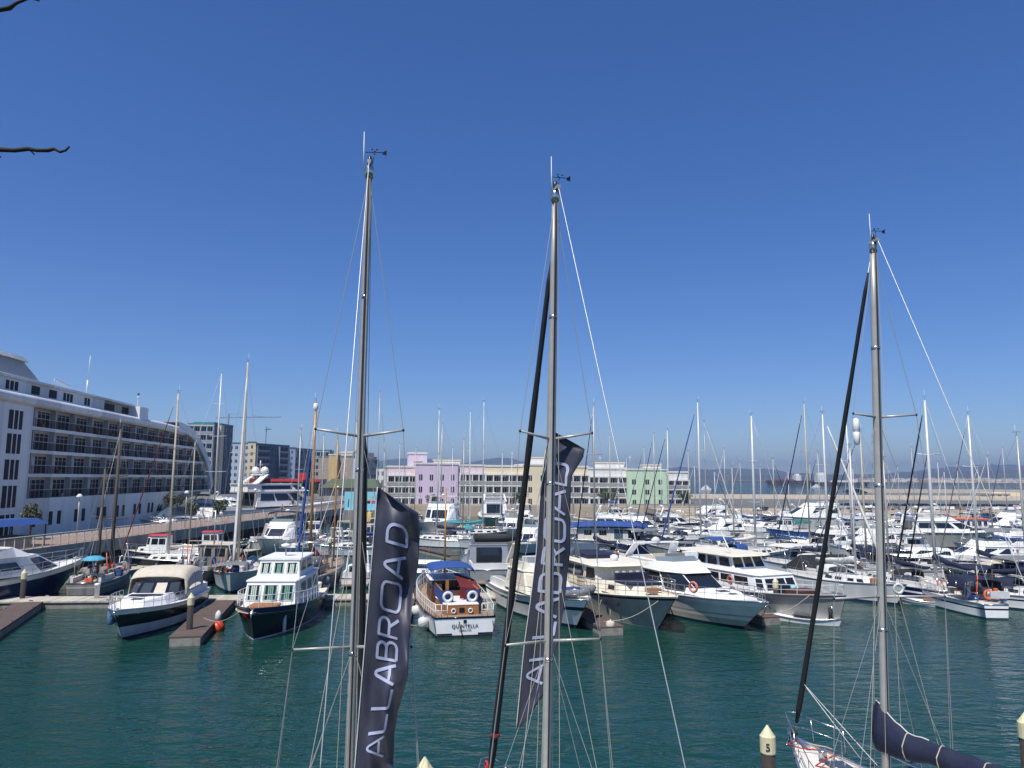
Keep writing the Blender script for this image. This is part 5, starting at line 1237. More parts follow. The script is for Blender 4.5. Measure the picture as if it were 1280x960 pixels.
# decks
levels = [5.9, 8.8, 11.7, 14.55, 17.3]
for k, z in enumerate(levels):
    zt = z
    end = max([s for s in [40 + i * .5 for i in range(90)] if topz(s) > zt + 1.6 or s < 45] + [45])
    d = MB('ship_white')
    d.box(6.4, end, 0, 9, zt - .0, zt + (.42 if k else .3)) if k < 4 else None
    if k < 4: d.build('deck_slab', S)
end_k = []
for k in range(4):
    z0 = levels[k] + (.42 if k else .3); z1 = levels[k + 1]
    end = [81, 79.5, 76, 70][k]
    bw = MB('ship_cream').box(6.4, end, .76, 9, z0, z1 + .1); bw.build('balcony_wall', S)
    n = int((end - 7) / 5.25)
    rr_ = random.Random(k)
    pil = MB('ship_pillar')
    for i in range(n + 1):
        x = 7.0 + i * 5.25
        if x + .4 < end:
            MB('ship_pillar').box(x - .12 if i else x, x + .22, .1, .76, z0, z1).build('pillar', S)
        if x + 5 < end:
            g = MB('ship_glass').box(x + .55, x + 4.75, .70, .759, z0 + .05, z1 - .35)
            g.m('ship_pillar')
            for q_ in (x + 1.6, x + 2.65, x + 3.7): g.box(q_ - .05, q_ + .05, 0.66, .699, z0 + .05, z1 - .35)
            g.box(x + .55, x + 4.75, 0.66, .699, z0 + 1.7, z0 + 1.76)
            if rr_.random() < .5:
                g.m('canvas_white').box(x + 1.1, x + rr_.uniform(1.4, 2.0), .63, .659, z0 + .05, z1 - .4)
            g.build('window', S)
            if rr_.random() < .6:
                f = MB(rr_.choice(['rubber', 'ship_cream', 'teak'])); xx = x + rr_.uniform(1.4, 3.6)
                f.box(xx - .3, xx + .3, .15, .5, z0, z0 + .5).box(xx - .3, xx + .3, .5, .56, z0 + .5, z0 + 1.0); f.build('balcony_chair', S)
    r_ = MB('rubber'); [r_.box(7.1, end, .02, .045, z0 + .12 + q_ * .15, z0 + .16 + q_ * .15) for q_ in range(6)]; [r_.box(7.1 + j_ * 1.3, 7.15 + j_ * 1.3, .02, .045, z0, z0 + 1.0) for j_ in range(int((end - 7.1) / 1.3))]; r_.m('ship_pillar').box(7.1, end, 0, .07, z0 + 1.0, z0 + 1.08)
    r_.build('railing', S)
# white rounded band over the balconies
m = MB('ship_white')
prof = [(0, 17.3), (-.45, 17.5), (-.6, 17.9), (-.5, 18.35), (-.1, 18.65), (.6, 18.75), (9, 18.8)]
xs_ = [-40, -20, 0, 20, 41, 50, 58, 62]
rows = [m.pts([(x, y, z - max(0, x - 50) * .02) for y, z in prof]) for x in xs_]
for a, b in zip(rows, rows[1:]):
    for j in range(len(prof) - 1): m.face((a + j, b + j, b + j + 1, a + j + 1), True)
m.build('roof_band', S)
# arched bow
m = MB('ship_white'); A_ = [58, 61, 64, 67, 70.5, 73, 75.5, 77.7, 79.2, 80.6, 81.6, 82.3]
ins = []
for s0 in A_: ins.append((s0, topz(s0)))
def offs(i, d):
    d = -d * .55 if d < 0 else d; a = ins[max(0, i - 1)]; b = ins[min(len(ins) - 1, i + 1)]
    dx, dz = b[0] - a[0], b[1] - a[1]; l = math.hypot(dx, dz); return (ins[i][0] + dz / l * d, ins[i][1] - dx / l * d)
o_ = [m.pts([(2 * ins[i][0] - offs(i, .7)[0], -.35, 2 * ins[i][1] - offs(i, .7)[1]), (offs(i, .95)[0], -.35, offs(i, .95)[1]), (offs(i, .95)[0], W, offs(i, .95)[1]), (2 * ins[i][0] - offs(i, .7)[0], W, 2 * ins[i][1] - offs(i, .7)[1])]) for i in range(len(ins))]
for a, b in zip(o_, o_[1:]):
    for j in range(4): m.face((a + j, a + (j + 1) % 4, b + (j + 1) % 4, b + j), j == 3)
m.build('bow_arch', S)
MB('recess_brown').box(66, 80.5, 6, 6.3, 6.2, 9.6).box(66, 78, 6, 6.3, 9.6, 12.4).box(62, 73, 6, 6.3, 12.4, 16).build('bow_lounge_wall', S)
m = MB('ship_white').prism([(64, -.0), (84.5, 7), (84.5, W - 6), (64, W)], 5.9, [(64, -.1), (86.5, 8.0), (86.5, W - 7), (64, W)], 6.9); m.build('foredeck_bulwark', S)
# top deck
m = MB('ship_white').box(-40, 28, .9, W - 2, 18.75, 20.35); m.box(-40, 44, .5, W - 1, 20.351, 20.65)
td = m.build('upper_deckhouse', S)
for s0, n_ in ((-20, 3), (-12, 3), (-4.8, 3), (2.9, 3), (8.2, 1), (12.5, 1), (16.6, 3), (22.3, 2)):
    for k in range(n_):
        wv = 1.9 if n_ == 1 else .62; x = s0 + (k - (n_ - 1) / 2) * .95
        MB('ship_glass').box(x - wv / 2, x + wv / 2, .84, .899, 19.0, 20.05).build('window', td)
m = MB('ship_cream').box(28, 41, 1.5, W - 3, 18.75, 20.3); m.m('ship_glass').box(29, 33, 1.45, 1.499, 19.1, 20.1).box(36, 40, 1.45, 1.499, 19.1, 20.1); m.build('bridge', S)
m = MB('ship_pillar').prism([(-40, 2), (12, 2), (12, W - 2), (-40, W - 2)], 20.66, [(-40, 3), (9, 3), (9, W - 3), (-40, W - 3)], 23.2); m.m('ship_white').box(-40, 11.2, 2.1, W - 2, 21.0, 21.12).prism([(-40, 2.6), (9.8, 2.6), (9.8, W - 2.6), (-40, W - 2.6)], 23.21, [(-40, 2.9), (8.6, 2.9), (8.6, W - 3), (-40, W - 3)], 23.8); m.build('funnel_casing', S)
MB('ship_white').box(38.5, 42.2, -.35, 2.4, 18.4, 20.4).build('bridge_wing', S)
MB('spar_white').tube([(29, 4, 20.6), (29, 4, 23.5)], .12, 6).tube([(29, 4, 23.5), (29.3, 4, 27.3)], .05, 5).build('antenna', S)
m = MB('spar_white').tube([(41, 1, 20.2), (41, 1, 22.6)], .08, 6).box(40.6, 41.4, .9, 1.1, 22.1, 22.2); m.m('black_plastic').lathe([(.1, 22.6), (.25, 22.7), (.1, 22.9)], c=(41, 1, 0), n=8); m.build('signal_post', S)
m = MB('ship_pillar')
for i in range(9): m.tube([(17 + i * .55, 3, 20.66), (17 + i * .55, 3, 22.2 - i * .06)], .04, 4)
m.tube([(17, 3, 22.2), (21.4, 3, 21.7)], .04, 4); m.build('roof_screen', S)
MB('leaf').box(43, 44.5, .5, 1.5, 18.8, 19.1).build('planter', S)
MB('ship_white').box(-39.9, 62, 9, W, 5.9, 18.7).build('core', S)
# ================================================================== BUILDINGS
def building(name, label, p0, p1, depth, z0, z1, wall, floors, bays, style='win', roofm='wall_white', win='win_dark', group=None, accent=None, side_wall=None, top=.5, mirror_side=0, wfrac=.5, balc='white_paint', parapet=True):
    """p0->p1 : ground line of the facade seen by the camera (left to right)"""
    a = Vector((p0[0], p0[1], 0)); b = Vector((p1[0], p1[1], 0)); d = b - a; L_ = d.length
    r_ = thing(name, label, 'building', a, math.atan2(d.y, d.x), group)
    MB(wall).box(0, L_, .0, depth, z0 - 2, z1).build('wall', r_)
    H = z1 - z0; fh = (H - top) / floors
    if parapet: MB(roofm).box(-.15, L_ + .15, -.15, depth + .15, z1 + .002, z1 + .45).build('roof', r_)
    tpl = None
    bw = L_ / bays
    if style == 'balcony':
        for f in range(floors):
            z = z0 + f * fh
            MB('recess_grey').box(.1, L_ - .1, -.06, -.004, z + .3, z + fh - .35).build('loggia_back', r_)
            MB(balc).box(-.05, L_ + .05, -1.3, -.07, z + fh - .3, z + fh).build('balcony_slab', r_)
        MB(balc).box(-.05, L_ + .05, -1.3, -.07, z0 - .2, z0 + .1).build('balcony_slab', r_)
        for i in range(bays + 1):
            x = min(max(i * bw, .1), L_ - .1)
            MB(balc).box(x - .12, x + .12, -1.25, -.065, z0 + .101, z0 + floors * fh - .301).build('balcony_pillar', r_)
    for f in range(floors):
        for i in range(bays):
            z = z0 + f * fh
            if style == 'balcony':
                wv, zb, zt = bw * .42, z + .45, z + fh - .7
                yy = (-.12, -.062)
            else:
                wv, zb, zt = bw * wfrac, z + fh * .32, z + fh * .78
                yy = (-.05, .04)
            if tpl is None:
                mm = MB(win).box(-wv / 2, wv / 2, yy[0], yy[1], 0, zt - zb)
                mm.m('white_paint').box(-.05, .05, yy[0] - .03, yy[0] - .001, 0, zt - zb)
                tpl = mm.build('window', r_); o = tpl
            else:
                o = tpl.copy(); sc.collection.objects.link(o)
            o.location = ((i + .5) * bw, 0, zb)
    if style == 'balcony':
        rt = None
        for f in range(floors):
            if rt is None:
                mm = MB(balc).box(.0, L_, -1.29, -1.26, .9, 1.0); mm.m('balustrade').box(.0, L_, -1.28, -1.265, .1, .88); rt = mm.build('balustrade', r_); o = rt
            else: o = rt.copy(); sc.collection.objects.link(o)
            o.location = (0, 0, z0 + f * fh + .05)
    return r_
gp = 'pastel flats along the back quay'
def fx(px, Y): return at(px, 600, Y).x
Y0, Y1 = 190, 206
def fy(px): return Y0 + (px - 480) / 380 * (Y1 - Y0)
def seg(px0, px1, *a, dy=0, **k):
    k.setdefault('top', 1.9)
    return building(a[0], a[1], (fx(px0, fy(px0)), fy(px0) + dy), (fx(px1, fy(px1)), fy(px1) + dy), *a[2:], group=gp, **k)
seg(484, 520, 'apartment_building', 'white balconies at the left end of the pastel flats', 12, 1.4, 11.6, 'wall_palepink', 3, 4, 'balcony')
seg(520, 573, 'apartment_building', 'lilac pink block of the pastel flats with two window columns', 13, 1.4, 12.4, 'wall_pink', 3, 4, dy=-1.5, wfrac=.3)
seg(508, 531, 'penthouse', 'lilac rooftop box standing on the pink block of the flats', 6, 12.9, 15.2, 'wall_pink', 1, 1, dy=4)
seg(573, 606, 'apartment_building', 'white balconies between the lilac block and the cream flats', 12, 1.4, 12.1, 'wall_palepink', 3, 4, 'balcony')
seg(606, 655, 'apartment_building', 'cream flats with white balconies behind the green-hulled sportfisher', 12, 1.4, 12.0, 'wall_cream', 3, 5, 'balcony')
seg(655, 685, 'apartment_building', 'plain cream block with small windows behind the dark furled sail', 13, 1.4, 12.4, 'wall_cream', 3, 2, dy=-1.5, wfrac=.28)
seg(685, 735, 'apartment_building', 'cream flats with balconies hidden mostly by the second flag', 12, 1.4, 12.0, 'wall_cream', 3, 5, 'balcony')
seg(735, 783, 'apartment_building', 'white balconies between the second flag and the pale green block', 12, 1.4, 11.6, 'wall_white', 3, 4, 'balcony')
seg(783, 832, 'apartment_building', 'pale green block of flats with narrow windows', 13, 1.4, 11.4, 'wall_green', 3, 3, dy=-1.5, wfrac=.28)
seg(832, 860, 'apartment_building', 'white balconies at the right end of the pastel flats, past the green block', 12, 1.4, 10.8, 'wall_white', 3, 3, 'balcony')
for (px, wd, h, lb2) in ((556, 14, 1.6, 'white rooftop hut on the lilac flats'), (672, 8, 2.6, 'cream rooftop lift tower on the flats behind the second flag'), (765, 16, 1.4, 'low white roof room above the white balconies'), (820, 10, .9, 'small white roof box on the pale green flats')):
    x = fx(px, fy(px)); o = thing('roof_hut', lb2, 'roof hut', (x, fy(px) + 5, 12.0))
    MB('wall_white').box(-wd * .25, wd * .25, 0, 5, 0, h).build('wall', o); MB('wall_cream').box(-wd * .27, wd * .27, -.2, 5.2, h, h + .2).build('roof', o)
for (px, h) in ((525, 1.2), (640, 2.4), (690, 2.0), (752, 1.6), (790, 1.8)):
    x = fx(px, fy(px)); o = MB('spar_white').tube([(0, 0, 0), (0, 0, h + 1.2)], .05, 5).tube([(-.6, 0, h + .9), (.6, 0, h + .9)], .03, 4).tube([(-.4, 0, h + .6), (.4, 0, h + .6)], .03, 4).build('roof_antenna', loc=(x, fy(px) + 3, 12.4)); tag(o, {525: 'thin aerial by the lilac rooftop box', 640: 'tall aerial on the cream flats left of the dark furled sail', 690: 'aerial on the flats just behind the second flag mast', 752: 'aerial on the white flats right of the second flag', 790: 'aerial on the roof of the pale green block'}[px], 'antenna', 'aerials on the pastel flats')
# terrace wall below flats
m = MB('wall_taupe'); m.m('sand').box(fx(484, 186), fx(862, 200), 182.5, 183, 1.9, 2.7)
tag(m.build('terrace_wall'), 'low sandy terrace wall in front of the pastel flats', 'wall')
# ---- far dark flats on the left
gl = 'tall flats beyond the hotel ship'
def far(px0, px1, ytop, Y0_, Y1_, name, label, wall, floors, bays, depth=16, roofm='roof_teal', style='win', wf=.45, z0=2.2):
    a = at(px0, 598, Y0_); b = at(px1, 598, Y1_)
    z1 = at(px0, ytop, Y0_).z
    return building(name, label, (a.x, Y0_), (b.x, Y1_), depth, z0, z1, wall, floors, bays, style, roofm, group=gl, wfrac=wf, balc='wall_shade_blue' if wall == 'wall_shade' else 'wall_paleblue')
far(231, 264, 530, 286, 288, 'apartment_building', 'cream and grey balconies of the tallest far flats, just right of the ship bow', 'wall_cream', 8, 4, style='balcony')
far(264, 288, 529, 289, 308, 'apartment_building', 'shade-coloured dark side of the tallest far flats, right of the ship bow', 'wall_shade', 8, 4, depth=8)
far(273, 277, 531, 293, 296, 'stair_tower', 'narrow white stair tower on the shade-coloured dark side of the tallest flats', 'wall_cream', 8, 1, depth=1.5, wf=.01)
far(284, 310, 554, 330, 332, 'apartment_building', 'pale blue far flats behind the tall ketch mast', 'wall_paleblue', 7, 4)
far(308, 318, 553, 329, 330, 'apartment_building', 'narrow cream tower between the pale blue and shade-dark far flats', 'wall_cream', 7, 1, wf=.25)
far(318, 333, 555, 331, 338, 'apartment_building', 'shade-dark grey far flats with pale balconies, left of the superyacht domes', 'wall_shade', 7, 3, style='balcony')
far(333, 346, 556, 338, 345, 'apartment_building', 'plain shade-dark grey far flats straight above the superyacht domes', 'wall_shade', 7, 3)
far(346, 360, 557, 345, 352, 'apartment_building', 'shade-dark grey far flats with balconies right of the superyacht domes', 'wall_shade', 7, 3, style='balcony')
far(359, 368, 560, 350, 352, 'apartment_building', 'pale lavender tower in the row of shade-dark flats', 'wall_paleblue', 7, 1, wf=.2)
far(368, 390, 561, 352, 366, 'apartment_building', 'shade-dark blue far flats left of the wooden mast', 'wall_shade_blue', 7, 4)
far(389, 411, 563, 365, 366, 'apartment_building', 'taupe far flats right of the wooden mast with white balconies', 'wall_taupe', 6, 4, style='balcony')
far(410, 421, 569, 300, 300, 'apartment_building', 'yellow far block left of the first mast', 'wall_yellow', 5, 1, wf=.01, roofm='wall_white')
far(425, 440, 566, 302, 300, 'apartment_building', 'peach gabled block beside the yellow one, left of the first mast', 'wall_peach', 5, 1, wf=.15, roofm='wall_white')
far(440, 470, 571, 300, 318, 'apartment_building', 'taupe balconied block immediately behind the first mast', 'wall_taupe', 5, 5, style='balcony')
far(470, 486, 585, 280, 280, 'apartment_building', 'low white block between the first flag and the lilac flats', 'wall_white', 3, 3)
def box_thing(name, label, cat, px0, px1, y0, y1, Y, dep, m_, extra=None, group=None):
    a = at(px0, y1, Y); b = at(px1, y0, Y); o = thing(name, label, cat, (a.x, Y, 0), group=group)
    MB(m_).box(0, b.x - a.x, 0, dep, max(a.z, 0) if a.z < 2 else a.z, b.z).build('wall', o)
    if extra: extra(o, b.x - a.x, max(a.z, 0), b.z)
    return o
def ex(o, w_, z0, z1):
    MB('roof_green').prism([(-1, -1), (w_ + 1, -1), (w_ + 1, 9), (-1, 9)], z1, [(1, 3.4), (w_ - 1, 3.4), (w_ - 1, 4.4), (1, 4.4)], z1 + 2.2).build('roof', o)
box_thing('market_hall', 'low hall with a dark green roof behind the blue mural', 'building', 405, 470, 610, 626, 185, 8, 'recess_grey', ex)
def ex(o, w_, z0, z1):
    for k in range(5): MB('win_dark').box(w_ * (k + .1) / 5, w_ * (k + .9) / 5, -.06, -.002, z0 + .8, z1 - .9).build('window', o)
    MB('sign_red').box(-.2, w_ + .2, -.25, -.07, z1 - .7, z1).build('sign', o)
box_thing('shop_row', 'row of dark shop fronts with a red fascia behind the superyacht', 'building', 338, 400, 599, 620, 215, 8, 'recess_grey', ex)
box_thing('sign_box', 'red and white roof sign box above the shop row', 'sign', 372, 382, 591, 600, 212, 2, 'sign_red')
def ex(o, w_, z0, z1):
    m = MB('mural_orange').box(w_ * .72, w_ * .82, -.03, -.003, z1 - 1.6, z1 - 1.2).box(w_ * .86, w_ * .9, -.03, -.003, z1 - 1.0, z1 - .6); m.m('mural_magenta').box(w_ * .84, w_ * .96, -.03, -.003, z0 + 1.2, z0 + 1.7); m.m('letter_black').box(w_ * .7, w_ * .8, -.03, -.003, z0 + 1.2, z0 + 1.6).tube([(w_ * .12, -.05, z0 + .6), (w_ * .14, -.05, z0 + 2.0)], .06, 5); m.build('painting', o)
box_thing('mural_hoarding', 'light blue painted hoarding seen on both sides of the first mast', 'hoarding', 430, 471, 615, 638, 128, 1.2, 'mural_blue', ex)
box_thing('kiosk', 'small yellow kiosk right of the first mast under the blue hoarding', 'kiosk', 457, 464, 641, 652, 112, 1.5, 'yellow')
box_thing('pontoon_hut', 'brown timber base carrying the blue hoarding', 'hut', 428, 474, 638, 654, 127, 4, 'hull_greywood')
# airfield buildings
def ex(o, w_, z0, z1):
    MB('wall_white').box(-1, w_ + 1, -.5, 8.5, z1, z1 + .5).build('roof', o)
    for k in range(3): MB('recess_brown').box(w_ * (k + .2) / 3, w_ * (k + .7) / 3, -.06, -.002, 2.6, z1 - .6).build('door', o)
box_thing('airfield_building', 'low cream building on the airfield at the right edge', 'building', 1238, 1262, 617, 626, 330, 8, 'wall_cream', ex)
box_thing('airfield_shed', 'cream shed at the far right of the airfield', 'building', 1263, 1279, 616, 626, 345, 8, 'wall_cream')
# ---- cranes
def crane(px, ytop, Y, jib, label, ang):
    p = at(px, ytop, Y); o = thing('tower_crane', label, 'crane', (p.x, Y, 0))
    MB('crane_blue').bar((0, 0, 0), (0, 0, p.z), .8, .8).build('tower', o)
    c, s_ = math.cos(ang), math.sin(ang)
    MB('crane_blue').bar((-jib * .25 * c, -jib * .25 * s_, p.z - 3), (jib * c, jib * s_, p.z - 2), .55, .7).build('jib', o)
    MB('wire').tube([(0, 0, p.z), (jib * .7 * c, jib * .7 * s_, p.z - 2)], .12, 4).build('tie', o)
crane(286, 517, 520, 36, 'far blue-grey tower crane with a long jib right of the tallest flats', R(5))
crane(333, 533, 700, 9, 'small far tower crane above the shade-dark flats', R(80))
crane(298, 497, 420, 5, 'short dark crane arm seen beside the tall ketch mast', R(160)) if False else None
# ---- cargo ship and launches in the bay
p0, p1 = at(957, 606, 1300), at(1032, 606, 1300); Ls = (p1.x - p0.x)
o = thing('cargo_ship', 'dark cargo ship with a white bridge anchored in the bay', 'ship', ((p0.x + p1.x) / 2, 1300, 0))
m = MB('ship_dark'); hw = 9
lo = [(-Ls / 2 + 4, 0), (-Ls / 2 + 14, -hw), (Ls / 2, -hw), (Ls / 2, hw), (-Ls / 2 + 14, hw)]; hi = [(-Ls / 2, 0), (-Ls / 2 + 12, -hw), (Ls / 2, -hw), (Ls / 2, hw), (-Ls / 2 + 12, hw)]
m.prism(lo, -1, hi, 8.2); m.m('ship_rust').prism([(x * .9, y * .8) for x, y in hi], 8.2, [(x * .9, y * .8) for x, y in hi], 9.4); m.build('hull', o)
MB('white_paint').box(-Ls * .02, Ls * .07, -8, 8, 8.2, 17).box(0, Ls * .05, -5, 5, 17, 20).build('bridge', o)
MB('ship_rust').box(-Ls * .35, -Ls * .05, -5, 5, 9.4, 10.8).build('deck_gear', o)
o = thing('tanker', 'white-sterned tanker partly behind the nearest dark furled sail in the bay', 'ship', (at(1040, 606, 1250).x, 1250, 0))
MB('ship_dark').prism([(-30, -8), (50, -8), (58, 0), (50, 8), (-30, 8)], -1, [(-32, -8), (52, -8), (62, 0), (52, 8), (-32, 8)], 6).build('hull', o)
MB('white_paint').box(-26, -12, -7, 7, 6, 18).box(-24, -15, -5, 5, 18, 22).box(-2, 40, -3, 3, 6, 9).build('bridge', o)
for (px, Y, lb2) in ((882, 640, 'white patrol boat with mast in the bay above the airfield edge'), (1020, 900, 'small white launch in the bay near the cargo ship')):
    p = at(px, 605, Y); o = thing('patrol_boat', lb2, 'boat', (p.x, Y, 0)); o.scale = (.55, .55, .6)
    MB('white_paint').prism([(-10, -3), (7, -3), (11, 0), (7, 3), (-10, 3)], -.5, [(-10, -3.2), (8, -3.2), (13, 0), (8, 3.2), (-10, 3.2)], 2.5).build('hull', o)
    MB('white_paint').box(-5, 5, -2.4, 2.4, 2.5, 5).box(-2, 3, -2, 2, 5, 7).build('cabin', o); MB('spar_white').tube([(0, 0, 7), (0, 0, 14)], .2, 5).build('mast', o)
# ---- superyacht and other big boats behind the promenade
b = motor('white superyacht with two radar domes moored behind the promenade', 0, 0, 32, 52, 'fly', pos=(at(350, 600, 150).x, 150), B=7.4, fs=2.8, fb=4.2, top='white_bright', H=2.5, name='superyacht', cat='yacht', arch=False, hull='white_bright')
m1 = b.house('upper_deck', [(-9, 2.9), (2, 2.7), (6, 1.6)], 6.2, [(-9, 2.7), (1, 2.4), (3, 1.5)], 7.6, 'white_bright', [(0, .3, .95, .3, .8), (1, .1, .9, .3, .85), ('front', .1, .9, .3, .85)], roof='white_bright', over=.08)
m = MB('white_bright')
for sg in (1, -1): m.bar((-7, sg * 2.4, 7.7), (-4.5, sg * 1.8, 9.4), 1.4, .25)
m.bar((-4.6, -2, 9.4), (-4.6, 2, 9.4), 1.6, .2); m.m('canvas_red').box(-6, -3, -1.2, 1.2, 7.9, 8.7); ar = b.add('radar_arch', m)
for sg in (1, -1): b.add('radar_dome', MB('white_paint').lathe([(.3, 9.5), (.75, 9.8), (.8, 10.3), (.5, 10.8), (.05, 11)], c=(-4.6, sg * 1.5, 0), n=12), ar)
b.add('antenna_mast', MB('spar_grey').tube([(-4.6, 0, 9.5), (-4.6, 0, 12.2)], .12, 6).tube([(-4.6, -.8, 11.3), (-4.6, .8, 11.3)], .06, 5), ar)
sail('tall white sailing yacht moored behind the promenade, highest mast beyond the ship bow', 277, 467, 656, 24, 80, 'white_bright', None, None, None, None, r=.17, B=5.5, spread=((.3, 2.2), (.55, 1.8), (.78, 1.3)), fs=1.8, fb=2.2, mastm='spar_white')
motor('dark-topped motor yacht behind the promenade just right of the ship bow', 0, 0, 15, 20, 'fly', pos=(at(262, 620, 165).x, 165), B=4.8, top='white_bright', canopy='canvas_black', hull='white_gel', fs=2, fb=2.8)
motor('white day cruiser under the ship bow behind the promenade', 0, 0, 12, 200, 'sport', pos=(at(236, 640, 118).x - 1, 118), B=3.8, top='white_bright', fs=1.8, fb=2.4)
motor('white yacht with a red line behind the promenade, between ship bow and superyacht', 0, 0, 18, 5, 'fly', pos=(at(287, 620, 178).x, 178), B=5, top='white_bright', stripe='red', fs=2.2, fb=3)
# ---- promenade furniture
o = thing('awning', 'blue awning on a dark frame beside the promenade at the left edge', 'awning', (-45.5, 63, 2.6), R(84))
MB('canvas_blue').prism([(-5, -1.8), (7.5, -1.8), (7.5, 1.8), (-5, 1.8)], 2.0, [(-4.6, -1), (7, -1), (7, 1), (-4.6, 1)], 2.5).build('roof', o)
for x in (-4.8, 1, 7.2):
    for y in (-1.7, 1.7): MB('rubber').tube([(x, y, 0), (x, y, 2.0)], .06, 6).build('post', o)
MB('hull_greywood').box(-4, 6.5, -1.0, 1.0, 0, 1.0).build('counter', o)
def tree(x, y, z0, h, r, label, m_='leaf_olive', seed=1, name='tree', flat=.9, group=None, nleaf=900, ls=.16):
    q = random.Random(seed); o = thing(name, label, 'tree', (x, y, z0), group=group)
    tb = MB('bark').tube([(0, 0, 0), (.1, 0, h * .5), (0, .05, h * .8)], [.13, .1, .06], 7)
    for i in range(6):
        a = i * 1.05; tb.tube([(0.03, 0, h * .55), (r * .6 * math.cos(a), r * .6 * math.sin(a), h * .9)], [.06, .02], 5)
    tb.build('trunk', o)
    c = MB(m_)
    cl = [(q.uniform(-1, 1) * r * .65, q.uniform(-1, 1) * r * .65, h + q.uniform(-.5, .6) * r * flat) for _ in range(9)]
    for i in range(nleaf):
        cx, cy, cz = q.choice(cl); v = Vector((q.gauss(0, 1), q.gauss(0, 1), q.gauss(0, .8))).normalized() * r * .5 * q.uniform(.55, 1.05)
        p = Vector((cx, cy, cz)) + v; a = Vector((q.uniform(-1, 1), q.uniform(-1, 1), q.uniform(-1, 1))).normalized() * ls; b_ = a.cross(Vector((q.uniform(-1, 1), q.uniform(-1, 1), q.uniform(-1, 1)))).normalized() * ls * .6
        c.quad(p - a, p + b_, p + a, p - b_)
    c.build('crown', o); return o
gt = 'small trees along the promenade'
tree(at(38, 650, 76).x, 76, 2.6, 2.6, 1.15, 'round olive tree beside the promenade, before the ship windows at the left', 'leaf_olive', 1, group=gt)
tree(at(214, 640, 115).x, 115, 2.6, 3.0, 1.3, 'olive green tree on the promenade under the ship bow bays', 'leaf_olive', 2, group=gt)
tree(at(240, 645, 119).x, 119, 2.6, 1.4, 1.2, 'small dark tree beyond the ship side near the lamp post', 'leaf', 3, group=gt)
tree(at(361, 640, 150).x, 150, 2.6, 1.6, 1.3, 'small dark tree in front of the superyacht bow', 'leaf', 4, group=gt)
tree(at(274, 640, 128).x, 128, 2.6, 1.4, 1.3, 'dark bush on the promenade left of the superyacht', 'leaf', 5, group=gt)
tree(at(755, 636, 184).x, 184, 1.9, 3.0, 1.9, 'dark bushy tree in front of the white balconies right of the second flag', 'leaf', 6)
tree(at(769, 636, 184).x, 184, 1.9, 3.2, 2.0, 'dark bushy tree just left of the pale green flats', 'leaf', 7)
tree(at(650, 636, 184).x, 184, 1.9, 3.0, 2.0, 'dark tree by the quay at the edge of the cream flats', 'leaf', 8)
tree(at(540, 636, 184).x, 184, 1.9, 2.0, 1.6, 'low dark bush before the lilac flats', 'leaf', 9)
tree(at(855, 636, 184).x, 184, 1.9, 2.6, 1.8, 'dark bush at the right end of the flats', 'leaf', 10)
# rubber cars etc. at the back quay: parked cars near the airfield edge
q = random.Random(3)
for i in range(24):
    px = 1050 + i * 9.4 + q.uniform(-2, 2); Y = 170 + (i % 2) * 3.2; x = at(px, 630, Y).x
    col = q.choice(['wall_white', 'hull_grey', 'hull_silver', 'navy', 'canvas_red', 'black_plastic', 'white_paint', 'recess_brown'])
    o = thing('parked_car', 'small %s car parked in the row before the airfield, %s from the left' % ({'wall_white': 'white', 'hull_grey': 'grey', 'hull_silver': 'silver', 'navy': 'dark blue', 'canvas_red': 'dark red', 'black_plastic': 'black', 'white_paint': 'bright white', 'recess_brown': 'brown'}[col],
              ['first', 'second', 'third', 'fourth', 'fifth', 'sixth', 'seventh', 'eighth', 'ninth', 'tenth', 'eleventh', 'twelfth', 'thirteenth', 'fourteenth', 'fifteenth', 'sixteenth', 'seventeenth', 'eighteenth', 'nineteenth', 'twentieth', 'twenty-first', 'twenty-second', 'twenty-third', 'twenty-fourth'][i]), 'car', (x, Y, 2.42), R(90), 'cars parked before the airfield')
    MB(col).prism([(-2.1, -.85), (2.1, -.85), (2.1, .85), (-2.1, .85)], .35, [(-2.05, -.82), (2.0, -.82), (2.0, .82), (-2.05, .82)], .95).build('body', o)
    MB('glass_dark').prism([(-1.6, -.78), (1.1, -.78), (1.1, .78), (-1.6, .78)], .95, [(-1.2, -.65), (.5, -.65), (.5, .65), (-1.2, .65)], 1.45).build('cabin', o)
    for sx in (-1.3, 1.3):
        for sy in (-.8, .8): MB('rubber').lathe([(.3, -.1), (.32, 0), (.3, .1)], c=(sx, sy, .32), n=10, axis='y').build('wheel', o)
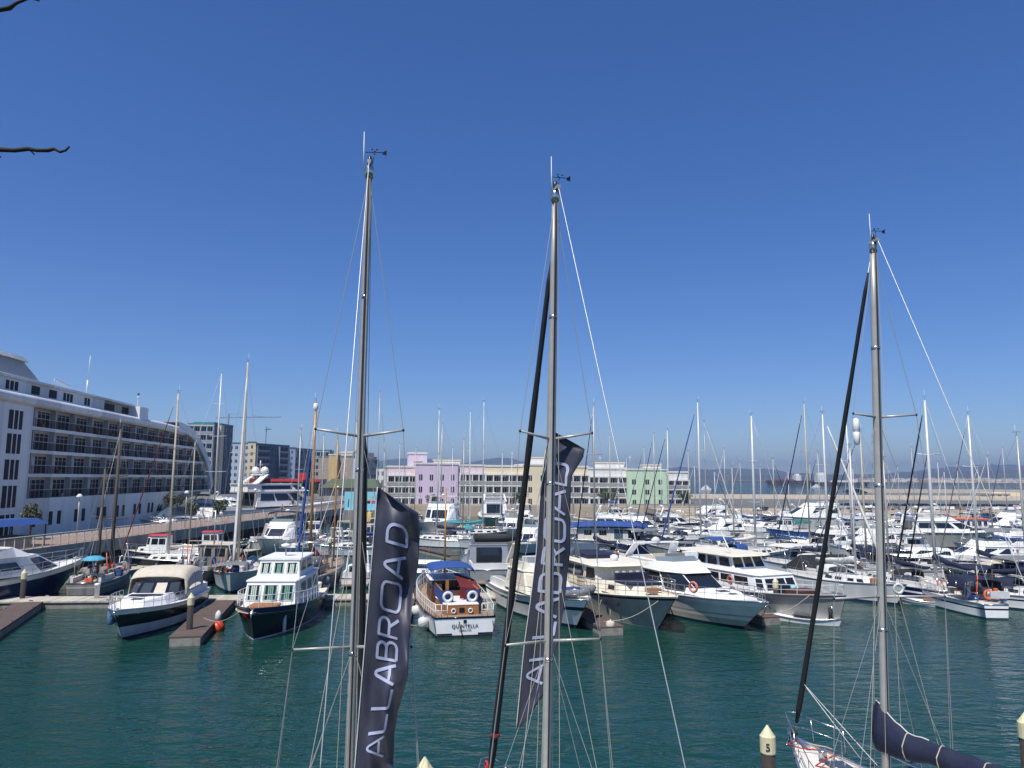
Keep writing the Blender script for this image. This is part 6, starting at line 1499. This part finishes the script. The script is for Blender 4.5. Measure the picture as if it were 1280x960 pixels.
# ================================================================== FOREGROUND YACHTS
def fore(label, mast_px, ytop, mx, my, hd, bowd, sp, group=None, furl=None, furl_r=.07, furl_frac=.93, backx=None, r=(.1, .075), jibtop=None, lean=None, up=0.0):
    L = 11.5; h = Vector((math.cos(R(hd)), math.sin(R(hd)), 0)); n = Vector((-h.y, h.x, 0))
    mid = Vector((mx, my, 0)) + h * (bowd - L / 2)
    b = Boat('sailing_boat', label, 'sailboat', mid, hd, L, 3.6, 1.05, 1.4, 'white_bright', 'navy', deck='offwhite', tr=.72, p=2.0, rake=.08, flare=.15, n=24)
    xm = L / 2 - bowd; coach(b, xm - 2.2, xm + 1.8, 1.1, .42, 'offwhite', 4)
    topp = at(mast_px[0], ytop, my) - Vector((0, 0, up)); b.root.location.z = 0; inv = b.root.matrix_basis.inverted()
    tl = inv @ topp; base = Vector((xm, 0, 1.1))
    if lean is not None: tl.y = lean
    m_ = MB('spar_grey'); N = 8
    m_.tube([base.lerp(tl, i / N) for i in range(N + 1)], [r[0]] * 6 + [r[0] * .97, r[0] * .9, r[1]], 14)
    m_.m('rubber').tube([base.lerp(tl, i / N) + Vector((-r[0] * .92, 0, 0)) for i in range(N + 1)], .02, 5)
    for f in (.3, .55, .8): p = base.lerp(tl, f); m_.m('steel').lathe([(r[0] * 1.06, -.04), (r[0] * 1.06, .04)], c=p, n=12)
    mo = b.add('mast', m_)
    # masthead
    mh = MB('spar_grey').box(tl.x - .22, tl.x + .14, tl.y - .04, tl.y + .04, tl.z - .02, tl.z + .05); mh.m('steel').lathe([(.1, -.28), (.1, -.05), (.07, .0)], c=tl, n=10); mh.m('black_plastic').lathe([(.045, .05), (.05, .09), (.04, .2), (.01, .22)], c=tl, n=8)
    b.add('masthead', mh, mo)
    va = MB('white_paint').tube([(tl.x - .1, tl.y + .12, tl.z - .2), (tl.x - .1, tl.y + .13, tl.z + .72)], [.014, .007], 5); b.add('antenna', va, mo)
    wv = MB('black_plastic').tube([(tl.x, tl.y - .05, tl.z + .02), (tl.x, tl.y - .1, tl.z + .3)], .009, 4).tube([(tl.x, tl.y + .1, tl.z + .3), (tl.x, tl.y - .34, tl.z + .32)], .009, 4)
    wv.quad((tl.x, tl.y - .26, tl.z + .27), (tl.x, tl.y - .36, tl.z + .25), (tl.x, tl.y - .36, tl.z + .38), (tl.x, tl.y - .3, tl.z + .34))
    for a in range(3): wv.lathe([(.004, -.02), (.025, 0), (.004, .02)], c=(tl.x + .06 * math.cos(a * 2.1), tl.y - .1 + .06 * math.sin(a * 2.1), tl.z + .36), n=6)
    b.add('wind_vane', wv, mo)
    tips = []
    for (z, hw, rise) in sp:
        f = (z - base.z) / (tl.z - base.z); p = base.lerp(tl, f)
        s_ = MB('spar_grey')
        for sg in (1, -1):
            s_.tube([p, (p.x - .3, p.y + sg * hw, p.z + rise)], [.035, .022], 7)
            s_.m('rubber').lathe([(.01, -.03), (.035, 0), (.01, .03)], c=(p.x - .3, p.y + sg * hw, p.z + rise), n=8); s_.m('spar_grey')
        b.add('spreader', s_, mo); tips.append((p, hw, rise))
    w_ = MB('wire'); ht = base.lerp(tl, .985)
    for sg in (1, -1):
        T_ = [(p.x - .3, p.y + sg * hw, p.z + rise) for (p, hw, rise) in tips]
        w_.tube([ht] + list(reversed(T_)) + [(xm - .3, sg * 1.55, 1.15)], .008, 5, cap=False)
        w_.tube([tips[-1][0], T_[0], (xm - .25, sg * 1.5, 1.15)], .007, 5, cap=False)
        w_.tube([tips[0][0], (xm + .5, sg * 1.45, 1.2)], .007, 5, cap=False)
        w_.tube([tips[0][0], (xm - .9, sg * 1.5, 1.15)], .007, 5, cap=False)
    bx = backx if backx is not None else -L / 2 + .15
    w_.tube([tl + Vector((-.2, 0, 0)), (bx, 0, 1.1)], .009, 5, cap=False)
    # halyards
    for dx, dy in ((.16, .05), (-.2, .1), (-.24, -.06), (.22, -.12)):
        w_.m('rope'); w_.tube([ht + Vector((dx * .4, dy * .4, -.1)), base.lerp(tl, .5) + Vector((dx * 1.2, dy * 1.3, 0)), base + Vector((dx * 1.7, dy * 2.6, .1))], .0065, 4, cap=False)
    w_.tube([base.lerp(tl, .45) + Vector((0, .1, 0)), (xm - .8, 1.0, 1.5)], .007, 4, cap=False)
    w_.tube([base.lerp(tl, .45) + Vector((0, -.1, 0)), (xm - .6, -1.3, 1.3)], .007, 4, cap=False)
    b.add('rigging', w_)
    foot = Vector((L / 2 - .15, 0, 1.42))
    jt = base.lerp(tl, jibtop or .97) + Vector((.1, 0, 0))
    f_ = MB('wire').tube([jt, foot], .009, 5)
    if furl:
        f_.m(furl); a = jt.lerp(foot, 1 - furl_frac); e = foot.lerp(jt, .035); N = 26; q = random.Random(4)
        f_.tube([a.lerp(e, i / N) for i in range(N + 1)], [furl_r * .3] + [furl_r * (.72 + .35 * i / N) * q.uniform(.9, 1.1) for i in range(1, N)] + [furl_r * .6], 9)
        f_.m('rubber').lathe([(.07, -.06), (.1, -.03), (.1, .05), (.05, .1)], c=foot + Vector((0, 0, .12)), n=12)
        b.add('furled_jib', f_)
    else: b.add('forestay', f_)
    b.root.location.z = up
    # rails: pulpit, stanchions and lifelines
    pl = MB('steel')
    xb = L / 2
    for sg in (1, -1):
        pl.tube([(xb - 1.5, sg * .75, 1.35), (xb - 1.45, sg * .72, 1.98)], .014, 6); pl.tube([(xb - .6, sg * .35, 1.4), (xb - .5, sg * .33, 2.0)], .014, 6)
    pl.tube([(xb - 1.45, .72, 1.98), (xb - .5, .36, 2.02), (xb + .05, .14, 2.05), (xb + .1, 0, 2.05), (xb + .05, -.14, 2.05), (xb - .5, -.36, 2.02), (xb - 1.45, -.72, 1.98)], .015, 6)
    pl.tube([(xb - 1.45, .73, 1.68), (xb - .3, .28, 1.7), (xb, 0, 1.7), (xb - .3, -.28, 1.7), (xb - 1.45, -.73, 1.68)], .011, 5)
    b.add('pulpit', pl)
    b.rail(-L * .44, xb - 1.5, .62, 7, .011, bow=False, name='lifeline')
    an = MB('steel').box(xb - .9, xb + .15, -.06, .06, 1.4, 1.46).tube([(xb + .1, 0, 1.42), (xb + .22, 0, 1.2)], .03, 5).tube([(xb + .0, -.16, 1.16), (xb + .24, 0, 1.2), (xb, .16, 1.16)], .028, 5); b.add('anchor', an)
    wn = MB('steel').lathe([(.12, 1.38), (.1, 1.5), (.13, 1.56), (.02, 1.58)], c=(xb - 1.6, 0, 0), n=12); b.add('windlass', wn)
    hq = MB('glass_mid').box(xb - 2.6, xb - 2.1, -.25, .25, 1.4, 1.47); b.add('hatch', hq)
    rp = MB('rope_red'); q = random.Random(8); rp.tube([(xb - .4 - i * .28, math.sin(i * 1.3) * .5, 1.44 - i * .012) for i in range(14)], .02, 5); rp.m('rope').tube([(xb - .5 - i * .24, -.3 + math.cos(i * 1.1) * .3, 1.44 - i * .01) for i in range(12)], .016, 5); b.add('deck_line', rp)
    return b, tl, base
f1, t1, b1 = fore('nearest left yacht, mostly below the frame, with grey mast and lettered banner', (462, 0), 207, at(437, 950, 15.5).x, 15.5, 97.5, 3.95, ((5.62, 1.15, .04), (9.85, .88, .12)), furl='canvas_black', furl_r=.085, furl_frac=.66, jibtop=.9, lean=None, r=(.08, .058))
f2, t2_, b2 = fore('middle near yacht, mostly below the frame, with grey mast and black furled sail', (694, 0), 238, at(681, 945, 15.7).x, 15.7, 108, 4.1, ((5.72, 1.02, .04), (9.82, .80, .14)), furl='canvas_black', furl_r=.085, furl_frac=.985, jibtop=.905, r=(.09, .065))
f3, t3_, b3 = fore('near yacht at the lower right with pulpit, grey mast and navy boom cover', (1091, 0), 303, at(1106, 950, 18.5).x, 18.5, 99, 4.25, ((6.0, 1.45, .02), (10.35, .85, .05)), furl='canvas_black', furl_r=.07, furl_frac=.97, jibtop=.975, r=(.105, .08), up=.22)
# white bagged sail at the foot of the middle mast
m = MB('canvas_white').tube([(b2.x - .1, .05, 1.25), (b2.x - .12, .1, 1.5), (b2.x - .1, 0, 1.72), (b2.x - .05, 0, 1.95)], [.3, .26, .16, .05], 9).tube([(b2.x - .2, .0, 1.5), (b2.x - .8, -.15, 1.35), (b2.x - 1.6, -.1, 1.45)], [.2, .2, .16], 8); f2.add('sail_bag', m)
for k, (x, z) in enumerate(((5.45, 2.0), (5.2, 1.62))):
    f2.add('coiled_rope', MB('rope_red').torus((x, .1 - k * .35, z), .1, .035, 12, 6, 'y').tube([(x, .1 - k * .35, z), (x - .4, -.1, 1.4)], .014, 5))
f2.add('furling_band', MB('rope_red').lathe([(.1, -.05), (.11, 0), (.1, .05)], c=Vector((5.6, 0, 1.42)).lerp(Vector((t2_.x, t2_.y, t2_.z * .88)), .115), n=10))
# boom and navy cover of the right yacht: boom swung out to the right
xm = b3.x; bd = Matrix.Rotation(-f3.root.rotation_euler[2], 3, 'Z') @ Vector((.44, -.90, 0)); bn = Vector((-bd.y, bd.x, 0)); zb_ = at(1106, 934, 18.5).z - .22
def BP(s_, h_, v_): return Vector((xm, 0, 0)) + bd * s_ + bn * h_ + Vector((0, 0, v_))
m = MB('spar_grey').tube([BP(.1, 0, zb_ + .1), BP(4.8, 0, zb_ + .02)], .075, 10); bo = f3.add('boom', m)
m = MB('canvas_navy'); N = 30; q = random.Random(2); rows = []
for i in range(N + 1):
    t = i / N; s_ = -.16 + 4.9 * t
    top = zb_ + .42 + .5 * max(0, 1 - t / .17) ** 1.2 + .08 * (1 - t) + .02 * math.sin(i * 1.9); bot = zb_ - .06 + .1 * t + (.03 * math.sin(i * .9) if i > 4 else -.08); hw = .21 + .035 * math.sin(i * 1.3) - .06 * t
    ring = []
    for j in range(14):
        a = 2 * math.pi * j / 14
        ring.append(BP(s_, hw * math.sin(a) * (1 if math.cos(a) < .3 else .75) + .02 * math.sin(i), (top + bot) / 2 + (top - bot) / 2 * math.cos(a) + q.uniform(-.014, .014)))
    rows.append(m.pts(ring))
for a, b_ in zip(rows, rows[1:]):
    for j in range(14): m.face((a + j, b_ + j, b_ + (j + 1) % 14, a + (j + 1) % 14), True)
m.face(tuple(rows[0] + j for j in range(14))); m.face(tuple(rows[-1] + j for j in reversed(range(14))))
co = f3.add('sail_cover', m)
for i in (5, 10, 16, 22):
    ring = [Vector(co.data.vertices[rows[i] + j].co) for j in range(14)]; c = sum(ring, Vector()) / 14
    f3.add('cover_lacing', MB('rope').tube([c + (p - c) * 1.05 for p in ring] + [c + (ring[0] - c) * 1.05], .013, 5), co)
f3.add('cover_piping', MB('canvas_white').tube([Vector(co.data.vertices[rows[i]].co) + Vector((0, 0, .015)) for i in range(0, 9)], .016, 5), co)
fs_a = Vector((5.6, 0, 1.42)).lerp(Vector((t3_.x, t3_.y, t3_.z * .975)), .125)
f3.add('halyard_tail', MB('fender_white').tube([fs_a, (3.6, -.75, 1.5)], .011, 4).tube([fs_a, (xm + .15, -.35, 1.6)], .011, 4))
f3.add('radar_reflector', MB('white_paint').lathe([(.02, -.34), (.07, -.3), (.085, -.02), (.06, 0), (.085, .02), (.075, .3), (.02, .34)], c=(b3.x + .22, .14, 10.0), n=12))
f3.add('cockpit', MB('white_bright').box(-5.4, -1.6, -1.2, -1.0, .9, 1.45).box(-5.4, -1.6, 1.0, 1.2, .9, 1.45).box(-1.65, -1.55, -1.2, 1.2, .9, 1.6))
# ================================================================== BANNERS
def cr(tab, y):
    for a, b in zip(tab, tab[1:]):
        if a[0] <= y <= b[0]: return a[1] + (b[1] - a[1]) * (y - a[0]) / (b[0] - a[0])
    return tab[0][1] if y < tab[0][0] else tab[-1][1]
def banner(label, Lp, Rp, Y, seed, letters, ltr_across, lift, amp=1.0):
    """Lp, Rp: [(t, px, py)] edges; builds cloth grid and lettering that lies on it"""
    q = random.Random(seed)
    def edge(P, t):
        for a, b in zip(P, P[1:]):
            if a[0] <= t <= b[0]:
                k = (t - a[0]) / (b[0] - a[0]); k2 = k * k * (3 - 2 * k) if False else k
                return (a[1] + (b[1] - a[1]) * k2, a[2] + (b[2] - a[2]) * k2)
        return P[-1][1:]
    ph = q.uniform(0, 6)
    def pos(t, u, off=0.0):
        l = edge(Lp, t); r = edge(Rp, t)
        px = l[0] + (r[0] - l[0]) * u; py = l[1] + (r[1] - l[1]) * u
        w_ = .16 * amp * math.sin(u * 5.2 + t * 9 + ph) * u + .07 * amp * math.sin(u * 11 - t * 16 + ph * 2) * u ** .7 + .035 * amp * math.sin(t * 34 + u * 5) * u
        fold = .12 * math.sin(t * 21 + u * 3) * max(0, .12 - t) * 8
        return at(px, py, Y + w_ + fold + off)
    o = thing('banner', label, 'banner', pos(.5, 0)); org = Vector(o.location)
    NT, NU = 110, 24; m = MB('flag_cloth'); idx = []
    for i in range(NT + 1): idx.append(m.pts([pos(i / NT, j / NU) - org for j in range(NU + 1)]))
    back = [m.pts([pos(i / NT, j / NU, .012) - org for j in range(NU + 1)]) for i in range(NT + 1)]
    for i in range(NT):
        for j in range(NU):
            m.face((idx[i] + j, idx[i + 1] + j, idx[i + 1] + j + 1, idx[i] + j + 1), True)
            m.face((back[i] + j, back[i] + j + 1, back[i + 1] + j + 1, back[i + 1] + j), True)
    for i in range(NT):
        m.face((idx[i], back[i], back[i + 1], idx[i + 1])); m.face((idx[i] + NU, idx[i + 1] + NU, back[i + 1] + NU, back[i] + NU))
    m.build('cloth', o)
    MB('canvas_white').tube([pos(i / 40, 0) - org + Vector((-.01, -.01, 0)) for i in range(41)], .011, 5).build('luff_rope', o)
    # letters: strokes in a unit cell, a = along the reading direction (upwards), c = across (letter height, 0 bottom .. 1 top)
    def arc(cx, cy, r1, r2, a0, a1, n=8): return [(cx + r1 * math.cos(R(a0 + (a1 - a0) * i / n)), cy + r2 * math.sin(R(a0 + (a1 - a0) * i / n))) for i in range(n + 1)]
    G_ = {
        'A': [[(0, 0), (.38, .92), (.46, 1), (.54, 1), (.62, .92), (1, 0)], [(.2, .3), (.8, .3)]],
        'L': [[(.08, 1), (.08, .12), (.16, 0), (.95, 0)]],
        'B': [[(.08, 0), (.08, 1), (.62, 1)] + arc(.62, .77, .26, .23, 90, -90), [(.08, .54), (.68, .54)] + arc(.66, .27, .3, .27, 90, -90) + [(.08, 0)]],
        'R': [[(.08, 0), (.08, 1), (.62, 1)] + arc(.62, .73, .3, .27, 90, -90) + [(.12, .46)], [(.55, .46), (.95, 0)]],
        'O': [arc(.3, .78, .26, .22, 180, 90) + arc(.7, .78, .26, .22, 90, 0) + arc(.7, .22, .26, .22, 0, -90) + arc(.3, .22, .26, .22, -90, -180) + [(.04, .78)]],
        'D': [[(.08, 0), (.08, 1), (.5, 1)] + arc(.5, .62, .44, .38, 90, 0) + arc(.5, .38, .44, .38, 0, -90) + [(.08, 0)]],
    }
    lw = .07
    for ch, t0, t1 in letters:       # t0 = end (top), t1 = start (bottom); t grows downward
        m = MB('flag_ink'); ca, cb = ltr_across
        hgt = abs((pos((t0 + t1) / 2, cb) - pos((t0 + t1) / 2, ca)).length); wid = (pos(t1, .5) - pos(t0, .5)).length
        for st in G_[ch]:
            P = []
            for a, b in zip(st, st[1:]):
                n = max(1, int(math.hypot(b[0] - a[0], b[1] - a[1]) / .06))
                P += [(a[0] + (b[0] - a[0]) * i / n, a[1] + (b[1] - a[1]) * i / n) for i in range(n)]
            P.append(st[-1]); lft = []; rgt = []
            for i, p in enumerate(P):
                a = P[max(0, i - 1)]; b = P[min(len(P) - 1, i + 1)]
                if st[0] == st[-1] and i in (0, len(P) - 1): a, b = P[-2], P[1]
                dx, dy = (b[0] - a[0]) * wid, (b[1] - a[1]) * hgt; l = math.hypot(dx, dy) or 1; nx, ny = -dy / l, dx / l
                h2 = lw * hgt
                for s_, arr in ((1, lft), (-1, rgt)):
                    A_, C_ = p[0] + s_ * nx * h2 / wid, p[1] + s_ * ny * h2 / hgt
                    tt = t1 + (t0 - t1) * A_; uu = cb + (ca - cb) * C_
                    arr.append(pos(tt, uu, -.02 - lift) - org)
            k = m.pts([v for pr in zip(lft, rgt) for v in pr])
            for i in range(len(P) - 1): m.face((k + 2 * i, k + 2 * i + 1, k + 2 * i + 3, k + 2 * i + 2))
        m.build('letter', o)
    return o
def TT(P, y):      # t at which the left/right edge mean height equals y
    lo, hi = 0, 1
    return None
def tvals(Lp, Rp, rows):
    def ym(t):
        def e(P):
            for a, b in zip(P, P[1:]):
                if a[0] <= t <= b[0]: return a[2] + (b[2] - a[2]) * (t - a[0]) / (b[0] - a[0])
            return P[-1][2]
        return (e(Lp) + e(Rp)) / 2
    out = []
    for ch, ya, yb in rows:
        r_ = []
        for y in (ya, yb):
            lo, hi = 0.0, 1.0
            for _ in range(40):
                m_ = (lo + hi) / 2
                if ym(m_) < y: lo = m_
                else: hi = m_
            r_.append(lo)
        out.append((ch, r_[0], r_[1]))
    return out
Lp1 = [(0, 472.5, 609), (.1, 469.5, 650), (1, 440, 1010)]
Rp1 = [(0, 489, 620), (.045, 523, 641), (.09, 525, 663), (.2, 523, 705), (.3, 516, 742), (.42, 512, 795), (.57, 510, 845), (.7, 498, 888), (.78, 493, 915), (1, 490, 1005)]
rows1 = [('D', 655, 682), ('A', 694, 721), ('O', 727, 765), ('R', 771, 797), ('B', 801, 826), ('A', 830, 855), ('L', 860, 888), ('L', 892, 918), ('A', 922, 947)]
banner('dark banner with pale lettering on the left near yacht, running down out of frame', Lp1, Rp1, 14.9, 3, tvals(Lp1, Rp1, rows1), (.28, .72), 0, 1.35)
Lp2 = [(0, 688, 536), (.1, 681, 572), (.25, 675, 628), (.42, 671, 690), (.58, 664, 748), (.72, 656, 805), (1, 646, 910)]
Rp2 = [(0, 690, 538), (.035, 731, 561), (.085, 729, 572), (.14, 714, 596), (.26, 713, 640), (.4, 713, 688), (.5, 709, 722), (.6, 705, 760), (.72, 698, 800), (.9, 680, 868), (1, 652, 908)]
rows2 = [('D', 578, 606), ('A', 611, 641), ('O', 647, 677), ('R', 682, 707), ('B', 715, 742), ('A', 747, 771), ('L', 776, 798), ('L', 802, 826), ('A', 830, 856)]
banner('dark banner with pale lettering hanging behind the middle near mast', Lp2, Rp2, 17.5, 6, tvals(Lp2, Rp2, rows2), (.2, .82), 0, .35)
# ================================================================== BARE TREE (upper left)
o = thing('bare_tree', 'leafless tree whose dark twigs reach in at the upper left', 'tree', (-6.2, 6.5, 0))
MB('twig').tube([(0, 0, -1), (-.2, 0, 5), (-.1, .1, 10), (.0, 0, 13.5)], [.16, .13, .09, .05], 8).build('trunk', o)
def twig(pxs, Y, r0, r1):
    q = random.Random(len(pxs)); P = [at(x, y, Y) - o.location for x, y in pxs]
    r_ = [(r0 + (r1 - r0) * i / (len(P) - 1)) * q.uniform(.85, 1.15) for i in range(len(P))]
    return MB('twig').tube(P, r_, 6)
m = twig([(-300, 205), (-120, 196), (-30, 190), (0, 187), (18, 188), (36, 186), (46, 188), (60, 188), (68, 186), (75, 190), (82, 188), (87, 183)], 6.2, .03, .008)
m.tube([at(36, 187, 6.2) - o.location, at(40, 190, 6.2) - o.location, at(43, 193, 6.2) - o.location], .006, 5).tube([at(64, 188, 6.2) - o.location, at(67, 184, 6.2) - o.location], .005, 5).tube([at(18, 188, 6.2) - o.location, at(20, 185, 6.2) - o.location], .006, 5); m.build('branch', o)
m = twig([(-300, 60), (-60, 30), (0, 12), (12, 10), (20, 4), (30, 0), (38, -3), (49, 1)], 6.2, .03, .008); m.tube([at(38, -3, 6.2) - o.location, at(60, -14, 6.2) - o.location], .007, 5); m.build('branch', o)
m = twig([(-120, 196), (-60, 198), (-20, 200), (1, 196)], 6.2, .012, .008); m.build('branch', o)
# ================================================================== MOORING LINES
def line(p, q_, label, sag=.35, m='rope', r=.02):
    p, q_ = Vector(p), Vector(q_); P = [p.lerp(q_, i / 8) - Vector((0, 0, sag * math.sin(math.pi * i / 8))) for i in range(9)]
    o = MB(m).tube([v - p for v in P], r, 5).build('mooring_line', loc=p); return tag(o, label, 'rope', 'mooring lines of the front row')
line(Wp(A, (5.2, 1.0, 1.5)), (-25.5, 53.4, .5), 'mooring line from the bow of the beige-canopy cruiser back to the pontoon')
line(Wp(B_, (5.8, -.9, 1.5)), (-18.6, 46.5, .5), 'mooring line from the bow of the black trawler to the brown finger')
line(Wp(F, (6.8, -.7, 1.9)), (5.6, 46.2, .5), 'mooring line crossing the grey flank of the trawler yacht to the finger tip')
line(Wp(Gb, (7.0, .5, 1.8)), (15.9, 48.9, .5), 'mooring line from the bow of the dark-windowed flybridge yacht to the finger')
line(Wp(H_, (5.8, -1.3, 1.8)), (16.3, 49.2, .5), 'mooring line hanging down the bow of the grey steel boat')
line(Wp(C, (-6.8, 2.1, 1.0)), (-6.9, 47, .5), 'mooring line from the stern of the wooden motor boat to the finger on its left')
line(Wp(E, (6.3, 1.2, 1.8)), (4.9, 47, .5), 'mooring line from the bow of the white flybridge cruiser to the finger')
# standing figures far off on the quay and promenade
def person(x, y, z, rz, top, label, h=1.72):
    o = thing('person', label, 'person', (x, y, z), rz); k = h / 1.72
    bm_ = MB('wall_peach')
    def T(a, r): bm_.tube([tuple(c * k for c in p) for p in a], [v * k for v in r], 8)
    T([(0, 0, 1.38), (0, 0, 1.5), (.01, 0, 1.6), (.01, 0, 1.72)], [.06, .055, .1, .05])
    for sg in (1, -1):
        T([(0, sg * .09, .9), (.03, sg * .1, .48), (0, sg * .1, .06), (.12, sg * .1, .03)], [.09, .06, .045, .04])
        T([(0, sg * .19, 1.38), (-.02, sg * .25, 1.1), (.08, sg * .24, .86)], [.05, .042, .035])
    bm_.build('body', o)
    MB(top).tube([(0, 0, .9 * k), (0, 0, 1.1 * k), (0, 0, 1.3 * k), (0, 0, 1.42 * k)], [.15 * k, .14 * k, .19 * k, .09 * k], 9).build('shirt', o)
    MB('canvas_navy').tube([(0, 0, .95 * k), (0, 0, .72 * k)], [.17 * k, .16 * k], 9).build('shorts', o)
    MB('bark').lathe([(.02, 1.66 * k), (.1 * k, 1.66 * k), (.09 * k, 1.73 * k), (.02, 1.76 * k)], n=8).build('hair', o)
p = prom(.62, 1.6); person(p.x, p.y, 2.61, R(80), 'canvas_red', 'person in a red shirt walking on the promenade behind its railing')
p = prom(.45, 2.4); person(p.x, p.y, 2.61, R(260), 'white_paint', 'person in a white shirt walking on the promenade near the ship bow')
